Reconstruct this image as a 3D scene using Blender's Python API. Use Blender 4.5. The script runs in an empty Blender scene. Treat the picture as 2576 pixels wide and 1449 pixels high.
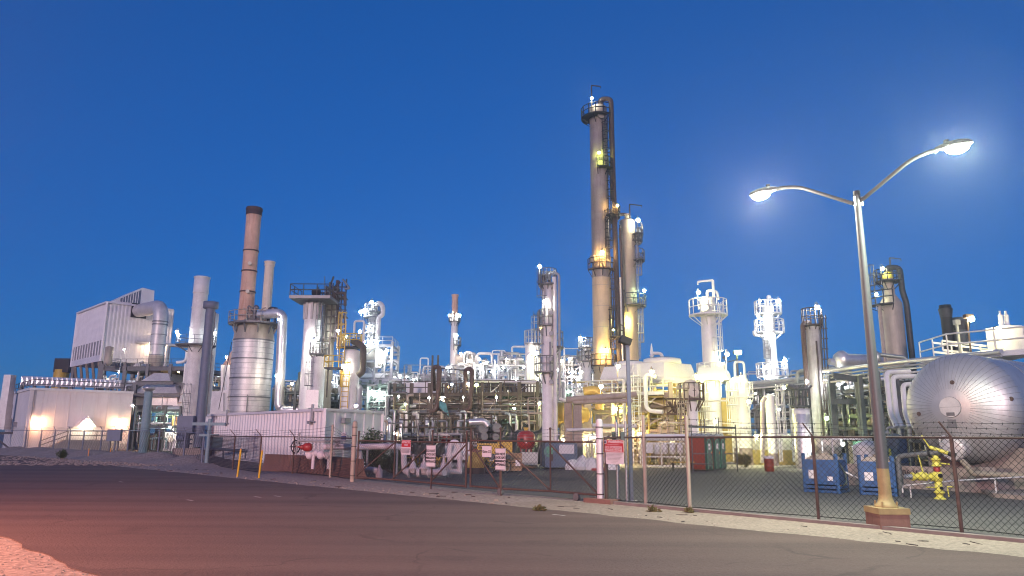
import bpy, math, random
from math import radians as R, sin, cos, pi, sqrt, atan2
from mathutils import Vector as V
# ------------------------------------------------------------------ camera, world, sun
SC = bpy.context.scene
COL = SC.collection
FPX, EYE, HOR = 1800.0, 2.2, 1092.0          # focal length in px of a 2576 px wide frame, eye height, horizon row
PITCH, ROLL = math.atan((HOR - 724.5) / FPX), R(0.35)
cam_d = bpy.data.cameras.new('camera')
cam = bpy.data.objects.new('camera', cam_d)
COL.objects.link(cam)
cam_d.sensor_width = 36.0
cam_d.lens = FPX / 2576 * 36
cam_d.clip_start, cam_d.clip_end = 0.1, 3000
cam.location = (0, 0, EYE)
from mathutils import Matrix
CM = Matrix.Rotation(pi / 2 + PITCH, 3, 'X') @ Matrix.Rotation(ROLL, 3, 'Z')
cam.rotation_euler = CM.to_euler()
SC.camera = cam
SC.view_settings.view_transform = 'Standard'
SC.view_settings.look = 'None'
SC.view_settings.exposure = 0.55
SC.view_settings.gamma = 1.0
SC.view_settings.use_curve_mapping = False
SC.cycles.use_denoising = True
SC.cycles.filter_width = 1.05
SC.cycles.max_bounces = 5
SC.cycles.diffuse_bounces = 2
SC.cycles.glossy_bounces = 3
SC.cycles.sample_clamp_indirect = 4.0
SC.cycles.caustics_reflective = False
SC.cycles.caustics_refractive = False

SUN_EL, SUN_AZ = R(8), R(190)              # dusk, the low sun behind the camera
wd = bpy.data.worlds.new('World')
SC.world = wd
wd.use_nodes = True
nt = wd.node_tree
sky = nt.nodes.new('ShaderNodeTexSky')
sky.sky_type = 'NISHITA'
sky.sun_disc = False
sky.sun_elevation = SUN_EL
sky.sun_rotation = SUN_AZ
sky.altitude = 100
sky.air_density = 1.1
sky.dust_density = 0.0
sky.ozone_density = 9.0
tint = nt.nodes.new('ShaderNodeMix')
tint.data_type, tint.blend_type = 'RGBA', 'MULTIPLY'
tint.inputs[0].default_value = 1.0
tint.inputs[7].default_value = (0.26, 0.575, 1.02, 1)
gam = nt.nodes.new('ShaderNodeGamma')
gam.inputs[1].default_value = 0.6
nt.links.new(sky.outputs[0], gam.inputs[0])
nt.links.new(gam.outputs[0], tint.inputs[6])
bg = nt.nodes['Background']
nt.links.new(tint.outputs[2], bg.inputs[0])
bg.inputs[1].default_value = 0.15
sun_d = bpy.data.lights.new('sun', 'SUN')
sun = bpy.data.objects.new('sun', sun_d)
COL.objects.link(sun)
sun_d.energy = 1.15
sun_d.color = (1.0, 0.73, 0.76)
sun_d.angle = R(4)
sun.rotation_euler = (R(80), 0, R(-14))

# ------------------------------------------------------------------ pixel (2576 px frame) -> world
def ray(x, y):
    return CM @ V(((x - 1288) / FPX, (724.5 - y) / FPX, -1.0))
def W(x, y, Y):                               # point seen at (x, y) standing at depth Y
    d = ray(x, y)
    return V((0, 0, EYE)) + d * (Y / d.y)
def G(x, y, z=0.0):                           # point of the ground seen at (x, y)
    d = ray(x, y)
    return V((0, 0, EYE)) + d * ((z - EYE) / d.z)
def S(x, y, Y):                               # metres per pixel there
    return (Y / ray(x, y).y) / FPX
ZX = [1288]
def Z(y, Y, x=None):
    return W(ZX[0] if x is None else x, y, Y).z
def XY(x, y, Y):
    p = W(x, y, Y)
    return V((p.x, p.y, 0))

# ------------------------------------------------------------------ materials
MATS = {}
def mat(name, col, rough=0.6, metal=0.0, var=0.12, scale=2.0, streak=0.0, scol=(0.16, 0.09, 0.05), bump=0.0, speck=0.0, bscale=None, wear=0.0):
    m = bpy.data.materials.new(name)
    m.use_nodes = True
    t = m.node_tree
    N, Lk = t.nodes, t.links
    b = N['Principled BSDF']
    b.inputs['Roughness'].default_value = rough
    b.inputs['Metallic'].default_value = metal
    tc = N.new('ShaderNodeTexCoord')
    n1 = N.new('ShaderNodeTexNoise')
    n1.inputs['Scale'].default_value = scale
    n1.inputs['Detail'].default_value = 6
    n1.inputs['Roughness'].default_value = 0.65
    Lk.new(tc.outputs['Object'], n1.inputs['Vector'])
    def mix(fac, a, bcol, blend='MIX'):
        x = N.new('ShaderNodeMix')
        x.data_type, x.blend_type = 'RGBA', blend
        for i, v in ((0, fac), (6, a), (7, bcol)):
            if isinstance(v, (int, float)):
                x.inputs[i].default_value = v
            elif isinstance(v, tuple):
                x.inputs[i].default_value = (*v, 1) if len(v) == 3 else v
            else:
                Lk.new(v, x.inputs[i])
        return x.outputs[2]
    def ramp(src, lo, hi):
        r = N.new('ShaderNodeMapRange')
        r.inputs[1].default_value, r.inputs[2].default_value = lo, hi
        Lk.new(src, r.inputs[0])
        return r.outputs[0]
    lo = tuple(c * (1 - var) for c in col)
    hi = tuple(min(0.95, c * (1 + var)) for c in col)
    out = mix(ramp(n1.outputs[0], 0.3, 0.7), lo, hi)
    if streak > 0:
        mp = N.new('ShaderNodeMapping')
        mp.inputs['Scale'].default_value = (2.2, 2.2, 0.16)
        Lk.new(tc.outputs['Object'], mp.inputs['Vector'])
        n2 = N.new('ShaderNodeTexNoise')
        n2.inputs['Scale'].default_value = 1.6
        n2.inputs['Detail'].default_value = 8
        n2.inputs['Roughness'].default_value = 0.7
        Lk.new(mp.outputs[0], n2.inputs['Vector'])
        f = ramp(n2.outputs[0], 0.5, 0.78)
        mu = N.new('ShaderNodeMath')
        mu.operation = 'MULTIPLY'
        mu.inputs[1].default_value = streak
        Lk.new(f, mu.inputs[0])
        out = mix(mu.outputs[0], out, scol)
    if speck > 0:
        n3 = N.new('ShaderNodeTexNoise')
        n3.inputs['Scale'].default_value = bscale or 40
        n3.inputs['Detail'].default_value = 4
        n3.inputs['Roughness'].default_value = 0.8
        Lk.new(tc.outputs['Object'], n3.inputs['Vector'])
        s = ramp(n3.outputs[0], 0.35, 0.7)
        out = mix(s, mix(speck, out, tuple(c * 0.45 for c in col)), mix(speck, out, tuple(min(0.9, c * 1.9) for c in col)))
    if wear > 0:                               # tyre lanes along the road, blotches and cracks
        mp = N.new('ShaderNodeMapping')
        mp.inputs['Rotation'].default_value = (0, 0, R(43.8))
        mp.inputs['Scale'].default_value = (.03, .75, 1)
        Lk.new(tc.outputs['Object'], mp.inputs['Vector'])
        nl_ = N.new('ShaderNodeTexNoise')
        nl_.inputs['Scale'].default_value = 1.0
        nl_.inputs['Detail'].default_value = 5
        Lk.new(mp.outputs[0], nl_.inputs['Vector'])
        f1 = ramp(nl_.outputs[0], .35, .68)
        out = mix(wear, out, mix(f1, tuple(c * .62 for c in col), tuple(c * 1.3 for c in col)))
        nw = N.new('ShaderNodeTexNoise')
        nw.inputs['Scale'].default_value = .5
        nw.inputs['Detail'].default_value = 6
        Lk.new(tc.outputs['Object'], nw.inputs['Vector'])
        av = N.new('ShaderNodeVectorMath')
        av.operation = 'MULTIPLY_ADD'
        av.inputs[1].default_value = (2.4, 2.4, 0)
        Lk.new(nw.outputs[1], av.inputs[0])
        Lk.new(tc.outputs['Object'], av.inputs[2])
        vo = N.new('ShaderNodeTexVoronoi')
        vo.feature = 'DISTANCE_TO_EDGE'
        vo.inputs['Scale'].default_value = .19
        Lk.new(av.outputs[0], vo.inputs['Vector'])
        f2 = ramp(vo.outputs[0], .010, .003)
        f3 = ramp(nw.outputs[0], .45, .6)
        m3 = N.new('ShaderNodeMath')
        m3.operation = 'MULTIPLY'
        m3.use_clamp = True
        Lk.new(f2, m3.inputs[0])
        Lk.new(f3, m3.inputs[1])
        out = mix(m3.outputs[0], out, tuple(c * .72 for c in col))
        f4 = ramp(nw.outputs[0], .62, .72)
        m4 = N.new('ShaderNodeMath')
        m4.operation = 'MULTIPLY'
        m4.inputs[1].default_value = .45
        Lk.new(f4, m4.inputs[0])
        out = mix(m4.outputs[0], out, tuple(c * .5 for c in col))
    Lk.new(out, b.inputs['Base Color'])
    rr = N.new('ShaderNodeMapRange')
    rr.inputs[3].default_value, rr.inputs[4].default_value = max(0.05, rough - 0.12), min(1, rough + 0.12)
    Lk.new(n1.outputs[0], rr.inputs[0])
    Lk.new(rr.outputs[0], b.inputs['Roughness'])
    if bump > 0:
        nb = N.new('ShaderNodeTexNoise')
        nb.inputs['Scale'].default_value = bscale or scale * 4
        nb.inputs['Detail'].default_value = 5
        Lk.new(tc.outputs['Object'], nb.inputs['Vector'])
        bp = N.new('ShaderNodeBump')
        bp.inputs['Strength'].default_value = bump
        bp.inputs['Distance'].default_value = 0.05
        Lk.new(nb.outputs[0], bp.inputs['Height'])
        Lk.new(bp.outputs[0], b.inputs['Normal'])
    MATS[name] = m
    return m
def emit(name, col, strength):
    m = bpy.data.materials.new(name)
    m.use_nodes = True
    b = m.node_tree.nodes['Principled BSDF']
    b.inputs['Base Color'].default_value = (0.8, 0.8, 0.8, 1)
    b.inputs['Emission Color'].default_value = (*col, 1)
    b.inputs['Emission Strength'].default_value = strength
    MATS[name] = m
    return m
mat('white_paint', (.78, .76, .72), .5, 0, .10, 1.5, .35, (.40, .33, .26))
mat('clean_white', (.78, .78, .75), .45, 0, .06, 1.5, .12, (.5, .45, .38))
mat('siding', (.80, .78, .77), .5, 0, .08, .6, .22, (.40, .34, .30))
mat('siding_panel', (.76, .73, .70), .6, 0, .07, .5, .30, (.38, .30, .26))
mat('cream', (.72, .65, .53), .6, 0, .12, 1.2, .45, (.36, .25, .16))
mat('rusty_cream', (.68, .45, .32), .7, 0, .22, .5, .95, (.46, .19, .08))
mat('hopper_cladding', (.74, .69, .64), .4, .3, .12, 1.4, .2, (.45, .36, .28), bump=.3)
mat('rust', (.105, .064, .052), .8, 0, .35, 6, .3, (.05, .03, .025))
mat('dark_rust', (.07, .05, .045), .75, 0, .35, 4, .3, (.16, .08, .05))
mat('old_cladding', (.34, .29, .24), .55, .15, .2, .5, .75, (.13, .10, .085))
mat('glow_tinted_cladding', (.64, .51, .31), .55, .05, .14, .5, .5, (.34, .24, .12))  # golden tint carries the yellow lamps' glow on the lower towers
mat('tan_cladding', (.45, .39, .30), .55, .1, .18, .5, .6, (.24, .17, .11))
mat('aluminium', (.66, .63, .60), .48, .35, .14, 1.6, .25, (.28, .24, .2), .22)
mat('bright_aluminium', (.70, .69, .67), .34, .6, .12, 1.4, .15, (.4, .36, .32), bump=.35)
mat('tank_aluminium', (.56, .55, .54), .43, .6, .10, .9, .30, (.24, .18, .14), .10)
mat('dull_steel', (.20, .20, .20), .5, .5, .2, 3, .3)
mat('grey_steel', (.14, .145, .15), .55, .2, .2, 3, .35, (.13, .08, .06))
mat('brown_steel', (.095, .078, .058), .7, 0, .3, 3, .5, (.16, .08, .045))
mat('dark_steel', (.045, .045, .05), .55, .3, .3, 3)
mat('black_steel', (.018, .018, .02), .6, .2, .3, 3)
mat('green_steel', (.085, .11, .105), .6, 0, .25, 3, .3)
mat('beige_steel', (.42, .35, .28), .65, 0, .15, 2, .5, (.24, .14, .08))
mat('stained_concrete', (.34, .28, .24), .85, 0, .2, 2, .5, (.16, .11, .09), .2)
mat('concrete', (.36, .33, .30), .85, 0, .18, 1.4, 0, bump=.15, speck=.25, bscale=18)
mat('pipe_white', (.66, .64, .62), .5, 0, .10, 2.5, .2, (.38, .3, .25))
mat('pipe_grey', (.32, .33, .34), .5, .1, .15, 2.5, .3)
mat('pipe_tan', (.36, .30, .22), .6, 0, .2, 2, .4)
mat('blue_grey_pipe', (.16, .19, .25), .6, .1, .15, 2, .25, (.10, .08, .08))
mat('teal_pipe', (.22, .33, .36), .6, 0, .12, 2, .2)
mat('galvanised', (.46, .47, .47), .42, .75, .12, 4, .15)
mat('lamp_post_grey', (.12, .118, .12), .5, .2, .10, 4, .1)
mat('yellow_paint', (.62, .40, .05), .5, 0, .15, 3, .3, (.25, .13, .04))
mat('marker_yellow', (.72, .44, .02), .5, 0, .12, 3)
mat('hydrant_yellow', (.66, .60, .10), .45, 0, .10, 4, .25, (.3, .2, .06))
mat('base_yellow', (.37, .275, .125), .6, 0, .2, 3, .4, (.22, .15, .08))
mat('red_paint', (.34, .03, .03), .4, 0, .15, 3, .2, (.1, .02, .02))
mat('orange_paint', (.75, .30, .08), .5, 0, .1, 2)
mat('blue_paint', (.035, .10, .25), .55, 0, .3, 3, .6, (.10, .13, .17))
mat('bin_blue', (.12, .17, .25), .5, .1, .15, 2, .3, (.08, .08, .1))
mat('toilet_red', (.30, .055, .03), .55, 0, .12, 2, .2)
mat('toilet_green', (.02, .085, .06), .45, 0, .12, 2)
mat('toilet_trim', (.13, .36, .24), .5, 0, .1, 2)
mat('toilet_roof', (.42, .45, .50), .5, 0, .1, 2)
mat('sign_white', (.74, .70, .71), .5, 0, .04, 3)
mat('sign_red', (.50, .02, .03), .5, 0, .06, 3)
mat('sign_blue', (.05, .08, .22), .5, 0, .06, 3)
mat('sign_black', (.03, .025, .03), .5, 0, .06, 3)
mat('rubber', (.015, .015, .016), .8, 0, .2, 6)
mat('tarp', (.035, .045, .045), .35, 0, .3, 1.2, 0, bump=.6, bscale=1.6)
mat('tarp_blue', (.06, .16, .19), .4, 0, .3, 1.2, 0, bump=.6, bscale=1.6)
mat('wood', (.36, .24, .14), .8, 0, .25, 5, .3)
mat('leaf', (.045, .085, .025), .7, 0, .4, 3)
mat('dry_leaf', (.14, .12, .045), .8, 0, .4, 3)
mat('sand', (.29, .235, .185), .95, 0, .22, .5, 0, bump=.6, speck=.5, bscale=9)
mat('gravel', (.33, .27, .22), .95, 0, .25, .8, 0, bump=.9, speck=.7, bscale=7)
mat('road_asphalt', (.122, .083, .068), .85, 0, .22, .3, 0, bump=.6, speck=.6, bscale=22, wear=.6)
mat('yard_asphalt', (.13, .12, .106), .8, 0, .3, .25, 0, bump=.3, speck=.4, bscale=14, wear=.5)
mat('patch_asphalt', (.05, .05, .055), .75, 0, .2, .4, 0, bump=.3, speck=.3, bscale=14)
mat('seam_asphalt', (.085, .068, .058), .85, 0, .3, 1.5, 0, bump=.3, speck=.4, bscale=20)
mat('kerb_concrete', (.24, .20, .18), .85, 0, .2, 1.5, .3, bump=.3, bscale=8)
mat('road_paint', (.45, .42, .38), .8, 0, .3, 2)
mat('tank_seam', (.34, .33, .33), .5, .4, .1, 2)
mat('window_pane', (.36, .34, .33), .3, .2, .35, 1.5)  # pale grey stands in for lights reflected in the glass
mat('weathered_grey', (.50, .49, .45), .7, 0, .25, .8, .8, (.16, .14, .12))
mat('glass_dark', (.03, .035, .045), .12, 0, .1, 2)
mat('red_concrete', (.24, .13, .10), .85, 0, .22, 1.5, .6, (.10, .06, .05), .25)
mat('pink_white', (.68, .62, .64), .6, 0, .1, 2.5, .2, bump=.3, bscale=5)
mat('belly_ochre', (.44, .34, .10), .6, 0, .15, 2, .3)
mat('ochre_duct', (.62, .42, .12), .5, .2, .15, 2, .3)
mat('hose_yellow', (.5, .42, .05), .5, 0, .1, 3)
mat('crate_white', (.5, .5, .48), .5, 0, .1, 3)
WARM, COOL, GREEN, AMBER = (1, .88, .68), (.88, .96, 1), (.55, 1, .72), (1, .62, .18)
LIME = (.8, 1, .35)
EM = {}
LS = 0.21                                     # overall lamp level
def bulb_mat(col, s):
    s = max(14.0, s * LS)
    k = (tuple(round(c, 2) for c in col), s)
    if k not in EM:
        EM[k] = emit('lit_glass', col, s)
    return EM[k]
# ------------------------------------------------------------------ mesh builder
class MB:
    def __init__(s):
        s.v, s.f, s.sm = [], [], []
    def add(s, vs, fs, smooth=False):
        o = len(s.v)
        s.v += [tuple(p) for p in vs]
        s.f += [tuple(i + o for i in f) for f in fs]
        s.sm += [smooth] * len(fs)
        return s
    def box(s, c, size, rz=0.0):
        hx, hy, hz = size[0] / 2, size[1] / 2, size[2] / 2
        ca, sa = cos(rz), sin(rz)
        vs = [(c[0] + x * ca - y * sa, c[1] + x * sa + y * ca, c[2] + z) for z in (-hz, hz) for x, y in ((-hx, -hy), (hx, -hy), (hx, hy), (-hx, hy))]
        return s.add(vs, [(3, 2, 1, 0), (4, 5, 6, 7), (0, 1, 5, 4), (1, 2, 6, 5), (2, 3, 7, 6), (3, 0, 4, 7)])
    def prism(s, pts, z0, z1):                # plan polygon extruded up
        n = len(pts)
        a = sum(pts[i][0] * pts[(i + 1) % n][1] - pts[(i + 1) % n][0] * pts[i][1] for i in range(n))
        if a < 0:
            pts = pts[::-1]
        vs = [(p[0], p[1], z0) for p in pts] + [(p[0], p[1], z1) for p in pts]
        return s.add(vs, [tuple(range(n))[::-1], tuple(range(n, 2 * n))] + [(i, (i + 1) % n, n + (i + 1) % n, n + i) for i in range(n)])
    def frame(s, p0, p1):
        d = (V(p1) - V(p0))
        L = d.length
        d = d / L if L > 1e-9 else V((0, 0, 1))
        up = V((0, 0, 1)) if abs(d.z) < 0.95 else V((0, 1, 0))
        a = d.cross(up).normalized()
        b = a.cross(d).normalized()
        return d, a, b
    def bar(s, p0, p1, w, h=None):            # rectangular beam
        h = h or w
        p0, p1 = V(p0), V(p1)
        d, a, b = s.frame(p0, p1)
        vs = [p + a * (i * w / 2) + b * (j * h / 2) for p in (p0, p1) for i, j in ((-1, -1), (1, -1), (1, 1), (-1, 1))]
        return s.add(vs, [(0, 1, 2, 3), (7, 6, 5, 4), (1, 0, 4, 5), (2, 1, 5, 6), (3, 2, 6, 7), (0, 3, 7, 4)])
    def ibeam(s, p0, p1, w, h):
        p0, p1 = V(p0), V(p1)
        d, a, b = s.frame(p0, p1)
        t = h * 0.09
        s.bar(p0 + b * (h / 2 - t / 2), p1 + b * (h / 2 - t / 2), w, t)
        s.bar(p0 - b * (h / 2 - t / 2), p1 - b * (h / 2 - t / 2), w, t)
        return s.bar(p0, p1, w * .14, h - 2 * t - .002)
    def cyl(s, p0, p1, r0, r1=None, n=12, caps=True):
        r1 = r0 if r1 is None else r1
        p0, p1 = V(p0), V(p1)
        d, a, b = s.frame(p0, p1)
        c = [(a * cos(2 * pi * i / n) + b * sin(2 * pi * i / n)) for i in range(n)]
        s.add([p0 + k * r0 for k in c] + [p1 + k * r1 for k in c], [(i, n + i, n + (i + 1) % n, (i + 1) % n)[::-1] for i in range(n)], True)
        if caps:
            if r0 > 0.001:
                s.add([p0 + k * r0 for k in c], [tuple(range(n))])
            if r1 > 0.001:
                s.add([p1 + k * r1 for k in c], [tuple(range(n))[::-1]])
        return s
    def tube(s, pts, r, n=8, bend=None, caps=True):   # pipe with rounded bends
        pts = [V(p) for p in pts]
        if bend is None:
            bend = 2.0 * r
        path = [pts[0]]
        for i in range(1, len(pts) - 1):
            a, b, c = pts[i - 1], pts[i], pts[i + 1]
            u, w = (a - b), (c - b)
            k = min(bend, u.length * .49, w.length * .49)
            if k < 1e-4:
                path.append(b)
                continue
            A, C = b + u.normalized() * k, b + w.normalized() * k
            for t in (0, .25, .5, .75, 1):
                path.append(A * (1 - t) ** 2 + b * (2 * t * (1 - t)) + C * t * t)
        path.append(pts[-1])
        m = len(path)
        vs, fs = [], []
        d = (path[1] - path[0]).normalized()
        _, a, b = s.frame(path[0], path[1])
        for i, p in enumerate(path):
            nd = (path[min(i + 1, m - 1)] - path[max(i - 1, 0)])
            nd = nd.normalized() if nd.length > 1e-9 else d
            a = (a - nd * a.dot(nd))
            a = a.normalized() if a.length > 1e-6 else s.frame(p, p + nd)[1]
            b = nd.cross(a)
            vs += [p + (a * cos(2 * pi * k / n) + b * sin(2 * pi * k / n)) * r for k in range(n)]
        for i in range(m - 1):
            fs += [(i * n + k, i * n + (k + 1) % n, (i + 1) * n + (k + 1) % n, (i + 1) * n + k) for k in range(n)]
        s.add(vs, fs, True)
        if caps:
            s.add(vs[:n], [tuple(range(n))[::-1]])
            s.add(vs[-n:], [tuple(range(n))])
        return s
    def lathe(s, c, prof, n=24, smooth=True):          # prof [(r, z)] bottom to top, about a vertical axis
        vs, fs = [], []
        for r, z in prof:
            vs += [(c[0] + r * cos(2 * pi * k / n), c[1] + r * sin(2 * pi * k / n), c[2] + z) for k in range(n)]
        for i in range(len(prof) - 1):
            fs += [(i * n + k, i * n + (k + 1) % n, (i + 1) * n + (k + 1) % n, (i + 1) * n + k) for k in range(n)]
        s.add(vs, fs, smooth)
        if prof[-1][0] > .001:
            s.add(vs[-n:], [tuple(range(n))])
        if prof[0][0] > .001:
            s.add(vs[:n], [tuple(range(n))[::-1]])
        return s
    def spin(s, c, axis, prof, n=24):                  # prof [(r, t)] about any axis
        ax = V(axis).normalized()
        _, a, b = s.frame(V((0, 0, 0)), ax)
        c = V(c)
        vs, fs = [], []
        for r, t in prof:
            vs += [c + ax * t + (a * cos(2 * pi * k / n) + b * sin(2 * pi * k / n)) * r for k in range(n)]
        for i in range(len(prof) - 1):
            fs += [(i * n + k, (i + 1) * n + k, (i + 1) * n + (k + 1) % n, i * n + (k + 1) % n)[::-1] for k in range(n)]
        s.add(vs, fs, True)
        for idx, rev in ((0, True), (-1, False)):
            if prof[idx][0] > .001:
                ring = vs[:n] if idx == 0 else vs[-n:]
                s.add(ring, [tuple(range(n))[::-1] if rev else tuple(range(n))])
        return s
    def band(s, c, r, z, h=.08, t=.02, n=24):
        return s.lathe(c, [(r, z - h / 2), (r + t, z - h / 2 + .01), (r + t, z + h / 2 - .01), (r, z + h / 2)], n, False) if 0 else s.add(
            [(c[0] + q * cos(2 * pi * k / n), c[1] + q * sin(2 * pi * k / n), c[2] + zz) for q, zz in ((r - .01, z - h / 2), (r + t, z - h / 2), (r + t, z + h / 2), (r - .01, z + h / 2)) for k in range(n)],
            [(i * n + k, i * n + (k + 1) % n, (i + 1) * n + (k + 1) % n, (i + 1) * n + k) for i in range(3) for k in range(n)])
    def torus(s, c, axis, Rr, r, n=20, m=6, a0=0, a1=2 * pi):
        _, a, b = s.frame(V((0, 0, 0)), V(axis))
        full = abs(a1 - a0 - 2 * pi) < 1e-6
        pts = [V(c) + (a * cos(a0 + (a1 - a0) * i / n) + b * sin(a0 + (a1 - a0) * i / n)) * Rr for i in range(n + 1)]
        return s.tube(pts, r, m, bend=0, caps=not full)
    def ball(s, c, r, n=8, m=6, sz=1.0):
        prof = [(r * sin(pi * i / m), -r * sz * cos(pi * i / m)) for i in range(m + 1)]
        prof[0] = (0, -r * sz)
        prof[-1] = (0, r * sz)
        return s.lathe(c, prof, n)
    def quad(s, a, b, c, d):
        return s.add([a, b, c, d], [(0, 1, 2, 3)])
    def rail(s, pts, h=1.05, post=1.6, r=.03, mids=1, closed=False):    # handrail along floor points
        pts = [V(p) for p in pts]
        if closed:
            pts = pts + [pts[0]]
        up = V((0, 0, 1))
        for j in range(mids + 1):
            zz = h * (mids + 1 - j) / (mids + 1)
            s.tube([p + up * zz for p in pts], r, 4, bend=0, caps=False)
        for a, b in zip(pts[:-1], pts[1:]):
            n = max(1, round((b - a).length / post))
            for i in range(n + (b is pts[-1] and not closed)):
                p = a + (b - a) * (i / n)
                s.cyl(p, p + up * h, r, n=4, caps=False)
        return s
    def ladder(s, p, z0, z1, ang, w=.42, cage=True, r=.022, step=.45):  # p = wall point, ang = outward direction
        o = V((cos(ang), sin(ang), 0))
        t = V((-sin(ang), cos(ang), 0))
        q = V((p[0], p[1], 0)) + o * .2
        for k in (-1, 1):
            s.bar(q + t * (k * w / 2) + V((0, 0, z0)), q + t * (k * w / 2) + V((0, 0, z1)), r * 1.6, r * 2.2)
        z = z0 + .2
        while z < z1:
            s.cyl(q - t * w / 2 + V((0, 0, z)), q + t * w / 2 + V((0, 0, z)), r * .7, n=4, caps=False)
            z += step
        if cage:
            cz = q + o * .1
            z = z0 + 2.0
            arc = [cz + (o * cos(a) + t * sin(a)) * .42 for a in [R(-125 + 25 * i) for i in range(11)]]
            hoops = []
            while z <= z1 + .9:
                s.tube([a + V((0, 0, z)) for a in arc], r * 1.1, 4, bend=0, caps=False)
                z += 1.1
            for i in (1, 3, 5, 7, 9):
                s.cyl(arc[i] + V((0, 0, z0 + 2)), arc[i] + V((0, 0, z1 + .9)), r * .8, n=4, caps=False)
        return s
    def deck(s, c, z, r0, r1, a0, a1, t=.10, n=None):     # annular platform
        n = n or max(4, int((a1 - a0) / 15))
        A = [R(a0 + (a1 - a0) * i / n) for i in range(n + 1)]
        vs = [(c[0] + q * cos(a), c[1] + q * sin(a), zz) for a in A for q, zz in ((r0, z), (r1, z), (r1, z - t), (r0, z - t))]
        fs = []
        for i in range(n):
            o, p = i * 4, i * 4 + 4
            fs += [(o + j, o + (j + 1) % 4, p + (j + 1) % 4, p + j) for j in range(4)]
        fs += [(3, 2, 1, 0), (n * 4, n * 4 + 1, n * 4 + 2, n * 4 + 3)]
        return s.add(vs, fs)
    def build(s, name, m, parent=None):
        me = bpy.data.meshes.new(name)
        off = V(parent_loc(parent)) if parent else V((0, 0, 0))
        vs = [(p[0] - off.x, p[1] - off.y, p[2] - off.z) for p in s.v]
        me.from_pydata(vs, [], s.f)
        me.polygons.foreach_set('use_smooth', s.sm)
        me.materials.append(MATS[m] if isinstance(m, str) else m)
        me.update()
        o = bpy.data.objects.new(name, me)
        COL.objects.link(o)
        if parent:
            o.parent = parent
        return o
def parent_loc(p):
    l = V((0, 0, 0))
    while p:
        l = l + p.location
        p = p.parent
    return l
def tag(o, label, cat, group=None, kind=None):
    if label:
        o['label'] = label
    if cat:
        o['category'] = cat
    if group:
        o['group'] = group
    if kind:
        o['kind'] = kind
    return o
def thing(name, label, cat, loc=(0, 0, 0), group=None):
    o = bpy.data.objects.new(name, None)
    o.empty_display_size = .2
    COL.objects.link(o)
    o.location = loc
    return tag(o, label, cat, group)
def struct(name, mb, m):
    return tag(mb.build(name, m), None, None, None, 'structure')
def copy_tree(o, parent=None):
    c = o.copy()
    COL.objects.link(c)
    c.parent = parent
    for ch in list(o.children):
        copy_tree(ch, c)
    return c
def text(body, size, m, o, u, up, parent, name='lettering', bold=0.0, align='CENTER', off=.004, xs=1.0):
    cu = bpy.data.curves.new('t', 'FONT')
    cu.body = body
    cu.size = size
    cu.align_x, cu.align_y = align, 'CENTER'
    cu.offset = bold
    cu.resolution_u = 2
    ob = bpy.data.objects.new('t', cu)
    COL.objects.link(ob)
    bpy.context.view_layer.update()
    me = bpy.data.meshes.new_from_object(ob.evaluated_get(bpy.context.evaluated_depsgraph_get()))
    bpy.data.objects.remove(ob)
    mb = MB()
    u, up = V(u).normalized(), V(up).normalized()
    n = u.cross(up)
    mb.add([V(o) + u * (w.co.x * xs) + up * w.co.y + n * off for w in me.vertices], [tuple(p.vertices) for p in me.polygons])
    bpy.data.meshes.remove(me)
    return mb.build(name, m, parent)
LRND = random.Random(99)
def lamp(parent, p, col=COOL, s=400, r=.16, pole=1.6, name='lamp', m='galvanised', style='globe'):
    """area lamp on a short pole: housing, pole and a lit globe"""
    p = V(p)
    k = LRND.uniform(.55, 1.05)
    r, s = r * k, s / k ** 2
    mb = MB()
    mb.cyl(p + V((0, 0, r * .6)), p + V((0, 0, r * 1.7)), r * 1.15, r * .5, 8)
    if pole:
        mb.tube([p + V((0, 0, r * 1.6)), p + V((0, .0, r * 2.4)), p + V((0, r * 2.2, r * 2.4)), p + V((0, r * 2.2, -pole))], .035, 5, bend=.1)
    o = mb.build(name, m, parent)
    MB().ball(p, r, 8, 6).build('bulb', bulb_mat(col, s), o)
    return o
def shell_prof(r, z0, z1, dome=.5, bottom=0, n=5):
    pr = []
    if bottom:
        pr += [(r * sin(pi / 2 * i / n), z0 + r * bottom * (1 - cos(pi / 2 * i / n))) for i in range(n)]
        pr[0] = (0, z0)
        pr.append((r, z0 + r * bottom))
    else:
        pr.append((r, z0))
    pr.append((r, z1 - r * dome))
    if dome:
        pr += [(r * cos(pi / 2 * i / n), z1 - r * dome + r * dome * sin(pi / 2 * i / n)) for i in range(1, n)]
        pr.append((0, z1))
    else:
        pr[-1] = (r, z1)
    return pr
def platform(t, c, z, r0, r1, a0, a1, m='grey_steel', rail=1.05, rr=.03, gap=True):
    """ring platform round a column, with brackets and handrail"""
    mb = MB().deck(c, z, r0, r1, a0, a1, .12)
    k = max(2, int((a1 - a0) / 45))
    for i in range(k + 1):
        a = R(a0 + (a1 - a0) * i / k)
        mb.bar((c[0] + r0 * cos(a), c[1] + r0 * sin(a), z - .9), (c[0] + (r1 - .05) * cos(a), c[1] + (r1 - .05) * sin(a), z - .12), .07)
    o = mb.build('platform', m, t)
    n = max(3, int((a1 - a0) / 24))
    pts = [(c[0] + (r1 - .04) * cos(R(a0 + (a1 - a0) * i / n)), c[1] + (r1 - .04) * sin(R(a0 + (a1 - a0) * i / n)), z) for i in range(n + 1)]
    closed = a1 - a0 >= 359
    MB().rail(pts[:-1] if closed else pts, rail, .9, rr, 1, closed).build('handrail', m, o)
    return o
def CF(x):                                    # a cylinder off the axis looks wider than its diameter
    return cos(math.atan((x - 1288) / FPX))
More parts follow.
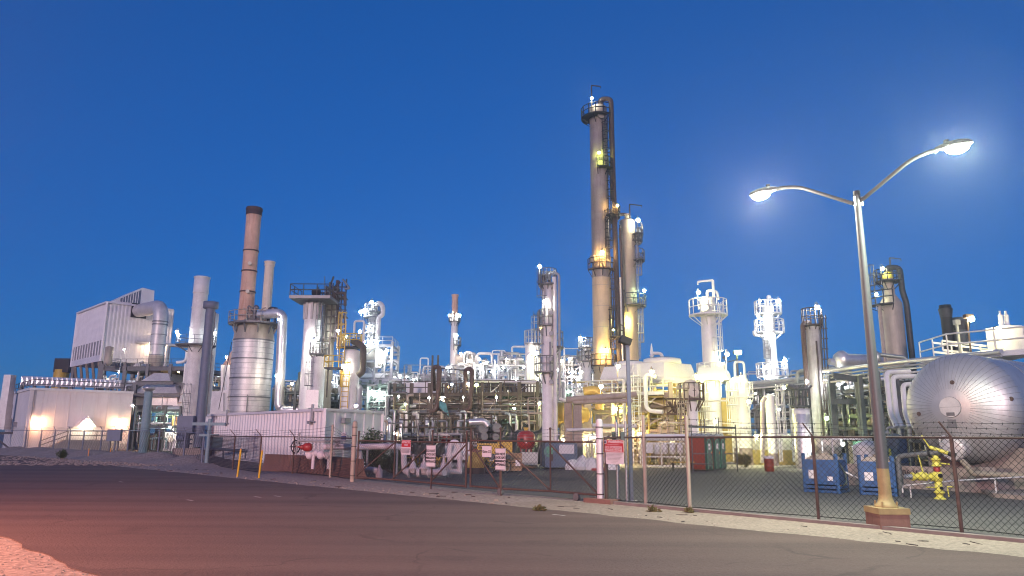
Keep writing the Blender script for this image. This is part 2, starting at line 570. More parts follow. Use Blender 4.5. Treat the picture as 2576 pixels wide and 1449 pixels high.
def column(name, label, cat, x, y, Y, w, ytop, m, dome=.5, bands=3.0, skirt=None, ybot=None, head=None, group=None, n=24, z0=0, band_m=None):
    """vertical vessel standing at depth Y: axis through pixel (x, y), w pixels wide there, top at pixel row ytop"""
    c = XY(x, y, Y)
    r = w / 2 * S(x, y, Y) * CF(x)
    zt = Z(ytop, Y, x)
    t = thing(name, label, cat, (c.x, c.y, z0), group)
    mb = MB().lathe((c.x, c.y, 0), shell_prof(r, z0 + (.0 if not skirt else skirt), zt, dome), n)
    if bands:
        z = z0 + bands
        while z < zt - r * dome - .3:
            mb.band((c.x, c.y, 0), r, z, .06, .012, n)
            z += bands
    mb.build('shell', m, t)
    if skirt:
        MB().cyl((c.x, c.y, z0), (c.x, c.y, z0 + skirt - .003), r * 1.12, r * 1.04, n).build('skirt', 'stained_concrete', t)
    return t, c, r, zt
# ------------------------------------------------------------------ ground, road, yard
rnd = random.Random(7)
def lerp(a, b, t):
    return V(a) + (V(b) - V(a)) * t
def ragged(a, b, n, amp):
    a, b = V(a), V(b)
    d = (b - a)
    q = V((-d.y, d.x, 0)).normalized()
    return [a + d * (i / n) + q * (amp * rnd.uniform(-1, 1)) for i in range(n + 1)]
mb = MB()
mb.add([(-900, -300, 0), (900, -300, 0), (900, 1500, 0), (-900, 1500, 0)], [(0, 1, 2, 3)])
struct('ground', mb, 'gravel')
ED = V((0.722, -0.692, 0))                    # direction of road and fence (to the right, towards the camera)
far0, near0 = G(849, 1230), G(100, 1392)
fe = ragged(far0 - ED * 130, far0 + ED * 60, 380, .09)
ne = ragged(near0 - ED * 130, near0 + ED * 60, 380, .07)
mb = MB()
mb.add([(p.x, p.y, .02) for p in fe] + [(p.x, p.y, .02) for p in ne], [(i, i + 381, i + 382, i + 1) for i in range(380)])
mb.add([(p.x, p.y, .02) for p in ne] + [(p.x, p.y, -.05) for p in ne], [(i, i + 381, i + 382, i + 1) for i in range(380)])
struct('road', mb, 'road_asphalt')
# pale worn concrete strip along the far road edge, right half
mb = MB()
a, b = G(1330, 1283), G(2576, 1425)
mb = MB()
w_ = ragged(far0 + ED * 9, far0 + ED * 60, 120, .05)
q_ = V((0.692, 0.722, 0))
mb.add([(p.x, p.y, .012) for p in [p + q_ * (.0 + .0) for p in w_]] + [(p.x, p.y, .012) for p in [p + q_ * (2.6 + .12 * rnd.random()) for p in w_]], [(i, i + 121, i + 122, i + 1)[::-1] for i in range(120)])
struct('road_shoulder', mb, 'sand')
FP = [G(2930, 1400), G(2420, 1340), G(2060, 1309), G(1736, 1284), G(1625, 1271)]     # fence posts on the right
GP = [G(1505, 1264), G(1385, 1253), G(1258, 1246), G(1183, 1239), G(1172, 1238), G(1085, 1229), G(990, 1220), G(897, 1213)]
ML = [G(886, 1211), G(830, 1201), G(735, 1191), G(651, 1192), G(585, 1182), G(521, 1171)]
f0, f1 = FP[0], ML[-1]
yard = [f0 + q_ * .3, f1 + q_ * .3, V((-62, 92, 0)), V((-70, 190, 0)), V((130, 190, 0)), V((90, 0, 0))]
struct('plant_yard', MB().add([(p.x, p.y, .008) for p in yard], [(0, 5, 4, 3, 2, 1)]), 'yard_asphalt')
def pad(name, pts, m, z):
    return struct(name, MB().add([(p.x, p.y, z) for p in pts], [tuple(range(len(pts)))]), m)
pad('concrete_apron', [G(1000, 1172), G(1880, 1180), G(2100, 1168), G(2500, 1160), V((60, 120, 0)), V((-40, 120, 0)), G(860, 1160)], 'concrete', .014)
pad('asphalt_patch', [G(1040, 1205), G(1185, 1216), G(1330, 1206), G(1420, 1212), G(1490, 1205), G(1300, 1196), G(1110, 1196)], 'patch_asphalt', .016)
# painted dashes on the road
mb = MB()
for x, y in ((640, 1251), (690, 1249), (470, 1259), (1390, 1296), (300, 1213)):
    p = G(x, y)
    a = p + ED * .45
    n_ = q_ * .05
    mb.add([(v.x, v.y, .025) for v in (p - n_, a - n_, a + n_, p + n_)], [(0, 1, 2, 3)])
struct('road_marking', mb, 'road_paint')
# kerb under the right fence
def kerb(name, a, b, w, h, m='kerb_concrete'):
    d = (b - a).normalized()
    n_ = V((-d.y, d.x, 0)) * (w / 2)
    return struct(name, MB().prism([a - n_, b - n_, b + n_, a + n_], -.05, h), m)
kerb('kerb', GP[0] - ED * .1 - q_ * .02, FP[0], .2, .09)
# stones and scraps on the verge
mb = MB()
def stone(mb, p, r):
    k = rnd.random() * 6
    mb.lathe((p.x, p.y, p.z), [(r * .8, -.02), (r * (.9 + .2 * rnd.random()), r * .25), (r * .5, r * (.5 + .2 * rnd.random())), (0, r * .62)], 5, False)
for i in range(900):
    t = rnd.random()
    p = far0 + ED * (-75 + 95 * t) + q_ * abs(rnd.gauss(.1, .9))
    stone(mb, V((p.x, p.y, .0)), rnd.uniform(.012, .05))
for i in range(900):
    t = rnd.random() ** 1.5
    p = near0 + ED * (-9 + 14 * rnd.random()) - q_ * abs(rnd.gauss(.0, 1.5))
    stone(mb, V((p.x, p.y, .0)), rnd.uniform(.008, .03))
for i in range(1500):
    x, y = rnd.uniform(0, 560), rnd.uniform(1143, 1172)
    p = G(x, y)
    stone(mb, V((p.x, p.y, .0)), rnd.uniform(.03, .16))
tag(mb.build('loose_stones', 'gravel'), 'loose stones and gravel scattered along the road verge', 'stones', None, 'stuff')
mb = MB()
for i in range(70):
    p = far0 + ED * (-45 + 75 * rnd.random()) + q_ * rnd.uniform(.1, 2.3)
    a = rnd.uniform(0, 6)
    u_ = V((cos(a), sin(a), 0)) * rnd.uniform(.05, .22)
    v_ = V((-sin(a), cos(a), 0)) * rnd.uniform(.02, .06)
    k = [p - u_, p - v_ * .7, p + u_ * .9 + v_ * .3, p + v_]
    mb.add([(w.x, w.y, .018 + .012 * rnd.random()) for w in k] + [(w.x, w.y, .0) for w in k], [(0, 1, 2, 3), (0, 4, 5, 1), (1, 5, 6, 2), (2, 6, 7, 3), (3, 7, 4, 0)])
tag(mb.build('litter', 'dark_rust'), 'dark scraps of rubber and twigs scattered along the verge', 'litter', None, 'stuff')
# low gravel bank before the far left fence
mb = MB()
nx, ny = 70, 9
A0, A1 = G(-60, 1141), G(560, 1181)
vs = []
for i in range(nx + 1):
    for j in range(ny + 1):
        p = lerp(A0, A1, i / nx) + q_ * (j / ny * 6.5 - .3)
        h = (sin(pi * j / ny) ** 1.5) * (.34 + .22 * sin(i * .7) + .2 * rnd.random()) * min(1, (nx - i) / 12)
        vs.append((p.x + rnd.uniform(-.2, .2), p.y, h - .01))
mb.add(vs, [(i * (ny + 1) + j, (i + 1) * (ny + 1) + j, (i + 1) * (ny + 1) + j + 1, i * (ny + 1) + j + 1) for i in range(nx) for j in range(ny)], True)
struct('gravel_bank', mb, 'gravel')

# ------------------------------------------------------------------ chain-link fences
UP = V((0, 0, 1))
def link_mesh(mb, a, b, z0, z1, w, h, r):
    d = b - a
    L = d.length
    d = d / L
    nrm = V((-d.y, d.x, 0))
    n = int(L / (w / 2))
    rows = int((z1 - z0) / (h / 2)) + 1
    for k in range(n):
        vs, fs = [], []
        for i in range(rows):
            s_ = (k + ((i + k) % 2)) * w / 2
            p = a + d * s_ + UP * (z0 + i * h / 2) + nrm * (.006 * (1 if i % 2 else -1))
            vs += [p + d * r, p - d * r * .5 + nrm * r, p - d * r * .5 - nrm * r]
        for i in range(rows - 1):
            fs += [(i * 3 + q, i * 3 + (q + 1) % 3, i * 3 + 3 + (q + 1) % 3, i * 3 + 3 + q) for q in range(3)]
        mb.add(vs, fs)
def barbed(mb, pts, r=.006):
    for a, b in zip(pts[:-1], pts[1:]):
        n = max(2, int((b - a).length / 1.2))
        q = [a + (b - a) * (i / n) - UP * (.06 * sin(pi * i / n)) for i in range(n + 1)]
        mb.tube(q, r, 3, bend=0, caps=False)
        k = max(1, int((b - a).length / .22))
        for i in range(k):
            p = a + (b - a) * ((i + .5) / k) - UP * (.06 * sin(pi * (i + .5) / k))
            mb.bar(p - UP * .025 + (b - a).normalized() * .015, p + UP * .025, r * 1.6)
def fence(name, label, pts, hts, pm, rm, mm, arms=True, arm_dir=None, cell=.15, wire=.0055, pr=.045, tall=None, group=None, wires=3, no_rail=()):
    t = thing(name, label, 'fence', tuple(lerp(pts[0], pts[-1], .5)), group)
    n = len(pts)
    arm_dir = arm_dir or V((-.62, -.45, 0))
    tops = []
    for i, (p, h) in enumerate(zip(pts, hts)):
        hh = h
        mbp = MB().cyl(p - UP * .1, p + UP * (h + .03), pr, n=8)
        if tall and i in tall:
            mbp = MB().cyl(p - UP * .1, p + UP * (h + tall[i]), pr * 1.35, n=10)
            mbp.ball(p + UP * (h + tall[i]), pr * 1.35, 8, 4, .5)
            for f in (.3, .6, .93):
                mbp.band((p.x, p.y, 0), pr * 1.35, h * f, .05, .008, 10)
        o = mbp.build('post', pm[i] if isinstance(pm, (list, tuple)) else pm, t)
        e = p + UP * (h + .02)
        if arms and not (tall and i in tall):
            MB().bar(e, e + arm_dir * .42 + UP * .36, .05, .03).build('barbed_wire_arm', pm[i] if isinstance(pm, (list, tuple)) else pm, o)
            tops.append([e + (arm_dir * .42 + UP * .36) * f for f in (.3, .63, .96)])
        else:
            dz = (tall or {}).get(i, .4)
            tops.append([e + UP * (dz * f) for f in (.25, .55, .85)])
    mb = MB().tube([p + UP * h for p, h in zip(pts, hts)], .032, 6, bend=0)
    mb.build('top_rail', rm, t)
    mb = MB()
    for i in range(n - 1):
        link_mesh(mb, pts[i], pts[i + 1], .06, hts[i] + .07, cell, cell, wire)
    mb.build('chain_link', mm, t)
    mb = MB()
    for k in range(wires):
        barbed(mb, [q[k] for q in tops])
    mb.build('barbed_wire', mm, t)
    MB().tube([p + UP * .1 for p in pts], wire * 1.2, 4, bend=0).build('tension_wire', mm, t)
    return t
fR = fence('chain_link_fence', 'rusty chain link fence in front of the blue containers and round tank', [FP[0], FP[1], FP[2], FP[3], FP[4], GP[0] + ED * .35], [2.19, 2.18, 2.17, 2.14, 2.12, 2.1],
           ['rust', 'rust', 'rust', 'beige_steel', 'beige_steel', 'dark_rust'], 'dark_rust', 'black_steel', tall={3: .62, 4: .68, 5: .0}, arm_dir=V((-.55, .12, 0)), wire=.008)
fM = fence('chain_link_fence', 'rusty chain link fence in front of the red concrete barriers and white corrugated container', ML, [1.95, 1.98, 1.98, 1.98, 1.98, 1.98],
           ['beige_steel', 'beige_steel', 'rust', 'rust', 'rust', 'dark_rust'], 'dark_rust', 'dark_steel', tall={0: .0, 1: .62}, cell=.16, wire=.008)
LP = [ML[-1] + V((-.6, .5, 0)), G(460, 1165), G(395, 1158), G(318, 1152), G(285, 1151), G(250, 1149), G(205, 1146), G(170, 1144), G(132, 1142), G(98, 1140), G(60, 1138.5), G(-40, 1136)]
fL = fence('chain_link_fence', 'grey chain link fence with leaning barbed wire arms before the low white building', LP, [2.1, 2.2] + [2.28] * 10, 'blue_grey_pipe', 'blue_grey_pipe', 'dark_steel', cell=.4, wire=.008, pr=.07, arm_dir=V((-.62, .2, 0)))
# gate posts
def big_post(label, p, h, r, m, rz=0):
    t = thing('gate_post', label, 'post', tuple(p))
    mb = MB().lathe((p.x, p.y, 0), [(r, -.1), (r, h - .12), (r * .9, h - .04), (r * .5, h), (0, h + .01)], 14)
    mb.build('pipe', m, t)
    for f in (.1, .34, .58, .76, .9):
        MB().band((p.x, p.y, 0), r, h * f, .035, .012, 14).build('strap', 'dark_rust', t)
    return t
big_post('thick round-topped pink stone coloured post where the left gate leaf hinges', GP[7] - ED * .35, 2.75, .115, 'beige_steel')
t = big_post('tall thick white painted gate post on a concrete footing beside the trade zone sign', GP[0] + ED * .1, 2.72, .115, 'pink_white')
MB().box((GP[0].x + .1, GP[0].y - .15, .06), (1.1, .55, .16), atan2(ED.y, ED.x)).build('footing', 'red_concrete', t)
for k, (dx, lab) in enumerate(((.62, 'galvanised post with latch box just right of the white gate post'), (.98, 'second galvanised post with latch box behind the trade zone sign'))):
    p = GP[0] + ED * dx + q_ * .25
    t = thing('latch_post', lab, 'post', tuple(p))
    MB().cyl(p, p + UP * (2.62 + .02 * k), .05, n=10).build('pipe', 'galvanised', t)
    MB().box(p + V((-.1, 0, 2.15)), (.12, .14, .3)).build('latch_box', 'green_steel', t)
# gate leaves (two sliding chain-link leaves)
def gate(label, pts, ztop, zbot, diag, mid_h, wheels):
    t = thing('gate_leaf', label, 'gate', tuple(lerp(pts[0], pts[-1], .5)))
    n = len(pts)
    mb = MB()
    mb.tube([p + UP * ztop for p in pts], .034, 6, bend=0)
    mb.tube([p + UP * zbot for p in pts], .04, 6, bend=0)
    for p in (pts[0], pts[-1]):
        mb.cyl(p + UP * (zbot - .05), p + UP * (ztop + .45), .04, n=8)
    mb.build('frame', 'rust', t)
    for p in pts[1:-1]:
        mbp = MB().cyl(p + UP * zbot, p + UP * (ztop + .45), .032, n=8).ball(p + UP * (ztop + .45), .05, 6, 4)
        mbp.build('upright', 'rust', t)
    for a, b in diag:
        MB().cyl(pts[a] + UP * (ztop - .08) - q_ * .05, pts[b] + UP * (zbot + .06) - q_ * .05, .03, n=6).build('brace', 'rust', t)
    mb = MB()
    for a, b in zip(pts[:-1], pts[1:]):
        link_mesh(mb, a, b, zbot - .06, ztop + .08, .15, .15, .0085)
    mb.build('chain_link', 'dark_steel', t)
    mb = MB()
    for f in (.18, .3, .42):
        barbed(mb, [p + UP * (ztop + f) for p in pts])
    mb.build('barbed_wire', 'dull_steel', t)
    for p in wheels:
        w = MB().bar(p + UP * zbot - q_ * .04, p + UP * .22 - q_ * .04, .14, .07)
        w.cyl(p + UP * .12 - q_ * .1, p + UP * .12 + q_ * .02, .12, n=14)
        w.build('wheel', 'dull_steel', t)
    return t
gate('wide rusty gate leaf carrying the restricted area sign, left of the centre gap', [GP[7], GP[6], GP[5], GP[4]], 1.86, .22, [(1, 0), (2, 1), (3, 2)], 1, [])
gate('wide rusty gate leaf carrying the gate number sign, closing on the white gate post', [GP[3], GP[2], GP[1], GP[0]], 1.95, .24, [(0, 1), (1, 2), (2, 3)], 1, [GP[2] + ED * .05, lerp(GP[1], GP[0], .58)])
# ------------------------------------------------------------------ signs
SN = -q_
def sign(name, label, p, w, h, parts, base='sign_white', u=ED, post=None, tilt=0):
    t = thing(name, label, 'sign', tuple(p))
    u = V(u).normalized()
    n = u.cross(UP)
    MB().bar(p - u * w / 2, p + u * w / 2, .012, h).build('panel', base, t)
    for kind, dx, dy, a, b, m in parts:
        o = p + u * dx + UP * dy + n * .008
        if kind == 'box':
            MB().bar(o - u * a / 2, o + u * a / 2, .004, b).build('colour_field', m, t)
        elif kind == 'frame':
            mb = MB()
            for k in (-1, 1):
                mb.bar(o - u * a / 2 + UP * (k * b / 2), o + u * a / 2 + UP * (k * b / 2), .004, .014)
                mb.bar(o + u * (k * a / 2) - UP * (b / 2), o + u * (k * a / 2) + UP * (b / 2), .004, .014)
            mb.build('border', m, t)
        elif kind == 'disc':
            mb = MB().cyl(o, o + n * .006, a, n=20)
            mb.build('emblem', m, t)
        else:
            text(kind, a, m, o + n * .004, u, UP, t, bold=b)
    if post:
        MB().cyl(p - UP * (p.z) + q_ * .05, p + UP * (h / 2) + q_ * .05, .03, n=8).build('post', 'rust', t)
    return t
def on_fence(x, y, near):                    # point of the fence plane seen at (x, y), pulled 6 cm to the road side
    a, n_ = near, q_
    d = ray(x, y)
    o = V((0, 0, EYE))
    return o + d * ((a - o).dot(n_) / d.dot(n_)) - q_ * .07
pS = on_fence(1547, 1137, FP[4] - q_ * .34)
sign('warning_sign', 'red and white foreign trade zone warning sign on the fence beside the white gate post', pS, .80, .78, [
    ('box', 0, .19, .795, .395, 'sign_red'), ('WARNING', .09, .325, .125, .004, 'sign_white'), ('YOU ARE ENTERING A', 0, .235, .05, 0, 'sign_white'),
    ('U.S. FOREIGN', 0, .145, .112, .003, 'sign_white'), ('TRADE ZONE', 0, .045, .112, .003, 'sign_white'), ('disc', -.32, .32, .065, 0, 'sign_white'), ('disc', -.32, .32, .05, 0, 'sign_blue'),
    ('Whoever enters this zone without authority\nand any merchandise or property in it\nmay be searched by customs officers.\nRemoval of goods without permission\nis an offence under federal law\nand may be punished by fine\nor by imprisonment', 0, -.16, .042, 0, 'sign_black'),
    ('19 U.S.C. 81', 0, -.345, .036, 0, 'sign_black')])
for x, y, lab, near in ((1090, 1147, 'white do not block gate sign on the left gate leaf', GP[5]), (1265, 1155, 'white do not block gate sign beside the small gate number sign', GP[2])):
    p = on_fence(x, y, near) - q_ * .06
    w = 27 * S(x, y, p.y) * 1.35
    h = 54 * S(x, y, p.y)
    sign('notice_sign', lab, p, w, h, [('DO NOT', 0, h * .23, w * .24, .006, 'sign_black'), ('BLOCK GATE', 0, h * .07, w * .205, .006, 'sign_black'), ('EMERGENCY', 0, -h * .09, w * .205, .006, 'sign_black'), ('ENTRANCE', 0, -h * .25, w * .215, .006, 'sign_black'), ('frame', 0, 0, w * .93, h * .95, 'sign_black')], post=True)
p = on_fence(1228, 1136, GP[3])
sign('gate_number_sign', 'small white gate number sign on the middle of the right gate leaf', p, .50, .40, [('Gate 32', 0, 0, .14, .003, 'sign_black')])
p = on_fence(1025, 1125, GP[6])
sign('restricted_sign', 'red and white restricted area sign hanging on the left gate leaf', p, .62, .62, [('box', 0, .15, .61, .28, 'sign_red'), ('RESTRICTED\nAREA', 0, .15, .105, .003, 'sign_white'), ('AUTHORIZED PERSONNEL\nENTERING THIS AREA\nCONSTITUTES CONSENT TO\nSEARCH BY SECURITY', 0, -.15, .05, .001, 'sign_black')])
p = on_fence(853, 1116, ML[1])
sign('restricted_sign', 'small white notice on the fence beside the round-topped gate post', p, .42, .50, [('AUTHORIZED\nPERSONNEL\nONLY\nNO ENTRY', 0, 0, .075, .002, 'sign_black')])
p = on_fence(810, 1098, ML[1]) + q_ * 1.4
sign('pipe_sign', 'small blue and white notice hanging from the red valve pipework', p, .46, .42, [('box', 0, -.06, .45, .2, 'sign_blue'), ('NOTICE', 0, .12, .08, .002, 'sign_black')])

# ------------------------------------------------------------------ road side marker posts
for x, y, h, lab in ((597, 1199, 66, 'yellow marker post nearer the road edge, left of the concrete barriers'), (651, 1203, 66, 'yellow marker post standing in front of the end of the concrete barrier'), (568, 0, 0, None), (0, 0, 0, None)):
    if lab:
        p = G(x, y)
        k = S(x, y, p.y)
        t = thing('marker_post', lab, 'marker post', tuple(p))
        MB().cyl(p, p + V((.07, 0, h * k)), .05, n=10).build('post', 'marker_yellow', t)
        MB().cyl(p + V((.07, 0, h * k)), p + V((.07, 0, h * k + .06)), .052, .03, n=10).build('cap', 'orange_paint', t)
for x, y, lab in ((221, 1154, 'short orange marker stub left of the green bush by the far fence'), (276, 1153, 'short yellow marker stub right of the green bush by the far fence')):
    p = G(x, y)
    t = thing('marker_stub', lab, 'marker post', tuple(p))
    MB().cyl(p, p + UP * .75, .045, n=8).build('post', 'orange_paint', t)
    MB().cyl(p + UP * .755, p + UP * .82, .05, n=8).build('cap', 'marker_yellow', t)
# ------------------------------------------------------------------ jersey barriers
def jersey(a, b, lab, H=.95):
    t = thing('concrete_barrier', lab, 'barrier', tuple(lerp(a, b, .5)), 'red concrete barriers behind the fence')
    d = (b - a).normalized()
    n_ = V((-d.y, d.x, 0))
    prof = [(-.32, 0), (-.32, .08), (-.17, .34), (-.10, H), (.10, H), (.17, .34), (.32, .08), (.32, 0)]
    vs = [p + n_ * q + UP * z for p in (a + d * .02, b - d * .02) for q, z in prof]
    m = len(prof)
    MB().add(vs, [tuple(range(m))[::-1], tuple(range(m, 2 * m))] + [(i, (i + 1) % m, m + (i + 1) % m, m + i) for i in range(m)]).build('body', 'red_concrete', t)
    MB().bar(a + d * .06 + UP * .4 - n_ * .17, a + d * .06 + UP * H - n_ * .11, .03).build('joint', 'grey_steel', t)
J = [G(645, 1184), G(712, 1188), G(788, 1194), G(840, 1199), G(884, 1206)]
for i, lab in enumerate(('end concrete barrier behind the yellow marker post', 'second red concrete barrier from the end, below the red valve wheel', 'third red concrete barrier from the end, under the pipe bends', 'red concrete barrier touching the round-topped gate post')):
    jersey(J[i] + q_ * .55, J[i + 1] + q_ * .55, lab)

# ------------------------------------------------------------------ street lamp
LYP = 18.3
c = XY(2231, 1290, LYP)
t = thing('street_lamp', 'tall twin-arm street lamp with yellow base standing behind the fence', 'street lamp', tuple(c))
ztop = Z(492, LYP, 2152)
MB().prism([c + V((x, y, 0)) for x, y in ((-.36, -.36), (.36, -.36), (.36, .36), (-.36, .36))], 0, .36).build('plinth', 'red_concrete', t)
mb = MB().prism([c + V((x, y, 0)) for x, y in ((-.38, -.38), (.38, -.38), (.38, .38), (-.38, .38))], .36, .50)
mb.build('plinth_cap', 'base_yellow', t)
mb = MB().lathe((c.x, c.y, 0), [(.27, .503), (.27, .54), (.2, .6), (.155, .72), (.15, .8)], 16)
for k in range(4):
    a = pi / 4 + k * pi / 2
    mb.cyl(c + V((cos(a) * .25, sin(a) * .25, .5)), c + V((cos(a) * .25, sin(a) * .25, .64)), .025, n=6)
mb.build('base_plate', 'base_yellow', t)
zy = 1.42
MB().cyl(c + UP * .8, c + UP * zy, .15, .142, 20).build('painted_post', 'base_yellow', t)
MB().cyl(c + UP * zy, c + UP * ztop, .1415, .083, 20).build('post', 'lamp_post_grey', t)
MB().cyl(c + UP * (ztop + .003), c + UP * (ztop + .12), .09, n=14).build('post_cap', 'dark_steel', t)
def arm(pix, Ys, lensc, strength, t=t):
    pts = [W(x, y, Y_) for (x, y), Y_ in zip(pix, Ys)] if Ys else [V(q) for q in pix]
    d = (pts[-1] - pts[-2]).normalized()
    o = MB().tube(pts[:-1] + [pts[-2] + d * .15], .052, 10, bend=.35).build('arm', 'lamp_post_grey', t)
    e = pts[-2] + d * .12
    hd = V((d.x, d.y, d.z * .35)).normalized()
    u = hd.cross(UP).normalized()
    up = u.cross(hd)
    mb = MB()
    secs = [(0, .07, .06), (.12, .10, .10), (.3, .17, .13), (.55, .20, .13), (.74, .15, .09), (.82, .05, .03)]
    vs = []
    for s_, w_, h_ in secs:
        for k in range(10):
            a = 2 * pi * k / 10
            vs.append(e + hd * s_ + u * (w_ * cos(a)) + up * (max(-.35, sin(a)) * h_ + .02))
    fs = [(i * 10 + k, i * 10 + (k + 1) % 10, i * 10 + 10 + (k + 1) % 10, i * 10 + 10 + k) for i in range(len(secs) - 1) for k in range(10)]
    mb.add(vs, fs, True).add(vs[:10], [tuple(range(10))[::-1]]).add(vs[-10:], [tuple(range(10))])
    mb.box(e + hd * .25 + up * .17, (.09, .09, .08))
    h = mb.build('lamp_head', 'lamp_post_grey', t)
    lm = MB()
    c0 = e + hd * .48 - up * .03
    vs = [c0 + (hd * cos(a) * .27 + u * sin(a) * .17) * sin(b) - up * (cos(b) * .16) for b in (pi / 2, pi / 3, pi / 6) for a in [2 * pi * k / 12 for k in range(12)]] + [c0 - up * .16]
    fs = [(i * 12 + k, i * 12 + (k + 1) % 12, i * 12 + 12 + (k + 1) % 12, i * 12 + 12 + k) for i in range(2) for k in range(12)] + [(24 + k, 24 + (k + 1) % 12, 36) for k in range(12)]
    lm.add(vs, fs, True).build('lens', bulb_mat(lensc, strength), h)
    return pts
arm([(2146, 512), (2010, 470), (1965, 472), (1925, 487)], [LYP, 19.4, 19.7, 20.0], (1, .97, .80), 6500)
arm([(2160, 510), (2290, 402), (2340, 381), (2400, 372)], [LYP, 17.1, 16.8, 16.4], (.86, 1, .80), 9000)
mb = MB()
for k in (-1, 1):
    mb.bar(c + V((k * .095, -.04, ztop - .3)), c + V((k * .095, -.04, ztop - .05)), .04, .06)
mb.build('clamp', 'galvanised', t)

# the next lamp along the near verge, behind and left of the viewer, with a warm reddish light
c = V((-19, 9.0, 0))
t = thing('street_lamp', 'street lamp with reddish light on the near verge beyond the left frame edge', 'street lamp', tuple(c))
MB().prism([c + V((x, y, 0)) for x, y in ((-.36, -.36), (.36, -.36), (.36, .36), (-.36, .36))], 0, .4).build('plinth', 'red_concrete', t)
MB().cyl(c + UP * .4, c + UP * 8.2, .15, .085, 20).build('post', 'lamp_post_grey', t)
arm([c + UP * 7.9, c + V((1.0, .2, 8.9)), c + V((1.6, .3, 9.1)), c + V((2.3, .45, 9.0))], None, (1, .36, .22), 50000, t)
# ------------------------------------------------------------------ things standing in the yard
def along(u):
    u = V(u).normalized()
    return u, V((-u.y, u.x, 0))
# portable toilets
def toilet(name, label, p, u, side_m):
    """p = front lower left corner of the door face, u = door face direction; box extends backwards along v"""
    u, v = along(u)
    w, dp, h = 1.08, 1.16, 2.02
    t = thing('portable_toilet', label, 'toilet', tuple(p + u * w / 2 + v * dp / 2), 'portable toilets')
    c = p + u * w / 2 + v * dp / 2
    rz = atan2(u.y, u.x)
    mb = MB().box(c + UP * (h / 2 + .08), (w - .06, dp - .06, h - .06), rz)
    for k in range(3):
        mb.bar(p + v * .04 + v * (k * .36 + .15) - u * -.01 + UP * .2, p + v * (k * .36 + .19) + u * .01 + UP * 1.7, .03)
    mb.build('side_wall', side_m, t)
    MB().box(c + UP * .04, (w, dp, .08), rz).build('skid', 'dark_steel', t)
    mb = MB()
    n = 8
    A = [(w / 2 * 1.02 * cos(pi * i / n), .24 * sin(pi * i / n)) for i in range(n + 1)]
    vs = [c + u * x + v * (q * dp * .52) + UP * (h + .05 + z) for q in (-1, 1) for x, z in A]
    m = n + 1
    mb.add(vs, [(i, i + 1, m + i + 1, m + i) for i in range(n)] + [tuple(range(m))[::-1], tuple(range(m, 2 * m)), (0, m, 2 * m - 1, m - 1)])
    for q in (-.6, -.2, .2, .6):
        vs2 = [c + u * (x * 1.03) + v * (q * dp * .5 + e) + UP * (h + .06 + z * 1.06) for e in (-.03, .03) for x, z in A]
        mb.add(vs2, [(i, i + 1, m + i + 1, m + i) for i in range(n)])
    mb.build('roof', 'toilet_roof', t)
    # front: dark green corner posts and door
    f = p - v * .012
    mb = MB()
    mb.bar(f + u * .05 + UP * .08, f + u * .05 + UP * h, .10, .08)
    mb.bar(f + u * (w - .05) + UP * .08, f + u * (w - .05) + UP * h, .10, .08)
    mb.build('corner_post', 'toilet_green', t)
    d = MB()
    dn = [(w / 2 + .37 * cos(pi - pi * i / 8), h - .34 + .30 * sin(pi * i / 8)) for i in range(9)]
    poly = [(.13, .12), (.13, h - .34)] + dn + [(w - .13, h - .34), (w - .13, .12)]
    vs = [f + u * x + UP * z - v * o for o in (0.02, .06) for x, z in poly]
    m = len(poly)
    d.add(vs, [tuple(range(m)), tuple(range(m, 2 * m))[::-1]] + [(i, (i + 1) % m, m + (i + 1) % m, m + i) for i in range(m)])
    for z in (.35, .62, .9, 1.15):
        d.bar(f + u * .2 + UP * z - v * .07, f + u * (w - .2) + UP * z - v * .07, .02, .16)
    dr = d.build('door', 'toilet_green', t)
    MB().tube([f + u * x + UP * z - v * .075 for x, z in [(.16, .14)] + [(.16, h - .36)] + [(w / 2 + .345 * cos(pi - pi * i / 8), h - .36 + .28 * sin(pi * i / 8)) for i in range(1, 8)] + [(w - .16, h - .36), (w - .16, .14)]], .022, 6, bend=0).build('door_frame', 'toilet_trim', dr)
    MB().bar(f + u * (w / 2 - .17) + UP * 1.5 - v * .08, f + u * (w / 2 + .17) + UP * 1.5 - v * .08, .012, .36).build('notice', 'sign_white', dr)
    MB().bar(f + u * (w - .25) + UP * 1.02 - v * .09, f + u * (w - .25) + UP * 1.18 - v * .09, .05).build('handle', 'orange_paint', dr)
    return t
tu = V((.58, .81, 0)).normalized()
p = G(1776, 1186)
for i, lab in enumerate(('red sided green portable toilet nearest to the tan fence post', 'green portable toilet in the middle of the row of three', 'green portable toilet at the end of the row by the lamp pole')):
    toilet('t', lab, p + tu * (0, 1.42, 2.5)[i] + V((0, 0, 0)), tu, 'toilet_red')
t = thing('pipe_barrier', 'pipe frame with dark beam arched over the three portable toilets', 'frame', tuple(XY(1795, 1150, 45)))
a, b = XY(1742, 1150, 44.6), XY(1854, 1150, 45.2)
mb = MB()
for p in (a, b):
    mb.cyl(p, p + UP * 2.85, .04, n=6)
mb.build('upright', 'grey_steel', t)
MB().bar(a - V((.4, 0, 0)) + UP * 2.72, b + UP * 2.66, .14, .12).build('beam', 'green_steel', t)
mb = MB()
for f in (.22, .3, .56, .62):
    q = lerp(a, b, f)
    mb.cyl(q + UP * 2.3, q + UP * (3.1 + f * .3), .03, n=5)
mb.build('stub', 'grey_steel', t)
mb = MB()
for z in (.5, 1.1):
    mb.tube([a + UP * z, a + V((1.2, -.25, z))], .035, 5)
    mb.tube([b + UP * z, b + V((-1.0, -.35, z))], .035, 5)
mb.build('guard_rail', 'grey_steel', t)
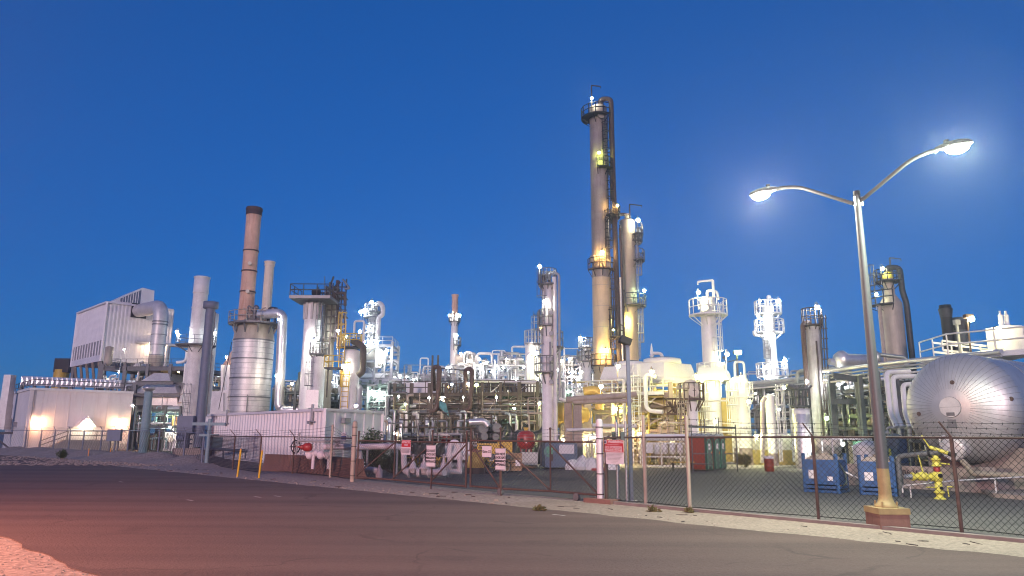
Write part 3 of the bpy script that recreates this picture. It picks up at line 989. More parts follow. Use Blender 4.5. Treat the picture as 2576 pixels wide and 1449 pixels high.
# red barrel
p = G(1936, 1186)
t = thing('steel_drum', 'dented red and white steel drum in the open yard', 'drum', tuple(p))
mb = MB().lathe((p.x, p.y, 0), [(.27, 0), (.29, .02), (.29, .29), (.305, .31), (.29, .33), (.29, .60), (.305, .62), (.29, .64), (.285, .78)], 18)
mb.build('body', 'toilet_red', t)
MB().lathe((p.x, p.y, 0), [(.288, .781), (.30, .80), (.30, .95), (.26, .95), (.26, .90)], 18).build('rim', 'sign_white', t)
# blue chemical totes
def tote(label, x, y, wpx, hpx, rz):
    p = G(x, y)
    k = S(x, y, p.y)
    w, h, dp = wpx * k, hpx * k, wpx * k * .92
    u, v = V((cos(rz), sin(rz), 0)), V((-sin(rz), cos(rz), 0))
    t = thing('chemical_tote', label, 'tote tank', tuple(p + u * w / 2 + v * dp / 2), 'blue chemical totes')
    c = p + u * w / 2 + v * dp / 2
    hb = h * .80
    mb = MB()
    MB().box(c + UP * (hb * .58 + .1), (w - .02, dp - .02, hb * .86 - .1), rz).build('tank', 'blue_paint', t)
    for du in (0, w):
        for dv in (0, dp):
            q = p + u * (du if du == 0 else w) + v * dv
            q = q + u * (.06 if du == 0 else -.06) + v * (.06 if dv == 0 else -.06)
            leg = MB().bar(q, q + UP * h, .11, .11)
            leg.build('leg', 'blue_paint', t)
    mb = MB()
    for a_, b_ in ((p, p + u * w), (p + v * dp, p + u * w + v * dp), (p, p + v * dp), (p + u * w, p + u * w + v * dp)):
        for z in (.07, hb * .19):
            mb.bar(lerp(a_, b_, .06) + UP * z, lerp(a_, b_, .94) + UP * z, .05, .1)
    mb.build('skid_frame', 'blue_paint', t)
    z0 = hb + .03
    corners = [c + u * (i * (w - .1) / 2) + v * (j * (dp - .1) / 2) for i, j in ((-1, -1), (1, -1), (1, 1), (-1, 1))]
    top = [c + u * (i * w * .27) + v * (j * dp * .27) for i, j in ((-1, -1), (1, -1), (1, 1), (-1, 1))]
    mb = MB().add([q + UP * z0 for q in corners] + [q + UP * (z0 + .2) for q in top], [(0, 1, 5, 4), (1, 2, 6, 5), (2, 3, 7, 6), (3, 0, 4, 7), (4, 5, 6, 7)])
    for q in (-.3, .0, .3):
        mb.bar(c + u * (q * w) - v * dp * .43 + UP * (z0 + .03), c + u * (q * w * .6) - v * dp * .25 + UP * (z0 + .2), .05)
    mb.cyl(c + UP * (z0 + .2), c + UP * (z0 + .29), .2, n=16)
    mb.build('lid', 'beige_steel', t)
    for dx, dz, a_, b_ in ((.30, .42, .24, .24), (.78, .30, .15, .12)):
        q = p + u * (w * dx) - v * .0 + UP * (hb * dz + .2) - v * .012
        MB().bar(q - u * a_ / 2 * w, q + u * a_ / 2 * w, .012, b_ * w).build('label_plate', 'sign_white', t)
    e = p + u * w + v * .3 + u * .0
    MB().tube([e + UP * hb * .95 - u * .03, e + u * .1 + v * .2 + UP * hb * .7, e + u * .12 + v * .35 + UP * hb * .35, e + u * .05 + v * .1 + UP * .3], .035, 6, bend=.3).build('hose', 'green_steel', t)
    q = p + u * (w - .05) + v * (dp * .3) + UP * hb * .35
    MB().bar(q - v * .1, q + v * .1, .012, .34).build('warning_plate', 'marker_yellow', t)
    return t
tote('blue chemical tote left of the lamp post, square white label on its front', 2022, 1238, 86, 96, R(-41))
tote('blue chemical tote standing directly behind the yellow based lamp post', 2163, 1245, 84, 98, R(-40))
# hydrant: yellow fire monitor
p = G(2365, 1256)
k = S(2365, 1200, p.y)
t = thing('fire_hydrant', 'yellow fire monitor hydrant with side valve before the round tank', 'hydrant', tuple(p))
mb = MB().lathe((p.x, p.y, 0), [(.2, 0), (.2, .05), (.12, .06), (.12, .2), (.18, .22), (.18, .27), (.13, .28), (.12, .62)], 16)
mb.build('barrel', 'hydrant_yellow', t)
hs = 127 * k
MB().lathe((p.x, p.y, 0), [(.125, .62), (.15, .64), (.16, .80), (.15, .94), (.125, .96)], 16).build('junction', 'hydrant_yellow', t)
MB().lathe((p.x, p.y, 0), [(.11, .962), (.115, 1.0), (.115, 1.10), (.10, 1.14)], 16).build('red_coupling', 'red_paint', t)
mb = MB().lathe((p.x, p.y, 0), [(.105, 1.142), (.17, 1.15), (.17, 1.2), (.13, 1.21), (.13, 1.36), (.17, 1.37), (.17, 1.42), (.1, 1.43), (.1, 1.6)], 16)
mb.tube([p + UP * 1.28, p + V((.45, -.05, 1.22))], .03, 6)
mb.build('valve_body', 'hydrant_yellow', t)
mb = MB().tube([p + UP * 1.55, p + V((-.02, 0, 1.78)), p + V((-.2, -.02, 1.83)), p + V((.32, -.25, 1.62))], .07, 10, bend=.12)
mb.tube([p + V((-.2, -.02, 1.83)), p + V((-.42, -.02, 2.2))], .025, 6).ball(p + V((-.42, -.02, 2.2)), .05)
mb.build('monitor', 'hydrant_yellow', t)
MB().cyl(p + V((.32, -.25, 1.62)), p + V((.52, -.38, 1.52)), .075, .10, 12).build('nozzle', 'black_steel', t)
q = p + UP * .78
mb = MB()
mb.cyl(q, q + V((-.42, -.02, .0)), .09, n=12)
for d in (-.2, -.42, -.66, -.88):
    mb.cyl(q + V((d, 0, 0)), q + V((d - .05, 0, 0)), .15, n=14)
mb.cyl(q + V((-.42, -.02, 0)), q + V((-.95, -.02, 0)), .105, n=12)
mb.ball(q + V((-.55, 0, .02)), .16, 10, 6)
mb.tube([q + V((-.5, 0, .1)), q + V((-.62, 0, .75))], .025, 6)
mb.build('side_valve', 'hydrant_yellow', t)
MB().cyl(q + V((-.95, 0, 0)), q + V((-1.18, 0, 0)), .10, .08, 12).build('hose_cap', 'galvanised', t)
mb = MB().cyl(q + V((.0, -.13, .05)), q + V((0, -.2, .05)), .075, n=12).cyl(p + V((.0, -.13, .4)), p + V((0, -.18, .4)), .055, n=12)
mb.build('outlet_cap', 'black_steel', t)
mb = MB().tube([p + V((-.12, -.05, .42)), p + V((-.5, -.08, .42))], .02, 5).tube([p + V((.3, -.05, .1)), p + V((.28, -.05, .45)), p + V((.5, -.05, .43))], .025, 6)
mb.build('drain_lever', 'hydrant_yellow', t)
# ------------------------------------------------------------------ the horizontal aluminium clad tank
TYd = 30.0
hc = W(2390, 1024, TYd)                       # pole of the front head
ax = V((cos(R(35)), sin(R(35)), 0))
Rt = 138 * S(2400, 1030, TYd)
t = thing('horizontal_tank', 'huge aluminium clad horizontal tank with radial seams behind the fence', 'tank', (hc.x, hc.y, 0))
hd = .5
prof = [(0.001, 0)] + [(Rt * sin(pi / 2 * i / 14), Rt * hd * (1 - cos(pi / 2 * i / 14))) for i in range(1, 15)] + [(Rt, Rt * hd + 7.5), (Rt * .8, Rt * hd + 8.3), (0.001, Rt * hd + 8.7)]
MB().spin(hc, ax, prof, 64).build('shell', 'tank_aluminium', t)
_, aa, bb = MB().frame(V((0, 0, 0)), ax)
mb = MB()
for i in range(56):                           # radial standing seams on the head
    a = 2 * pi * i / 56 + .02
    dirn = aa * cos(a) + bb * sin(a)
    pts = [hc + dirn * (r + .0) + ax * (tt - .006) for r, tt in prof[3:15]]
    mb.tube(pts, .0065, 4, bend=0, caps=False)
for f in (1.9, 3.2, 4.5, 5.8):
    mb.spin(hc + ax * (Rt * hd + f), ax, [(Rt - .01, -.03), (Rt + .012, -.03), (Rt + .012, .03), (Rt - .01, .03)], 64)
mb.build('cladding_seam', 'tank_seam', t)
rc = 25 * S(2387, 1024, TYd)
mb = MB().spin(hc - ax * .025, ax, [(.001, 0), (rc * .97, .01), (rc, .05), (rc, .12)], 32)
mb = MB().cyl(hc + ax * .12, hc - ax * .03, rc, n=32)
o = mb.build('head_cover', 'aluminium', t)
mb = MB().torus(hc + ax * .02, ax, rc * 1.0, .018, 32, 4)
sd = ax.cross(UP).normalized()
mb.bar(hc - ax * .03 - sd * rc * .95, hc - ax * .03 + sd * rc * .95, .012, .012)
mb.bar(hc - ax * .035 - UP * (rc * .7) - sd * .16, hc - ax * .035 - UP * (rc * .7) + sd * .16, .012, .14)
mb.bar(hc - ax * .0 - UP * (rc * 1.6) - sd * .16, hc - ax * .0 - UP * (rc * 1.6) + sd * .16, .03, .3)
mb.build('cover_frame', 'dull_steel', o)
for (r_, a) in ((.45, R(98)), (.62, R(-10)), (.9, R(172)), (.06, R(250))):
    i = min(14, max(1, int(round(math.asin(min(1, r_)) / (pi / 2) * 14))))
    p0 = hc + (aa * -cos(a) + bb * sin(a)) * (Rt * r_) + ax * (Rt * hd * (1 - sqrt(1 - r_ * r_)) - .03)
    MB().cyl(p0, p0 + ax * .04, .09, n=10).build('rust_spot', 'rust', t)
# manway
mc = W(2406, 1128, TYd)
r_ = 30 * S(2406, 1128, TYd)
off = (mc - hc)
rad = (off - ax * off.dot(ax)).length
tt = Rt * hd * (1 - sqrt(max(0, 1 - (rad / Rt) ** 2)))
mp = hc + (off - ax * off.dot(ax))
mb = MB().cyl(mp + ax * (tt + .5), mp - ax * .12, r_ * .82, n=28).cyl(mp - ax * .12, mp - ax * .26, r_, n=28)
mb.spin(mp - ax * .30, ax, [(.001, -.05), (r_ * .6, -.03), (r_ * .98, .0), (r_ * .98, .04)], 28)
for i in range(24):
    a = 2 * pi * i / 24
    q = mp + (aa * cos(a) + bb * sin(a)) * r_ * .88 - ax * .34
    mb.cyl(q, q + ax * .06, .03, n=6)
mb.tube([mp + sd * -1 * r_ * 1.0 - ax * .1 - UP * .1, mp - sd * r_ * 1.15 - ax * .1 + UP * r_ * .9, mp - sd * r_ * .6 - ax * .2 + UP * r_ * 1.0], .05, 8)
mb.build('manway', 'aluminium', t)
mb = MB()
for f in (1.0, 5.5):
    q = hc + ax * (Rt * hd + f)
    u, v = along(sd)
    mb.prism([V((q.x, q.y, 0)) + sd * a_ + ax * b_ for a_, b_ in ((-Rt * .85, -.35), (Rt * .85, -.35), (Rt * .85, .35), (-Rt * .85, .35))], -.02, hc.z - Rt * .72)
mb.build('saddle', 'stained_concrete', t)
# containment wall behind and under the tank
t = thing('containment_wall', 'low stained concrete wall below the round tank with painted numbers', 'wall', tuple(hc * 1))
wa = XY(2375, 1180, 31.2)
wb = wa + ax * 12
nn = V((-ax.y, ax.x, 0))
w0 = wa - nn * 2.2 - ax * .6
w1 = w0 + nn * 6.2
mb = MB().prism([w0, w0 + ax * 10, w0 + ax * 10 + nn * .3, w0 + nn * .3], -.02, .95)
mb.prism([w0 + nn * .303, w1, w1 + ax * .3, w0 + nn * .303 + ax * .3], -.02, .948)
mb.build('concrete', 'stained_concrete', t)
ud = (w0 - w1).normalized()
text('106-V-12', .34, 'sign_black', w0 + nn * 3.2 + UP * .66 - ax * .002, ud, UP, t, 'painted_number', bold=.006)
# sloping concrete ramp block at the right foreground
a, b, c_, d = G(2440, 1232), G(2700, 1262), G(2700, 1222), G(2440, 1218)
struct('concrete_pit_edge', MB().prism([G(2455, 1236), G(2500, 1252), G(2760, 1275), G(2760, 1225), G(2480, 1222)], -.05, .16), 'stained_concrete')
t = thing('water_pipe', 'pale pipe running along the ground below the round tank', 'pipe', tuple(G(2450, 1215)))
q0, q1 = W(2452, 1184, 28.6), W(2640, 1200, 27.5)
MB().tube([q0 + UP * .35 + V((-.25, .3, 0)), q0 + V((-.2, 0, .1)), q0 + V((-.1, 0, -.12)), q0 + V((.3, 0, -.12)), q1], .11, 10, bend=.2).build('line', 'pipe_tan', t)
MB().box(q0 + V((.5, .2, -.1)), (.5, .4, .45)).build('support', 'stained_concrete', t)
t = thing('conduit', 'thin white conduit on short stubs crossing below the round tank', 'pipe', tuple(G(2420, 1222)))
q0, q1 = W(2270, 1222, 27.2), W(2640, 1196, 28)
MB().tube([q0 - UP * .25, q0, lerp(q0, q1, .35) + UP * .05, q1], .028, 6, bend=.1).build('line', 'pipe_white', t)
mb = MB()
for f in (.05, .62):
    q = lerp(q0, q1, f)
    mb.cyl(V((q.x, q.y, 0)), q, .03, n=6)
mb.build('stub', 'pipe_white', t)
t = thing('suction_pipe', 'dark grey pipe lying from the second blue tote to the yellow hydrant', 'pipe', tuple(G(2300, 1225)))
q0, q1 = W(2258, 1148, 27.6), W(2362, 1138, 26.5)
MB().tube([V((q0.x, q0.y, 0)), q0, q1], .10, 10, bend=.2).build('line', 'grey_steel', t)
MB().cyl(q1 - (q1 - q0).normalized() * .35, q1 - (q1 - q0).normalized() * .28, .14, n=12).build('flange', 'black_steel', t)
p = G(2245, 1200)
t = thing('fire_hydrant', 'small yellow hydrant far behind the second blue tote', 'hydrant', tuple(p))
mb = MB().lathe((p.x, p.y, 0), [(.14, 0), (.14, .06), (.09, .08), (.09, .9), (.16, .92), (.16, 1.0), (.08, 1.02), (.06, 1.5), (.02, 1.55)], 12).tube([p + V((-.4, 0, .7)), p + V((.3, 0, .7))], .08, 8)
mb.build('barrel', 'hydrant_yellow', t)
MB().torus(p + V((.34, 0, .7)), (1, 0, 0), .16, .025, 14, 4).build('hand_wheel', 'hydrant_yellow', t)
# white plank between the totes
q0, q1 = W(2126, 1187, 29.5), W(2170, 1208, 29.2)
t = thing('hose_ramp', 'white plank ramp lying between the two blue totes', 'plank', tuple(V((q0.x, q0.y, 0))))
MB().bar(V((q0.x, q0.y, q0.z)), V((q1.x, q1.y, q1.z)), .14, .05).build('plank', 'sign_white', t)
MB().bar(V((q0.x, q0.y, 0)), q0, .08, .08).build('stand', 'grey_steel', t)

# ------------------------------------------------------------------ corrugated container building
CB0, CB1, CB2 = XY(515, 1100, 64), XY(815, 1090, 45.5), XY(961, 1090, 51)
Hc = Z(1027, 45.5, 815)
t = thing('container_building', 'long white corrugated steel container building behind the fence', 'building', tuple(lerp(CB0, CB2, .5)))
def corrugated(a, b, z0, z1, pitch, depth, n_out, flat=.35):
    d = (b - a)
    L = d.length
    d = d / L
    n = max(1, int(L / pitch))
    p = L / n
    pl = []
    for i in range(n):
        s0 = i * p
        pl += [(s0, 0), (s0 + p * flat, 0), (s0 + p * .5, depth), (s0 + p * (.5 + flat), depth)]
    pl.append((L, 0))
    mb = MB()
    vs = [a + d * s_ - n_out * o + UP * z for z in (z0, z1) for s_, o in pl]
    m = len(pl)
    mb.add(vs, [(i, i + 1, m + i + 1, m + i) for i in range(m - 1)])
    return mb
n1 = V(((CB1 - CB0).y, -(CB1 - CB0).x, 0)).normalized()
n2 = V(((CB2 - CB1).y, -(CB2 - CB1).x, 0)).normalized()
corrugated(CB0, CB1, .25, Hc - .16, .56, .11, n1).build('long_wall', 'siding', t)
corrugated(CB1, CB2, .25, Hc - .16, .9, .05, n2, .44).build('end_wall', 'siding', t)
CB3 = CB2 + (CB0 - CB1)
mb = MB()
for a_, b_, n_ in ((CB0, CB1, n1), (CB1, CB2, n2)):
    mb.bar(a_ + UP * (Hc - .08) + n_ * .02, b_ + UP * (Hc - .08) + n_ * .02, .14, .17)
    mb.bar(a_ + UP * .16 + n_ * .02, b_ + UP * .16 + n_ * .02, .14, .2)
for p in (CB0, CB1, CB2):
    mb.bar(p + UP * .02, p + UP * Hc, .17, .17)
mb.build('corner_frame', 'siding', t)
MB().add([p + UP * (Hc - .03) for p in (CB0, CB1, CB2, CB3)] + [p + UP * .2 for p in (CB0, CB1, CB2, CB3)], [(0, 1, 2, 3), (2, 6, 7, 3), (3, 7, 4, 0)]).build('roof', 'siding_panel', t)
u1 = (CB1 - CB0).normalized()
for f in (.24, .93):
    q = lerp(CB0, CB1, f) + n1 * .1
    o = MB().tube([q + UP * (Hc + .3), q + UP * (Hc - .75)], .09, 6).cyl(q - u1 * .3 + UP * (Hc - .8), q + u1 * .3 + UP * (Hc - .8), .07, n=6).build('flood_lamp', 'pipe_grey', t)
    MB().box(q - u1 * .3 + UP * (Hc - .86), (.3, .26, .18), atan2(u1.y, u1.x)).build('lamp_housing', 'pipe_grey', o)
q = lerp(CB1, CB2, .32) + n2 * .12
MB().box(q + UP * (Hc - .72), (.62, .26, .34), atan2((CB2 - CB1).y, (CB2 - CB1).x)).build('vent_hood', 'pipe_grey', t)
q = lerp(CB0, CB1, .085) + n1 * .015
MB().bar(q + UP * 1.25, q + u1 * 2.8 + UP * 1.25, .02, 1.1).build('repair_patch', 'teal_pipe', t)
q = lerp(CB1, CB2, .5) + UP * (Hc + .02)
lamp(t, q + UP * .25, COOL, 500, .15, 0)
# pipe rail running along the container
t = thing('guard_pipe', 'blue grey guard pipe running low along the container wall', 'pipe', tuple(CB0 + n1 * 3))
a_, b_ = G(458, 1164) + V((0, 3, 0)), G(648, 1166) + V((0, 2, 0))
MB().tube([a_ + UP * .95, b_ + UP * .8], .11, 8).build('line', 'blue_grey_pipe', t)
mb = MB()
for f in (.02, .35, .68, .98):
    q = lerp(a_, b_, f)
    mb.cyl(q, q + UP * .9, .07, n=8)
mb.build('support', 'blue_grey_pipe', t)
# ------------------------------------------------------------------ white pipework with red valve behind the barriers
PY = 38.0
t = thing('valve_manifold', 'white pipe run with dark red actuator and hand wheel above the barriers', 'valve', tuple(XY(800, 1150, PY)))
MB().tube([W(815, 1124, PY), W(905, 1124, PY), W(985, 1123, PY), W(1016, 1124, PY), W(1016, 1160, PY), W(1018, 1188, PY), W(1040, 1188, PY), W(1090, 1188, PY - .6), W(1118, 1189, PY - 1.4)], .155, 12, bend=.4).build('main_pipe', 'pink_white', t)
mb = MB()
c0 = W(774, 1125, PY)
mb.spin(c0, (1, 0, 0), [(.05, -.24), (.16, -.22), (.22, -.1), (.22, .1), (.16, .22), (.05, .24)], 16)
mb.cyl(c0 + V((-.34, 0, 0)), c0 + V((-.24, 0, 0)), .13, n=12)
mb.cyl(c0 + V((-.6, 0, .02)), c0 + V((-.24, 0, 0)), .05, n=8)
mb.build('actuator', 'red_paint', t)
MB().torus(c0 + V((-.62, 0, .02)), (1, -.5, 0), .32, .03, 24, 6).bar(c0 + V((-.62, 0, -.3)), c0 + V((-.62, 0, .32)), .04).bar(c0 + V((-.77, -.28, .02)), c0 + V((-.47, .28, .02)), .04).cyl(c0 + V((-.95, 0, .02)), c0 + V((-.5, 0, .02)), .03, n=6).build('hand_wheel', 'dark_steel', t)
mb = MB()
mb.tube([c0 + V((-.55, 0, .32)), c0 + V((1.5, 0, .30))], .055, 8)
mb.tube([c0 + V((-.6, 0, -.4)), c0 + V((-.5, 0, .35)), c0 + V((-.46, 0, .75))], .05, 8)
mb.build('signal_pipe', 'pipe_grey', t)
mb = MB()
for dx, r_, dz in ((.1, .2, -.42), (.42, .16, -.3), (.68, .22, -.40), (1.0, .2, -.42), (1.25, .16, -.3)):
    mb.ball(c0 + V((dx, .1, dz)), r_, 12, 8)
mb.cyl(c0 + V((-.1, .1, -.35)), c0 + V((1.4, .1, -.35)), .11, n=10).cyl(c0 + V((.3, .1, -1.1)), c0 + V((.3, .1, -.3)), .09, n=8).cyl(c0 + V((1.1, .1, -1.1)), c0 + V((1.1, .1, -.3)), .09, n=8)
mb.build('wrapped_valve', 'pink_white', t)
for (x, y) in ((1039, 1176), (1066, 1176), (1116, 1176)):
    q = W(x, y, PY - .5)
    mb = MB().lathe((q.x, q.y, q.z), [(.13, -.26), (.15, -.1), (.24, -.06), (.24, 0), (.17, .02), (.14, .2), (.07, .28), (.06, .55), (.09, .56), (.03, .66)], 14)
    for k in (-1, 1):
        mb.cyl(q + V((k * .2, 0, -.25)), q + V((k * .27, 0, -.25)), .23, n=12)
    mb.build('valve', 'pink_white', t)
    MB().torus(q + UP * .6, (0, 0, 1), .17, .02, 14, 4).build('hand_wheel', 'pipe_grey', t)
LQ = PY - .4
MB().tube([W(1131, 1186, LQ), W(1131, 1130, LQ), W(1134, 1116, LQ), W(1143, 1111, LQ), W(1152, 1116, LQ), W(1156, 1130, LQ), W(1157, 1188, LQ)], .135, 12, bend=.28).build('loop', 'pink_white', t)
mb = MB().tube([W(1118, 1186, LQ), W(1162, 1186, LQ)], .14, 10).tube([W(1122, 1143, LQ), W(1185, 1141, LQ + .3)], .12, 10)
for x in (1124, 1131, 1157):
    for y in (1148, 1172):
        q = W(x, y, LQ)
        mb.cyl(q - UP * .04, q + UP * .04, .21, n=12)
mb.build('cross_pipe', 'pink_white', t)
MB().torus(W(1174, 1150, PY - .9), (1, .3, 0), .27, .028, 20, 6).bar(W(1174, 1138, PY - .9), W(1174, 1162, PY - .9), .03).build('loop_wheel', 'pipe_grey', t)
mb = MB().tube([W(903, 1130, PY + .6), W(906, 1165, PY + .6), W(907, 1180, PY + .5), W(935, 1182, PY - .2), W(956, 1186, PY - .8)], .16, 12, bend=.4)
q = W(954, 1186, PY - .8)
mb.lathe((q.x, q.y, 0), [(.16, 0), (.18, .12), (.13, .3), (.06, .45), (.06, .6), (.02, .65)], 12)
mb.build('branch', 'pink_white', t)
mb = MB()
for x in (925, 1000, 1030, 1080):
    q = W(x, 1124 if x < 1010 else 1190, PY - (0 if x < 1010 else .5))
    mb.cyl(V((q.x, q.y, 0)), q, .06, n=6)
mb.build('support', 'pipe_grey', t)
# ------------------------------------------------------------------ bush
def bush(label, x, y, Y, w, h, n, m='leaf', seed=1, size=.16, lobes=7, stem=True):
    r = random.Random(seed)
    c = XY(x, y, Y)
    t = thing('bush', label, 'bush', tuple(c))
    mb = MB()
    L = []
    for i in range(lobes):
        a = r.uniform(0, 2 * pi)
        q = r.uniform(0, .6) * w / 2
        hh = h * r.uniform(.35, .95) * (1 - .4 * q / (w / 2))
        L.append((V((q * cos(a), q * sin(a), hh * .62)), w * r.uniform(.16, .26), hh * r.uniform(.3, .42)))
    for i in range(n):
        ce, rr, rz = L[r.randrange(len(L))]
        d = V((r.gauss(0, 1), r.gauss(0, 1), r.gauss(0, 1))).normalized()
        f = r.uniform(.45, 1.08)
        p = c + ce + V((d.x * rr * f, d.y * rr * f, d.z * rz * f))
        if p.z < .02:
            continue
        a = V((r.gauss(0, 1), r.gauss(0, 1), r.gauss(0, .8) + .5)).normalized()
        b = a.cross(V((r.gauss(0, 1), r.gauss(0, 1), r.gauss(0, 1)))).normalized()
        s_ = size * r.uniform(.6, 1.2)
        mb.add([p, p + a * s_ * .5 + b * s_ * .2, p + a * s_, p + a * s_ * .5 - b * s_ * .2], [(0, 1, 2, 3)])
    mb.build('foliage', m, t)
    if stem:
        mb = MB()
        for ce, rr, rz in L:
            mb.tube([c, c + V((ce.x * .5, ce.y * .5, ce.z * .5)), c + ce], .025, 5, bend=.05)
        mb.build('stem', 'wood', t)
    return t
bush('tall green shrub growing against the end of the corrugated container', 930, 1150, 40.5, 2.1, 3.1, 2600, seed=3, size=.2, lobes=12)
bush('low spreading shrub beside the tall green shrub, behind the white pipe', 985, 1150, 42, 2.6, 1.5, 1400, 'leaf', 9, .2, 9)
bush('small round green bush at the foot of the far left fence', 158, 1151, 57.5, 1.15, 1.0, 900, 'leaf', 5, .14, 6)
bush('pale grassy weed clump beside the portable toilets', 1868, 1150, 52, 1.6, 1.2, 900, 'dry_leaf', 6, .3, 6, False)
for i, (x, y, lab) in enumerate(((1360 // 1, 1286, 'dry weed tuft at the foot of the kerb left of the white gate post'), (1730, 1290, 'weed tuft growing at the kerb by the tan fence post'), (1640, 1288, 'flat dry weed tuft on the verge between the two tan posts'), (808, 1192, 'small weed tuft at the base of the concrete barriers'), (690, 1168, 'dry weed patch at the foot of the first barrier'))):
    p = G(x, y)
    bush(lab, x, y, p.y, .42, .13, 170, 'dry_leaf', 20 + i, .13, 5, False)
# ------------------------------------------------------------------ floodlight pole, yard lamp pole
p = G(1589, 1262)
t = thing('floodlight_pole', 'slim blue grey pole with unlit black floodlight behind the fence', 'lamp pole', tuple(p))
zt = Z(868, p.y, 1580)
MB().bar(p, p + UP * zt, .12, .12).build('pole', 'blue_grey_pipe', t)
q = p + UP * (zt + .1)
MB().bar(q + V((-.26, -.05, .12)), q + V((.1, .0, -.02)), .30, .24).build('floodlight', 'black_steel', t)
MB().box(p + UP * .02, (.34, .34, .04)).build('base_plate', 'galvanised', t)
c = XY(1868, 1150, 69)
zt = Z(892, 69, 1860)
t = thing('yard_lamp_pole', 'tall slim grey pole carrying lit floodlights beside the white vessels', 'lamp pole', tuple(c))
MB().cyl(c, c + UP * zt, .13, .09, 10).build('pole', 'lamp_post_grey', t)
MB().tube([c + V((-1.2, 0, zt - .4)), c + V((-1.0, 0, zt - .75)), c + V((-.05, 0, zt - .5))], .05, 6).build('arm', 'lamp_post_grey', t)
o = MB().box(c + V((.05, 0, zt + .22)), (.7, .5, .22)).build('floodlight', 'lamp_post_grey', t)
MB().box(c + V((.05, -.28, zt + .18)), (.62, .06, .34)).build('lens', bulb_mat(LIME, 260), o)
o = MB().box(c + V((-1.2, 0, zt - .3)), (.3, .3, .2)).build('floodlight', 'lamp_post_grey', t)
# ------------------------------------------------------------------ bicycles
def bicycle():
    t = thing('bicycle', 'yellow bicycle', 'bicycle', (0, 0, 0), 'yellow bicycles parked in the yard')
    wr = .33
    for x in (-.52, .52):
        w = MB().torus((x, 0, wr), (0, 1, 0), wr, .022, 24, 6).build('wheel', 'rubber', t)
        mb = MB().torus((x, 0, wr), (0, 1, 0), wr - .035, .012, 24, 4)
        for k in range(8):
            a = 2 * pi * k / 8
            mb.cyl((x, 0, wr), (x + cos(a) * (wr - .03), 0, wr + sin(a) * (wr - .03)), .004, n=3, caps=False)
        mb.cyl((x, -.05, wr), (x, .05, wr), .03, n=8)
        mb.build('rim', 'galvanised', w)
    mb = MB()
    bb_, st, hd_, hb = (-.06, 0, .30), (-.2, 0, .82), (.36, 0, .84), (.41, 0, .62)
    for a, b in ((bb_, st), (st, hd_), (bb_, hb), (hd_, hb), (bb_, (-.52, .03, wr)), (st, (-.52, .03, wr)), (hb, (.52, .03, wr))):
        mb.cyl(a, b, .025, n=6)
    mb.tube([(-.86, 0, .34), (-.78, 0, .56), (-.52, 0, .70), (-.26, 0, .56)], .022, 5, bend=.12)
    mb.build('frame', 'yellow_paint', t)
    mb = MB().tube([(.36, 0, .84), (.34, 0, 1.0), (.3, -.1, 1.04), (.2, -.3, 1.05)], .014, 5, bend=.06).tube([(.34, 0, 1.0), (.3, .1, 1.04), (.2, .3, 1.05)], .014, 5, bend=.06)
    mb.build('handlebar', 'dark_steel', t)
    MB().lathe((-.22, 0, .86), [(.02, 0), (.11, .02), (.12, .06), (.06, .09), (0, .09)], 10).cyl((-.2, 0, .8), (-.22, 0, .88), .015, n=5).build('saddle', 'rubber', t)
    MB().box((.56, 0, .92), (.3, .36, .22)).build('basket', 'dull_steel', t)
    mb = MB().cyl((-.06, -.07, .30), (-.06, .07, .30), .09, n=12).bar((-.06, -.08, .30), (.08, -.1, .22), .02).bar((-.06, .08, .30), (-.2, .1, .38), .02)
    mb.build('crank', 'dark_steel', t)
    return t
bk = bicycle()
BL = [(1212, 42, 15, 'yellow bicycle parked nearest to the yellow compressor'), (1232, 43.2, -18, 'yellow bicycle leaning behind the gate number sign'), (1252, 42.3, 30, 'yellow bicycle half hidden behind the right do not block gate sign'), (1272, 43.4, 200, 'yellow bicycle facing the other way beside the wooden crate'),
      (1028, 42.5, 60, 'yellow bicycle behind the restricted area sign'), (1049, 43, 75, 'yellow bicycle behind the first white valve from the left'), (1066, 42.4, 100, 'yellow bicycle behind the second white valve from the left'), (1000, 42.8, 80, 'yellow bicycle standing left of the white pipe elbow'), (1112, 43.5, 60, 'yellow bicycle just right of the left do not block gate sign'), (1096, 44, 120, 'yellow bicycle behind the left do not block gate sign')]
for i, (x, Y, a, lab) in enumerate(BL):
    o = bk if i == 0 else copy_tree(bk)
    o.location = XY(x, 1150, Y)
    o.rotation_euler = (R(random.Random(i).uniform(-5, 5)), 0, R(a))
    o['label'] = lab
# yellow compressor / welding machine
c = XY(1240, 1150, 47.5)
t = thing('compressor', 'yellow engine compressor on wheels behind the yellow bicycles', 'compressor', tuple(c))
MB().prism([c + V((-1.0, -.5, 0)), c + V((1.25, -.5, 0)), c + V((1.25, .5, 0)), c + V((-1.0, .5, 0))], .95, 1.6).prism([c + V((.3, -.49, 0)), c + V((1.24, -.49, 0)), c + V((1.24, .49, 0)), c + V((.3, .49, 0))], 1.602, 1.72).build('canopy', 'yellow_paint', t)
mb = MB()
for k in range(5):
    mb.bar(c + V((-.9, -.51, 1.06 + k * .1)), c + V((-.15, -.51, 1.06 + k * .1)), .02, .05)
mb.build('grille', 'dark_steel', t)
mb = MB().bar(c + V((-1.1, 0, .5)), c + V((1.3, 0, .5)), .8, .15)
mb.cyl(c + V((-.6, -.1, .78)), c + V((1.2, -.1, .78)), .25, n=12)
mb.build('chassis', 'pipe_grey', t)
for x in (-.6, .8):
    MB().cyl(c + V((x, -.48, .32)), c + V((x, .48, .32)), .32, n=16).build('wheel', 'rubber', t)
c = XY(1196, 1150, 41.5)
t = thing('equipment_skid', 'pale green pump box on a dark skid beside the right gate edge', 'pump', tuple(c))
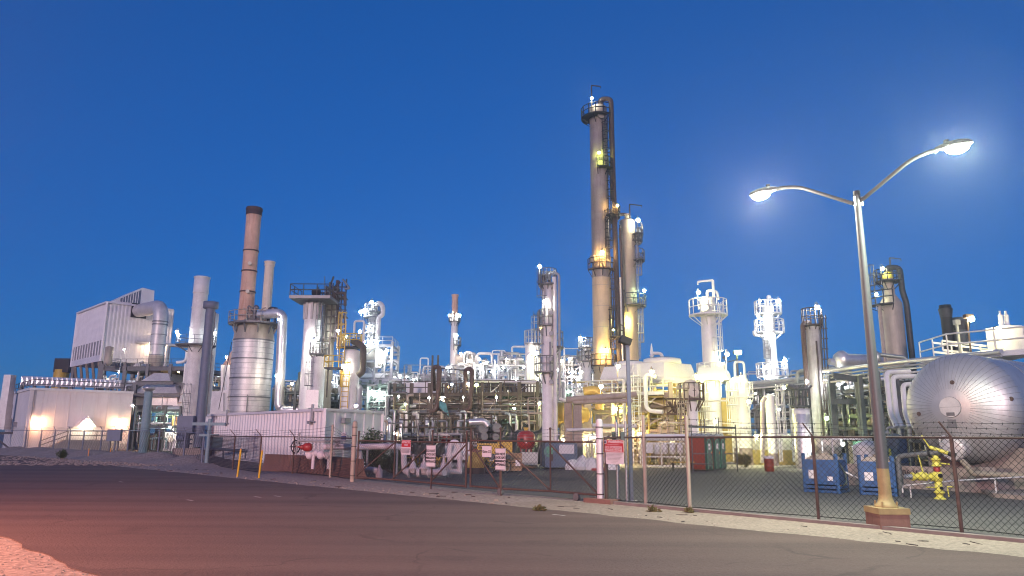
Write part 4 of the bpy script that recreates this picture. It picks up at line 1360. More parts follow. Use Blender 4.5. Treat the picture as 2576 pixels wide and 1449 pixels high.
MB().box(c + V((0, .4, .75)), (1.0, .9, .85)).build('cabinet', 'belly_ochre', t)
MB().box(c + V((0, .4, .16)), (1.1, 1.0, .32)).build('skid', 'dark_steel', t)
MB().box(c + V((-.1, .4, 1.24)), (.7, .6, .12)).build('lid', 'red_concrete', t)
# wooden crate
c = XY(1290, 1150, 43.5)
t = thing('wooden_crate', 'weathered wooden crate with a white label behind the bicycles', 'crate', tuple(c))
mb = MB()
for z in (.2, .45, .7, .95):
    mb.box(c + V((0, -.45, z)), (1.05, .05, .2)).box(c + V((.52, 0, z)), (.05, .9, .2)).box(c + V((-.52, 0, z)), (.05, .9, .2))
mb.box(c + V((0, 0, 1.08)), (1.1, .95, .05))
mb.build('slats', 'wood', t)
MB().box(c + V((.3, -.485, .55)), (.28, .02, .34)).build('label_plate', 'sign_white', t)
# red pressure pot on IBC cage
c = XY(1327, 1150, 48.5)
t = thing('ibc_cage', 'white caged bulk container standing under the red pressure pot', 'container', tuple(c))
MB().box(c + V((.1, 0, .62)), (1.0, .9, .78)).build('tank', 'crate_white', t)
mb = MB()
for z in (.25, .45, .65, .85, 1.02):
    mb.bar(c + V((-.44, -.48, z)), c + V((.64, -.48, z)), .03)
for k in range(9):
    mb.bar(c + V((-.44 + k * .135, -.5, .2)), c + V((-.44 + k * .135, -.5, 1.03)), .03)
mb.build('cage', 'galvanised', t)
MB().box(c + V((.1, 0, .1)), (1.1, 1.0, .14)).build('pallet', 'wood', t)
t = thing('pressure_pot', 'dark red rounded blasting pot standing on the caged container', 'pressure pot', tuple(c + UP * 1.05))
cp = c + V((-.1, 0, 1.06))
MB().lathe(tuple(cp), [(.28, .18), (.52, .30), (.60, .5), (.60, 1.0), (.52, 1.22), (.25, 1.36), (0, 1.38)], 24).build('vessel', 'red_paint', t)
mb = MB()
for k in range(3):
    a = R(-90 + 120 * k)
    mb.bar(cp + V((cos(a) * .4, sin(a) * .4, 0)), cp + V((cos(a) * .4, sin(a) * .4, .35)), .08)
mb.build('legs', 'red_paint', t)
MB().cyl(cp + UP * 1.381, cp + UP * 1.5, .12, n=10).box(cp + UP * 1.54, (.34, .1, .06)).build('filler_cap', 'yellow_paint', t)
MB().box(cp + V((-.28, -.6, .8)), (.22, .04, .12)).build('plate', 'black_steel', t)
MB().box(cp + V((.02, -.61, .62)), (.12, .04, .12)).build('small_plate', 'sign_white', t)
# blue dumpster
dp0 = XY(1369, 1150, 47.6)
u = V((.99, .12, 0)).normalized()
v = V((-u.y, u.x, 0))
t = thing('dumpster', 'blue grey steel dumpster with white notice at the foot of the white column', 'dumpster', tuple(dp0 + u * 1.6))
w, d, h = 2.05, 1.5, 1.72
c = dp0 + u * (w / 2 + .1) + v * d / 2
def shape(mb, pts, z0, z1):
    return mb.prism(pts, z0, z1)
mb = MB().prism([c + u * a + v * b for a, b in ((-w / 2, -d / 2), (w / 2, -d / 2), (w / 2, d / 2), (-w / 2, d / 2))], .1, h - .06)
for k in range(5):
    q = c + u * (-w / 2 + w * k / 4) - v * (d / 2 + .03)
    mb.bar(q + UP * .12, q + UP * (h - .1), .06, .05) if k in (0, 1, 4) else None
mb.bar(c - u * w / 2 - v * (d / 2 + .03) + UP * .92, c + u * w / 2 - v * (d / 2 + .03) + UP * .92, .06, .06)
mb.build('body', 'bin_blue', t)
MB().prism([c + u * a + v * b for a, b in ((-w / 2 - .05, -d / 2 - .06), (w / 2 + .05, -d / 2 - .06), (w / 2 + .05, d / 2), (-w / 2 - .05, d / 2))], h - .055, h).build('lid', 'dark_steel', t)
q = c + u * .35 - v * (d / 2 + .035)
MB().bar(q - u * .5 + UP * 1.26, q + u * .5 + UP * 1.26, .015, .58).build('notice', 'sign_white', t)
MB().cyl(c - u * .8 - v * (d / 2 + .01) + UP * 1.1, c - u * .8 - v * (d / 2 + .05) + UP * 1.1, .34, n=24).build('emblem', 'toilet_trim', t)
MB().bar(c - u * .62 - v * (d / 2 + .1) + UP * .5, c - u * .62 - v * (d / 2 + .1) + UP * .95, .12, .12).build('lift_pocket', 'rust', t)
# white rubble bag / tarp heap by the gate post
c = XY(1490, 1150, 46.5)
t = thing('debris_heap', 'heap of crumpled white plastic sheeting by the white gate post', 'sheeting', tuple(c))
r = random.Random(4)
mb = MB()
for k in range(9):
    q = c + V((r.uniform(-1.5, 1.5), r.uniform(-.3, .4), .12))
    mb.lathe(tuple(q), [(.45 * r.uniform(.7, 1.2), -.1), (.5, .1), (.3, r.uniform(.3, .6)), (0, r.uniform(.5, .9))], 6, False)
mb.build('sheet', 'clean_white', t)
MB().box(c + V((.3, -.6, .08)), (.9, .3, .14)).build('tray', 'red_paint', t)
# white trailer skid behind the tan posts
c = XY(1690, 1150, 50)
t = thing('filter_skid', 'white piped filter skid with a row of round canisters behind the fence', 'skid', tuple(c))
MB().cyl(c + V((-2.1, 0, 2.05)), c + V((1.9, 0, 2.05)), .24, n=14).build('header', 'clean_white', t)
for k in range(6):
    q = c + V((-1.0 + k * .52, -.1, 1.25))
    MB().lathe(tuple(q), [(0, -.35), (.2, -.28), (.21, .2), (.15, .33), (0, .36)], 12).build('canister', 'clean_white', t)
mb = MB()
for x in (-2.0, -.7, .6, 1.9):
    mb.bar(c + V((x, 0, 0)), c + V((x, 0, 2.0)), .09)
for z in (.15, .75, 1.65):
    mb.bar(c + V((-2.0, 0, z)), c + V((1.9, 0, z)), .09)
mb.build('frame', 'clean_white', t)
MB().box(c + V((-1.65, -.1, 1.3)), (.7, .4, .6)).build('control_box', 'clean_white', t)
c = XY(1718, 1150, 45.8)
t = thing('pipe_stand', 'small black pipe stand with a yellow board left of the toilets', 'stand', tuple(c))
mb = MB()
for x in (-.6, .6):
    mb.bar(c + V((x, 0, 0)), c + V((x, 0, .52)), .05)
    mb.bar(c + V((x, .3, 0)), c + V((x, .3, .52)), .05)
mb.build('legs', 'black_steel', t)
MB().box(c + V((0, .15, .55)), (1.4, .4, .05)).build('board', 'yellow_paint', t)
# transformer box on posts, left
p = G(290, 1151)
t = thing('junction_box', 'dark box mounted on two posts at the left fence', 'box', tuple(p))
p = p - q_ * .25
mb = MB().bar(p + V((-.35, 0, 0)), p + V((-.35, 0, 2.1)), .14).bar(p + V((.35, 0, 0)), p + V((.35, 0, 1.9)), .12)
mb.build('post', 'grey_steel', t)
MB().box(p + V((.05, -.1, 1.9)), (1.15, .35, 1.0)).build('cabinet', 'blue_grey_pipe', t)
# ------------------------------------------------------------------ process frames (steel structures full of pipes)
def frame_unit(name, label, cat, p0, p1, depth, levels, nb, m='grey_steel', cw=.28, rails=(), braces=(), deck=(), back=True, bays_d=1, railm=None, top=0.4, bh=.28):
    p0, p1 = V((p0.x, p0.y, 0)), V((p1.x, p1.y, 0))
    u = (p1 - p0).normalized()
    v = V((-u.y, u.x, 0)) * depth
    L = (p1 - p0).length
    t = thing(name, label, cat, tuple((p0 + p1) / 2 + v / 2))
    H = levels[-1]
    P = lambda s, d, z: p0 + u * (L * s) + v * d + UP * z
    for i in range(nb + 1):
        for j in range(bays_d + 1):
            MB().bar(P(i / nb, j / bays_d, 0), P(i / nb, j / bays_d, H + top), cw, cw).build('column', m, t)
    for z in levels:
        mb = MB()
        for j in range(bays_d + 1):
            mb.ibeam(P(0, j / bays_d, z - bh / 2), P(1, j / bays_d, z - bh / 2), .2, bh)
        for i in range(nb + 1):
            mb.bar(P(i / nb, 0, z - bh / 2), P(i / nb, 1, z - bh / 2), .14, bh * .8)
        for i in range(nb * 2):
            mb.bar(P((i + .5) / (nb * 2), 0, z - .08), P((i + .5) / (nb * 2), 1, z - .08), .08, .1)
        o = mb.build('floor_beams', m, t)
        if z in deck:
            MB().prism([P(0, -.02, 0), P(1, -.02, 0), P(1, 1.02, 0), P(0, 1.02, 0)], z + .003, z + .05).build('grating', m, o)
        if z in rails:
            MB().rail([P(0, 1, z), P(0, 0, z), P(1, 0, z), P(1, 1, z)], 1.05, 1.5, .035, 1).build('handrail', railm or m, o)
    for i, k in braces:
        za = 0 if k == 0 else levels[k - 1]
        zb = levels[k]
        a, b = (i / nb, (i + 1) / nb) if (i + k) % 2 else ((i + 1) / nb, i / nb)
        MB().bar(P(a, -.01, za + .1), P(b, -.01, zb - .3), .12, .12).build('brace', m, t)
    return t, P, L
def fill_pipes(t, P, L, levels, n, mats, seed, rr=(.06, .2), drops=4, s=(0, 1), d=(0, 1), lift=.1, nmax=60):
    r = random.Random(seed)
    for i in range(n):
        z = r.choice(levels) + lift
        q = r.uniform(*rr)
        dd = r.uniform(*d)
        a, b = (s[0] - .02, s[1] + .02) if r.random() < .55 else sorted((r.uniform(*s), r.uniform(*s)))
        if (b - a) * L < 1.2:
            b = a + 1.5 / L
        pts = [P(a, dd, z + q)]
        k = r.random()
        if k < .3:
            m_ = a + (b - a) * r.uniform(.3, .7)
            dz = r.choice((-1.2, -.8, .7, 1.1))
            pts += [P(m_, dd, z + q), P(m_, dd, z + q + dz), P(b, dd, z + q + dz)]
        else:
            pts.append(P(b, dd, z + q))
        if r.random() < .4:
            e = pts[-1]
            pts.append(e - UP * r.uniform(1, max(1.2, min(4, e.z - .2))))
        mb = MB().tube(pts, q, 8, bend=q * 2.2)
        if r.random() < .5:
            f = lerp(pts[0], pts[1], r.uniform(.2, .8))
            dr = (pts[1] - pts[0]).normalized()
            mb.cyl(f - dr * .06, f + dr * .06, q * 1.7, n=10)
            mb.cyl(f + dr * .3 - dr * .06, f + dr * .3 + dr * .06, q * 1.7, n=10)
        mb.build('pipe', r.choice(mats), t)
    for i in range(drops):
        q = r.uniform(rr[0], rr[1] * .8)
        a, dd = r.uniform(*s), r.uniform(d[0] - .1, d[0] + .15)
        zt = r.choice(levels) + r.uniform(.2, 1.2)
        zb = max(.1, zt - r.uniform(2, 5))
        k = r.uniform(-1, 1) * 1.5 / L
        MB().tube([P(a + k, dd, zt), P(a, dd, zt), P(a, dd, zb), P(a, dd + .12, zb)], q, 8, bend=q * 2.2).build('pipe', r.choice(mats), t)
def conduits(t, P, L, zmax, n, mats, seed, d=(-.08, .5), s=(0, 1)):
    r = random.Random(seed)
    ud = (P(1, 0, 0) - P(0, 0, 0)).normalized()
    for k in range(n):
        a = P(r.uniform(*s), r.uniform(*d), r.uniform(.4, zmax))
        q = r.uniform(.028, .075)
        l1 = r.uniform(1.2, 4.5)
        k_ = r.random()
        if k_ < .4:
            pts = [a, a + ud * l1]
        elif k_ < .65:
            pts = [V((a.x, a.y, max(.1, a.z - l1))), a]
        elif k_ < .9:
            pts = [a, a + ud * l1 * .6, a + ud * l1 * .6 - UP * min(l1 * .6, a.z - .1)]
        else:
            pts = [a, a + ud * l1 * .6 + UP * l1 * .5]
        MB().tube(pts, q, 5, bend=q * 2.5).build('conduit', r.choice(mats), t)
def scatter_gear(t, P, L, levels, n, mats, seed, s=(0, 1), d=(0, .6)):
    r = random.Random(seed)
    for i in range(n):
        z = r.choice(levels)
        o = P(r.uniform(*s), r.uniform(*d), z)
        k = r.random()
        if k < .35:
            q = r.uniform(.25, .5)
            MB().lathe(tuple(o), shell_prof(q, .05, r.uniform(1, 2.2), .5), 14).build('drum', r.choice(mats), t)
        elif k < .6:
            q = r.uniform(.25, .5)
            w_ = r.uniform(1, 2.2)
            ud = (P(1, 0, 0) - P(0, 0, 0)).normalized()
            mb = MB().spin(o + UP * (q + .3) - ud * w_, ud, [(.01, -q * .4), (q * .7, -q * .25), (q, 0), (q, 2 * w_), (q * .7, 2 * w_ + q * .25), (.01, 2 * w_ + q * .4)], 16)
            for e in (-.6, .6):
                mb.box(o + ud * (w_ * e) + UP * .2, (.2, q * 1.4, .42), atan2(ud.y, ud.x))
            mb.build('heat_exchanger', r.choice(mats), t)
        elif k < .85:
            mb = MB().cyl(o + UP * .05, o + UP * .9, .06, n=6).torus(o + UP * .95, UP, .2, .025, 12, 4).ball(o + UP * .4, .18, 8, 5)
            mb.build('valve', r.choice(mats), t)
        else:
            MB().box(o + UP * .6, (r.uniform(.5, 1), .4, r.uniform(.8, 1.2)), r.uniform(0, 1)).build('panel_box', r.choice(mats), t)
def scaffold(t, P, s0, s1, d, z0, z1, dz=1.3, ds=1.6, L=1, m='galvanised', jit=0):
    mb = MB()
    n = max(1, int((s1 - s0) * L / ds))
    r = random.Random(int(s0 * 100) + int(z1 * 10))
    for i in range(n + 1):
        s_ = s0 + (s1 - s0) * i / n
        for dd in (d, d + .35 / max(.35, 1)):
            mb.cyl(P(s_, d, z0), P(s_, d, z1 + r.uniform(0, jit)), .035, n=4, caps=False)
    z = z0 + dz
    while z <= z1:
        mb.cyl(P(s0, d, z), P(s1, d, z), .03, n=4, caps=False)
        mb.cyl(P(s0, d, z - dz * .5), P(s1, d, z - dz * .5), .025, n=4, caps=False)
        z += dz
    k = 0
    z = z0
    while z + dz * 2 <= z1 + .1:
        i = k % n
        mb.cyl(P(s0 + (s1 - s0) * i / n, d, z), P(s0 + (s1 - s0) * (i + 1) / n, d, z + dz * 2), .03, n=4, caps=False)
        z += dz
        k += 1
    return mb.build('scaffold', m, t)
def davit(t, p, h, reach, m='dark_steel', r=.06):
    p = V(p)
    MB().bar(p, p + UP * h, r * 2).bar(p + UP * (h - .001), p + V((reach, 0, h + abs(reach) * -.12 + .0)), r * 1.6).bar(p + V((reach, 0, h - abs(reach) * .12)), p + V((reach, 0, h - abs(reach) * .12 - .25)), r).build('davit', m, t)
def polar(c, r, deg, z):
    return V((c.x + r * cos(R(deg)), c.y + r * sin(R(deg)), z))

ZX[0] = 190
# ================================================================== left: pump house
P0, P1, PB = XY(56, 1128, 83), XY(320, 1130, 90), XY(8, 1110, 96)
Hp = Z(978, 83, 72)
t = thing('pump_house', 'low white flat-roofed building with two warm wall lamps and a gabled door canopy', 'building', tuple((P0 + P1) / 2))
PC = P1 + (PB - P0)
MB().prism([P0, P1, PC, PB], 0, Hp).build('wall', 'siding_panel', t)
mb = MB()
nf = V(((P1 - P0).y, -(P1 - P0).x, 0)).normalized()
ns = V(((P0 - PB).y, -(P0 - PB).x, 0)).normalized()
uf = (P1 - P0).normalized()
rzf = atan2(uf.y, uf.x)
mb.bar(P0 + UP * (Hp + .003) + nf * .06, P1 + UP * (Hp + .003) + nf * .06, .2, .28)
mb.bar(PB + UP * (Hp + .006) + ns * .06, P0 + UP * (Hp + .006) + ns * .06, .2, .28)
mb.build('roof_edge', 'clean_white', t)
mb = MB()
for i in range(1, 8):
    q = lerp(P0, P1, i / 8) + nf * .012
    mb.bar(q + UP * .05, q + UP * (Hp - .2), .05, .03)
mb.bar(P0 + nf * .03 + UP * .45, P1 + nf * .03 + UP * .45, .05, .9)
mb.build('panel_joint', 'siding_panel', t)
MB().rail([PB + UP * Hp, P0 + UP * Hp + uf * .2, P1 + UP * Hp - uf * .2], 1.1, 2.2, .05, 1).build('roof_railing', 'grey_steel', t)
for x, y in ((93, 1068), (302, 1070)):
    f = (XY(x, 1068, 84 if x < 200 else 89) - P0).dot(uf)
    q = P0 + uf * f + nf * .5
    z = Z(y - 5, q.y, x)
    o = MB().box(q + UP * (z + .27), (.36, .3, .08), rzf).bar(q + UP * (z + .25) - nf * .35, q + UP * (z + .25), .08).build('wall_lamp', 'grey_steel', t)
    MB().ball(q + UP * z, .2, 8, 6).build('bulb', bulb_mat((1, .46, .22), 900), o)
f = (XY(222, 1100, 87.4) - P0).dot(uf)
q = P0 + uf * f + nf * .04
zd = 1.25
o = MB().bar(q - uf * .55 + UP * (zd + 1.1), q + uf * .55 + UP * (zd + 1.1), .06, 2.2).build('door', 'clean_white', t)
MB().bar(q + uf * .4 + UP * (zd + 1.0) + nf * .06, q + uf * .4 + UP * (zd + 1.2) + nf * .06, .06).build('handle', 'dark_steel', o)
c = P0 + uf * (f - .6)
zc = Z(1071, 87.4, 205)
w_ = 1.0
rg = zc + 1.15
vs = [c + uf * a + nf * b + UP * z for b in (0, 1.5) for a, z in ((-w_, zc), (0, rg), (w_, zc))]
vi = [p - UP * .12 for p in vs]
MB().add(vs + vi, [(0, 1, 4, 3), (1, 2, 5, 4), (6, 9, 10, 7), (7, 10, 11, 8), (3, 4, 10, 9), (4, 5, 11, 10), (0, 3, 9, 6), (2, 8, 11, 5)]).build('canopy', 'siding', t)
o = MB().box(c + nf * .8 + UP * (zc + .55), (.4, .3, .12), rzf).build('canopy_lamp', 'grey_steel', t)
MB().ball(c + nf * .8 + UP * (zc + .33), .16, 8, 6).build('bulb', bulb_mat((1, .8, .55), 1100), o)
mb = MB()
for k in range(6):
    mb.box(c - uf * (2.1 + .35 * (k)) + nf * 1.2 + UP * ((zd - .2 * (k + 1)) / 2 + .1), (.36, 1.6, zd - .2 * (k + 1) + .2), rzf)
mb.box(c + uf * .3 + nf * 1.2 + UP * zd / 2, (4.4, 1.6, zd), rzf)
o = mb.build('steps', 'concrete', t)
a_ = c + nf * 2.0
mb = MB().rail([a_ - uf * 4.6 + UP * .1, a_ - uf * 1.9 + UP * zd], 1.0, 1.4, .05, 1).rail([a_ - uf * 1.7 + UP * zd, a_ + uf * 2.4 + UP * zd, a_ + uf * 2.4 - nf * 1.6 + UP * zd], 1.0, 1.4, .05, 1)
mb.build('handrail', 'dull_steel', o)
q = P0 + uf * (f - 7.5) + nf * .1
MB().box(q + UP * 2.9, (.4, .2, .6), rzf).build('meter_box', 'blue_grey_pipe', t)
for d_ in (.4, 14.2, 26):
    q = P0 + uf * d_ + nf * .12
    MB().tube([q + UP * (Hp - .2), q + UP * .15, q + UP * .1 + nf * .25], .06, 6).build('downpipe', 'pipe_grey', t)
q = P0 + uf * 21 + nf * .06
o = MB().box(q + UP * 3.6, (1.1, .12, .9), rzf).build('wall_louver', 'pipe_grey', t)
for d_, z_ in ((4.2, 2.6), (9.3, 2.3)):
    q = P0 + uf * d_ + nf * .08
    MB().tube([q + UP * .2, q + UP * z_, q + uf * 1.1 + UP * z_], .035, 5).build('wall_conduit', 'dull_steel', t)
# aluminium duct running over the roof and down the left wall
t = thing('insulated_duct', 'quilted aluminium clad duct crossing the flat roof of the low white building', 'duct', tuple(lerp(P0, PB, .5)))
dz = Hp + 1.3
q0 = lerp(P0, PB, .55) + ns * 1.1
q1 = q0 + ns * -1.4
mb = MB()
def quilt(mb, a, b, w, h, n):
    d = (b - a) / n
    for i in range(n):
        mb.bar(a + d * (i + .02), a + d * (i + .98), w, h)
        c0, c1 = a + d * i, a + d * (i + 1)
        dd, s_, u_ = mb.frame(a, b)
        f_ = -s_ if s_.y > 0 else s_
        m_ = (c0 + c1) / 2 + f_ * (w / 2 + .09)
        k = [c0 + f_ * w / 2 + u_ * h / 2, c1 + f_ * w / 2 + u_ * h / 2, c1 + f_ * w / 2 - u_ * h / 2, c0 + f_ * w / 2 - u_ * h / 2]
        mb.add(k + [m_], [(0, 1, 4), (1, 2, 4), (2, 3, 4), (3, 0, 4)])
e = lerp(PB, PC, .02) + (P0 - PB) * .5
quilt(mb, q0 + UP * (dz + .1) - ns * 1.2, P1 + (PB - P0) * .45 + UP * (dz + .1) + uf * 2, 1.0, 1.15, 24)
mb.build('duct_run', 'bright_aluminium', t)
mb = MB().bar(q0 + UP * (dz + .75), q0 + UP * (Hp - 1.5), .9, 1.0).bar(q0 + UP * (Hp - 1.52), q0 + UP * (Hp - 3.2), 1.0, 1.1).bar(q0 + UP * (Hp - 3.22), q0 + UP * (Hp - 4.6), 1.25, 1.3)
mb.build('drop_duct', 'aluminium', t)
mb = MB().bar(q0 + UP * (Hp - 5.0) - ns * 1.2, q0 + UP * (Hp - 5.0) + ns * 1.2, .3, .3).bar(q0 + UP * (Hp - 5.1) + ns * 1.1, q0 + UP * (Hp - 6.9) - ns * 1.0, .2, .2)
mb.build('bracket', 'grey_steel', t)
mb = MB()
for k in range(8):
    q = lerp(q0, P1 + (PB - P0) * .45, (k + 1) / 9)
    mb.bar(q + UP * Hp, q + UP * (dz - .45), .3)
mb.build('support', 'grey_steel', t)

ZX[0] = 260
# ================================================================== tall white boiler house on stilts
B0, B1, B2 = XY(253, 906, 100), XY(178, 928, 110), XY(424, 898, 106.5)
zb0, ztp = Z(908, 100, 253), Z(760, 100, 264)
zl = Z(928, 110, 178)
t = thing('boiler_house', 'tall white corrugated boiler house raised on steel columns at the left', 'building', tuple((B1 + B2) / 2))
nl = V(((B0 - B1).y, -(B0 - B1).x, 0)).normalized()
nr = V(((B2 - B0).y, -(B2 - B0).x, 0)).normalized()
ur = (B2 - B0).normalized()
ul = (B1 - B0).normalized()
B3 = B1 + (B2 - B0)
corrugated(B1, B0, zb0 + 3.0, ztp, .45, .05, nl, .42).build('left_wall', 'siding', t)
mb = corrugated(B0, B2, zb0, ztp, .5, .04, nr, .42)
mb.build('right_wall', 'siding', t)
MB().prism([p for p in (B0 + (ul + ur) * .2, B1 + ur * .2, B3 - ul * .0, B2 + ul * .2)], zb0 + .05, ztp - .02).build('core_wall', 'siding', t)
MB().bar(B1 + UP * (zb0 + .45) + nl * .02, B0 + UP * (zb0 + .45) + nl * .02, .1, .9).build('lower_band', 'siding', t)
o = MB().bar(B1 + UP * (zb0 + 1.95) - nl * .06, B0 + UP * (zb0 + 1.95) - nl * .06, .1, 2.1).build('window_strip', 'window_pane', t)
for k in range(12):
    q = lerp(B1, B0, k / 11) + nl * .05
    MB().bar(q + UP * (zb0 + .9), q + UP * (zb0 + 3.0), .14, .1).build('mullion', 'siding', o)
mb = MB()
mb.bar(B1 + UP * ztp + nl * .1, B0 + UP * ztp + nl * .1, .25, .25)
mb.bar(B0 + UP * (ztp + .003) + nr * .1, B2 + UP * (ztp + .003) + nr * .1, .25, .25)
for p in (B0, B1, B2):
    mb.bar(p + UP * zb0, p + UP * ztp, .25, .25)
mb.build('trim', 'siding', t)
# wedge monitor on the roof
m1 = B0 + ur * 4.4
m2 = B0 + ur * 6.1
hm = Z(723, 103, 355) - ztp
bk_ = ul * 7
vs = [B0 + ur * .3 + UP * ztp, m1 + UP * (ztp + hm), m2 + UP * (ztp + hm - .2), m2 + ur * .1 + UP * ztp]
vs = vs + [p + bk_ for p in vs]
MB().add(vs, [(0, 3, 2, 1), (4, 5, 6, 7), (0, 1, 5, 4), (1, 2, 6, 5), (2, 3, 7, 6)]).build('roof_monitor', 'siding', t)
g = [lerp(vs[0], vs[1], .32) - UP * .12, lerp(vs[0], vs[1], .97) - UP * .3, V((lerp(vs[0], vs[1], .97).x, lerp(vs[0], vs[1], .97).y, ztp + .35)), V((lerp(vs[0], vs[1], .32).x, lerp(vs[0], vs[1], .32).y, ztp + .3))]
o = MB().add([p + nr * .04 for p in g], [(3, 2, 1, 0)]).build('monitor_glazing', 'blue_grey_pipe', t)
for k in range(1, 8):
    a_, b_ = lerp(g[3], g[2], k / 8), lerp(g[0], g[1], k / 8)
    MB().bar(a_ + nr * .07, b_ + nr * .07, .07, .06).build('mullion', 'siding', o)
op = XY(349, 782, 103)
zo = Z(782, 103, 349)
f = (op - B0).dot(ur)
q = B0 + ur * f + nr * .12
MB().bar(q - ur * 1.05 + UP * zo, q + ur * 1.05 + UP * zo, .1, 2.1).build('duct_opening', 'black_steel', t)
# legs and steel under it
mb = None
for s_ in (0, .5, 1):
    for e in (.03, .97):
        p = B0 + (B2 - B0) * (s_ * .94 + .03) + (B1 - B0) * e
        MB().bar(p, p + UP * zb0, .45, .45).build('leg', 'grey_steel', t)
for k in range(5):
    a_, b_ = B1 + (B0 - B1) * (k / 5 + .05), B1 + (B0 - B1) * (k / 5 + .15)
    MB().bar(a_ + UP * (zb0 - 2.2) - nl * .8, b_ + UP * zb0, .3, .3).build('strut', 'beige_steel', t)
q = B0 + ur * 6.6 + nr * 1.0 + UP * (zb0 + 1.5)
o = MB().box(q + UP * 1.6 - nr * .9, (.6, 1.3, .12), atan2(ur.y, ur.x)).build('wall_lamp', 'grey_steel', t)
MB().ball(q + UP * 1.2, .2, 8, 6).build('bulb', bulb_mat((1, .7, .42), 900), o)
MB().tube([B0 + ur * 4.2 + nr * .5 + UP * (zb0 + 3.0), B0 + ur * 12 + nr * .5 + UP * (zb0 + 3.0)], .25, 8).build('lintel_pipe', 'aluminium', t)
MB().tube([B0 + ur * 8.5 + nr * .6 + UP * (zb0 + 2.9), B0 + ur * 8.3 + nr * .6 + UP * (zb0 - .5)], .32, 10).build('down_pipe', 'aluminium', t)
ZX[0] = 390
# exhaust duct
t = thing('exhaust_duct', 'large aluminium elbow duct leaving the tall white boiler house', 'duct', tuple(XY(399, 900, 97)))
cv = XY(399, 850, 97)
rd = 17.5 * S(399, 830, 97)
zt_, zb_ = Z(770, 97, 405), Z(912, 97, 395)
a_ = q + nr * 0
start = B0 + ur * f + UP * zo + nr * .15
MB().tube([start, V((cv.x, cv.y, zt_)), V((cv.x, cv.y, zb_ + .9))], rd, 24, bend=rd * 1.9).build('pipe', 'aluminium', t)
mb = MB()
for z in (zt_ - 2.2, zt_ - 2.6, zt_ - 4.0, zb_ + 2.4, zb_ + 1.0):
    mb.band((cv.x, cv.y, 0), rd, z, .16 if z > zt_ - 3 else .08, .06, 24)
mb.build('band', 'dull_steel', t)
MB().lathe((cv.x, cv.y, 0), [(rd * 1.02, zb_ + .895), (rd * 1.05, zb_ + .3), (rd * .9, zb_ - 1.2), (rd * .6, zb_ - 1.9)], 24).build('collar', 'tan_cladding', t)
# steel frame with hopper
Yh = 95
lv = [Z(1021, Yh), Z(992, Yh), Z(962, Yh), Z(922, Yh)]
t, P, L = frame_unit('hopper_tower', 'grey steel frame with walkways carrying the aluminium hopper at the left', 'steel frame', XY(238, 1100, 96), XY(470, 1100, Yh), 9, lv, 4, 'grey_steel', .4, (lv[3],), [(0, 2), (3, 1), (0, 1), (3, 2)], (lv[3],), bh=.5)
fill_pipes(t, P, L, lv, 16, ['pipe_white', 'galvanised', 'pipe_grey'], 31, (.07, .22), 8, (0, .42), (.0, .9))
scatter_gear(t, P, L, lv[1:], 10, ['pipe_white', 'aluminium', 'pipe_grey'], 32, (0, .4), (.0, .7))
for s_, dd, z, col_, s2 in ((.22, -.02, lv[3] + 2.3, WARM, 500), (.16, .05, lv[2] + 1.4, COOL, 300), (.42, .3, lv[2] + 1.6, COOL, 220), (.03, .1, lv[3] - 1.6, (1, .75, .4), 200), (.6, .6, lv[2] + 1.9, (1, .6, .2), 150)):
    lamp(t, P(s_, dd, z), col_, s2, .17, 1.2)
c = W(272, 905, 94)
t2, c2, r2, z2 = None, None, None, None
t = thing('surge_drum', 'small grey green stained vessel standing on the hopper frame walkway', 'vessel', tuple(c))
k = S(272, 890, 94)
MB().lathe((c.x, c.y, 0), [(0, Z(922, 94)), (8 * k, Z(918, 94)), (9.5 * k, Z(914, 94)), (9.5 * k, Z(874, 94)), (0, Z(871, 94))], 18).build('shell', 'tan_cladding', t)
mb = MB()
for a in (30, 150, 270):
    q = polar(c, 8 * k, a, 0)
    mb.bar(q + UP * lv[3], q + UP * (Z(914, 94)), .15)
mb.build('leg', 'grey_steel', t)
t = thing('hopper', 'truncated pyramid hopper clad in shiny aluminium under the elbow duct', 'hopper', tuple(XY(388, 1100, 93)))
def trunc(mb, x0, x1, y0, x2, x3, y1, Y, dep):
    a = [W(x0, y0, Y), W(x1, y0, Y)]
    b = [W(x2, y1, Y), W(x3, y1, Y)]
    wt, wb = (a[1] - a[0]).length, (b[1] - b[0]).length
    off = (wb - wt) / 2
    a = [p + V((0, off, 0)) for p in a]
    za, zb = (a[0].z + a[1].z) / 2, (b[0].z + b[1].z) / 2
    for p in a:
        p.z = za
    for p in b:
        p.z = zb
    bk = [b[1] + V((0, dep, 0)), b[0] + V((0, dep, 0))]
    ak = [a[1] + V((0, dep - 2 * off, 0)), a[0] + V((0, dep - 2 * off, 0))]
    return mb.add(b + bk + a + ak, [(3, 2, 1, 0), (4, 5, 6, 7), (0, 1, 5, 4), (1, 2, 6, 5), (2, 3, 7, 6), (3, 0, 4, 7)])
trunc(MB(), 377, 414, 937, 350, 430, 961, 94, 6).build('upper_cone', 'hopper_cladding', t)
trunc(MB(), 356, 429, 965, 329, 446, 990, 93, 8).build('lower_cone', 'hopper_cladding', t)
trunc(MB(), 329, 446, 998, 329.5, 446, 1021, 93, 8).build('skirt_box', 'hopper_cladding', t)
mb = MB()
for y, xa, xb in ((963, 343, 436), (994, 322, 452), (1024, 322, 452)):
    mb.ibeam(W(xa, y, 92.6), W(xb, y, 92.6), .4, .45)
mb.build('girder', 'grey_steel', t)
for x in (326, 449):
    p = XY(x, 1100, 92.8)
    MB().bar(p, p + UP * Z(963, 92.8), .4).build('leg', 'grey_steel', t)
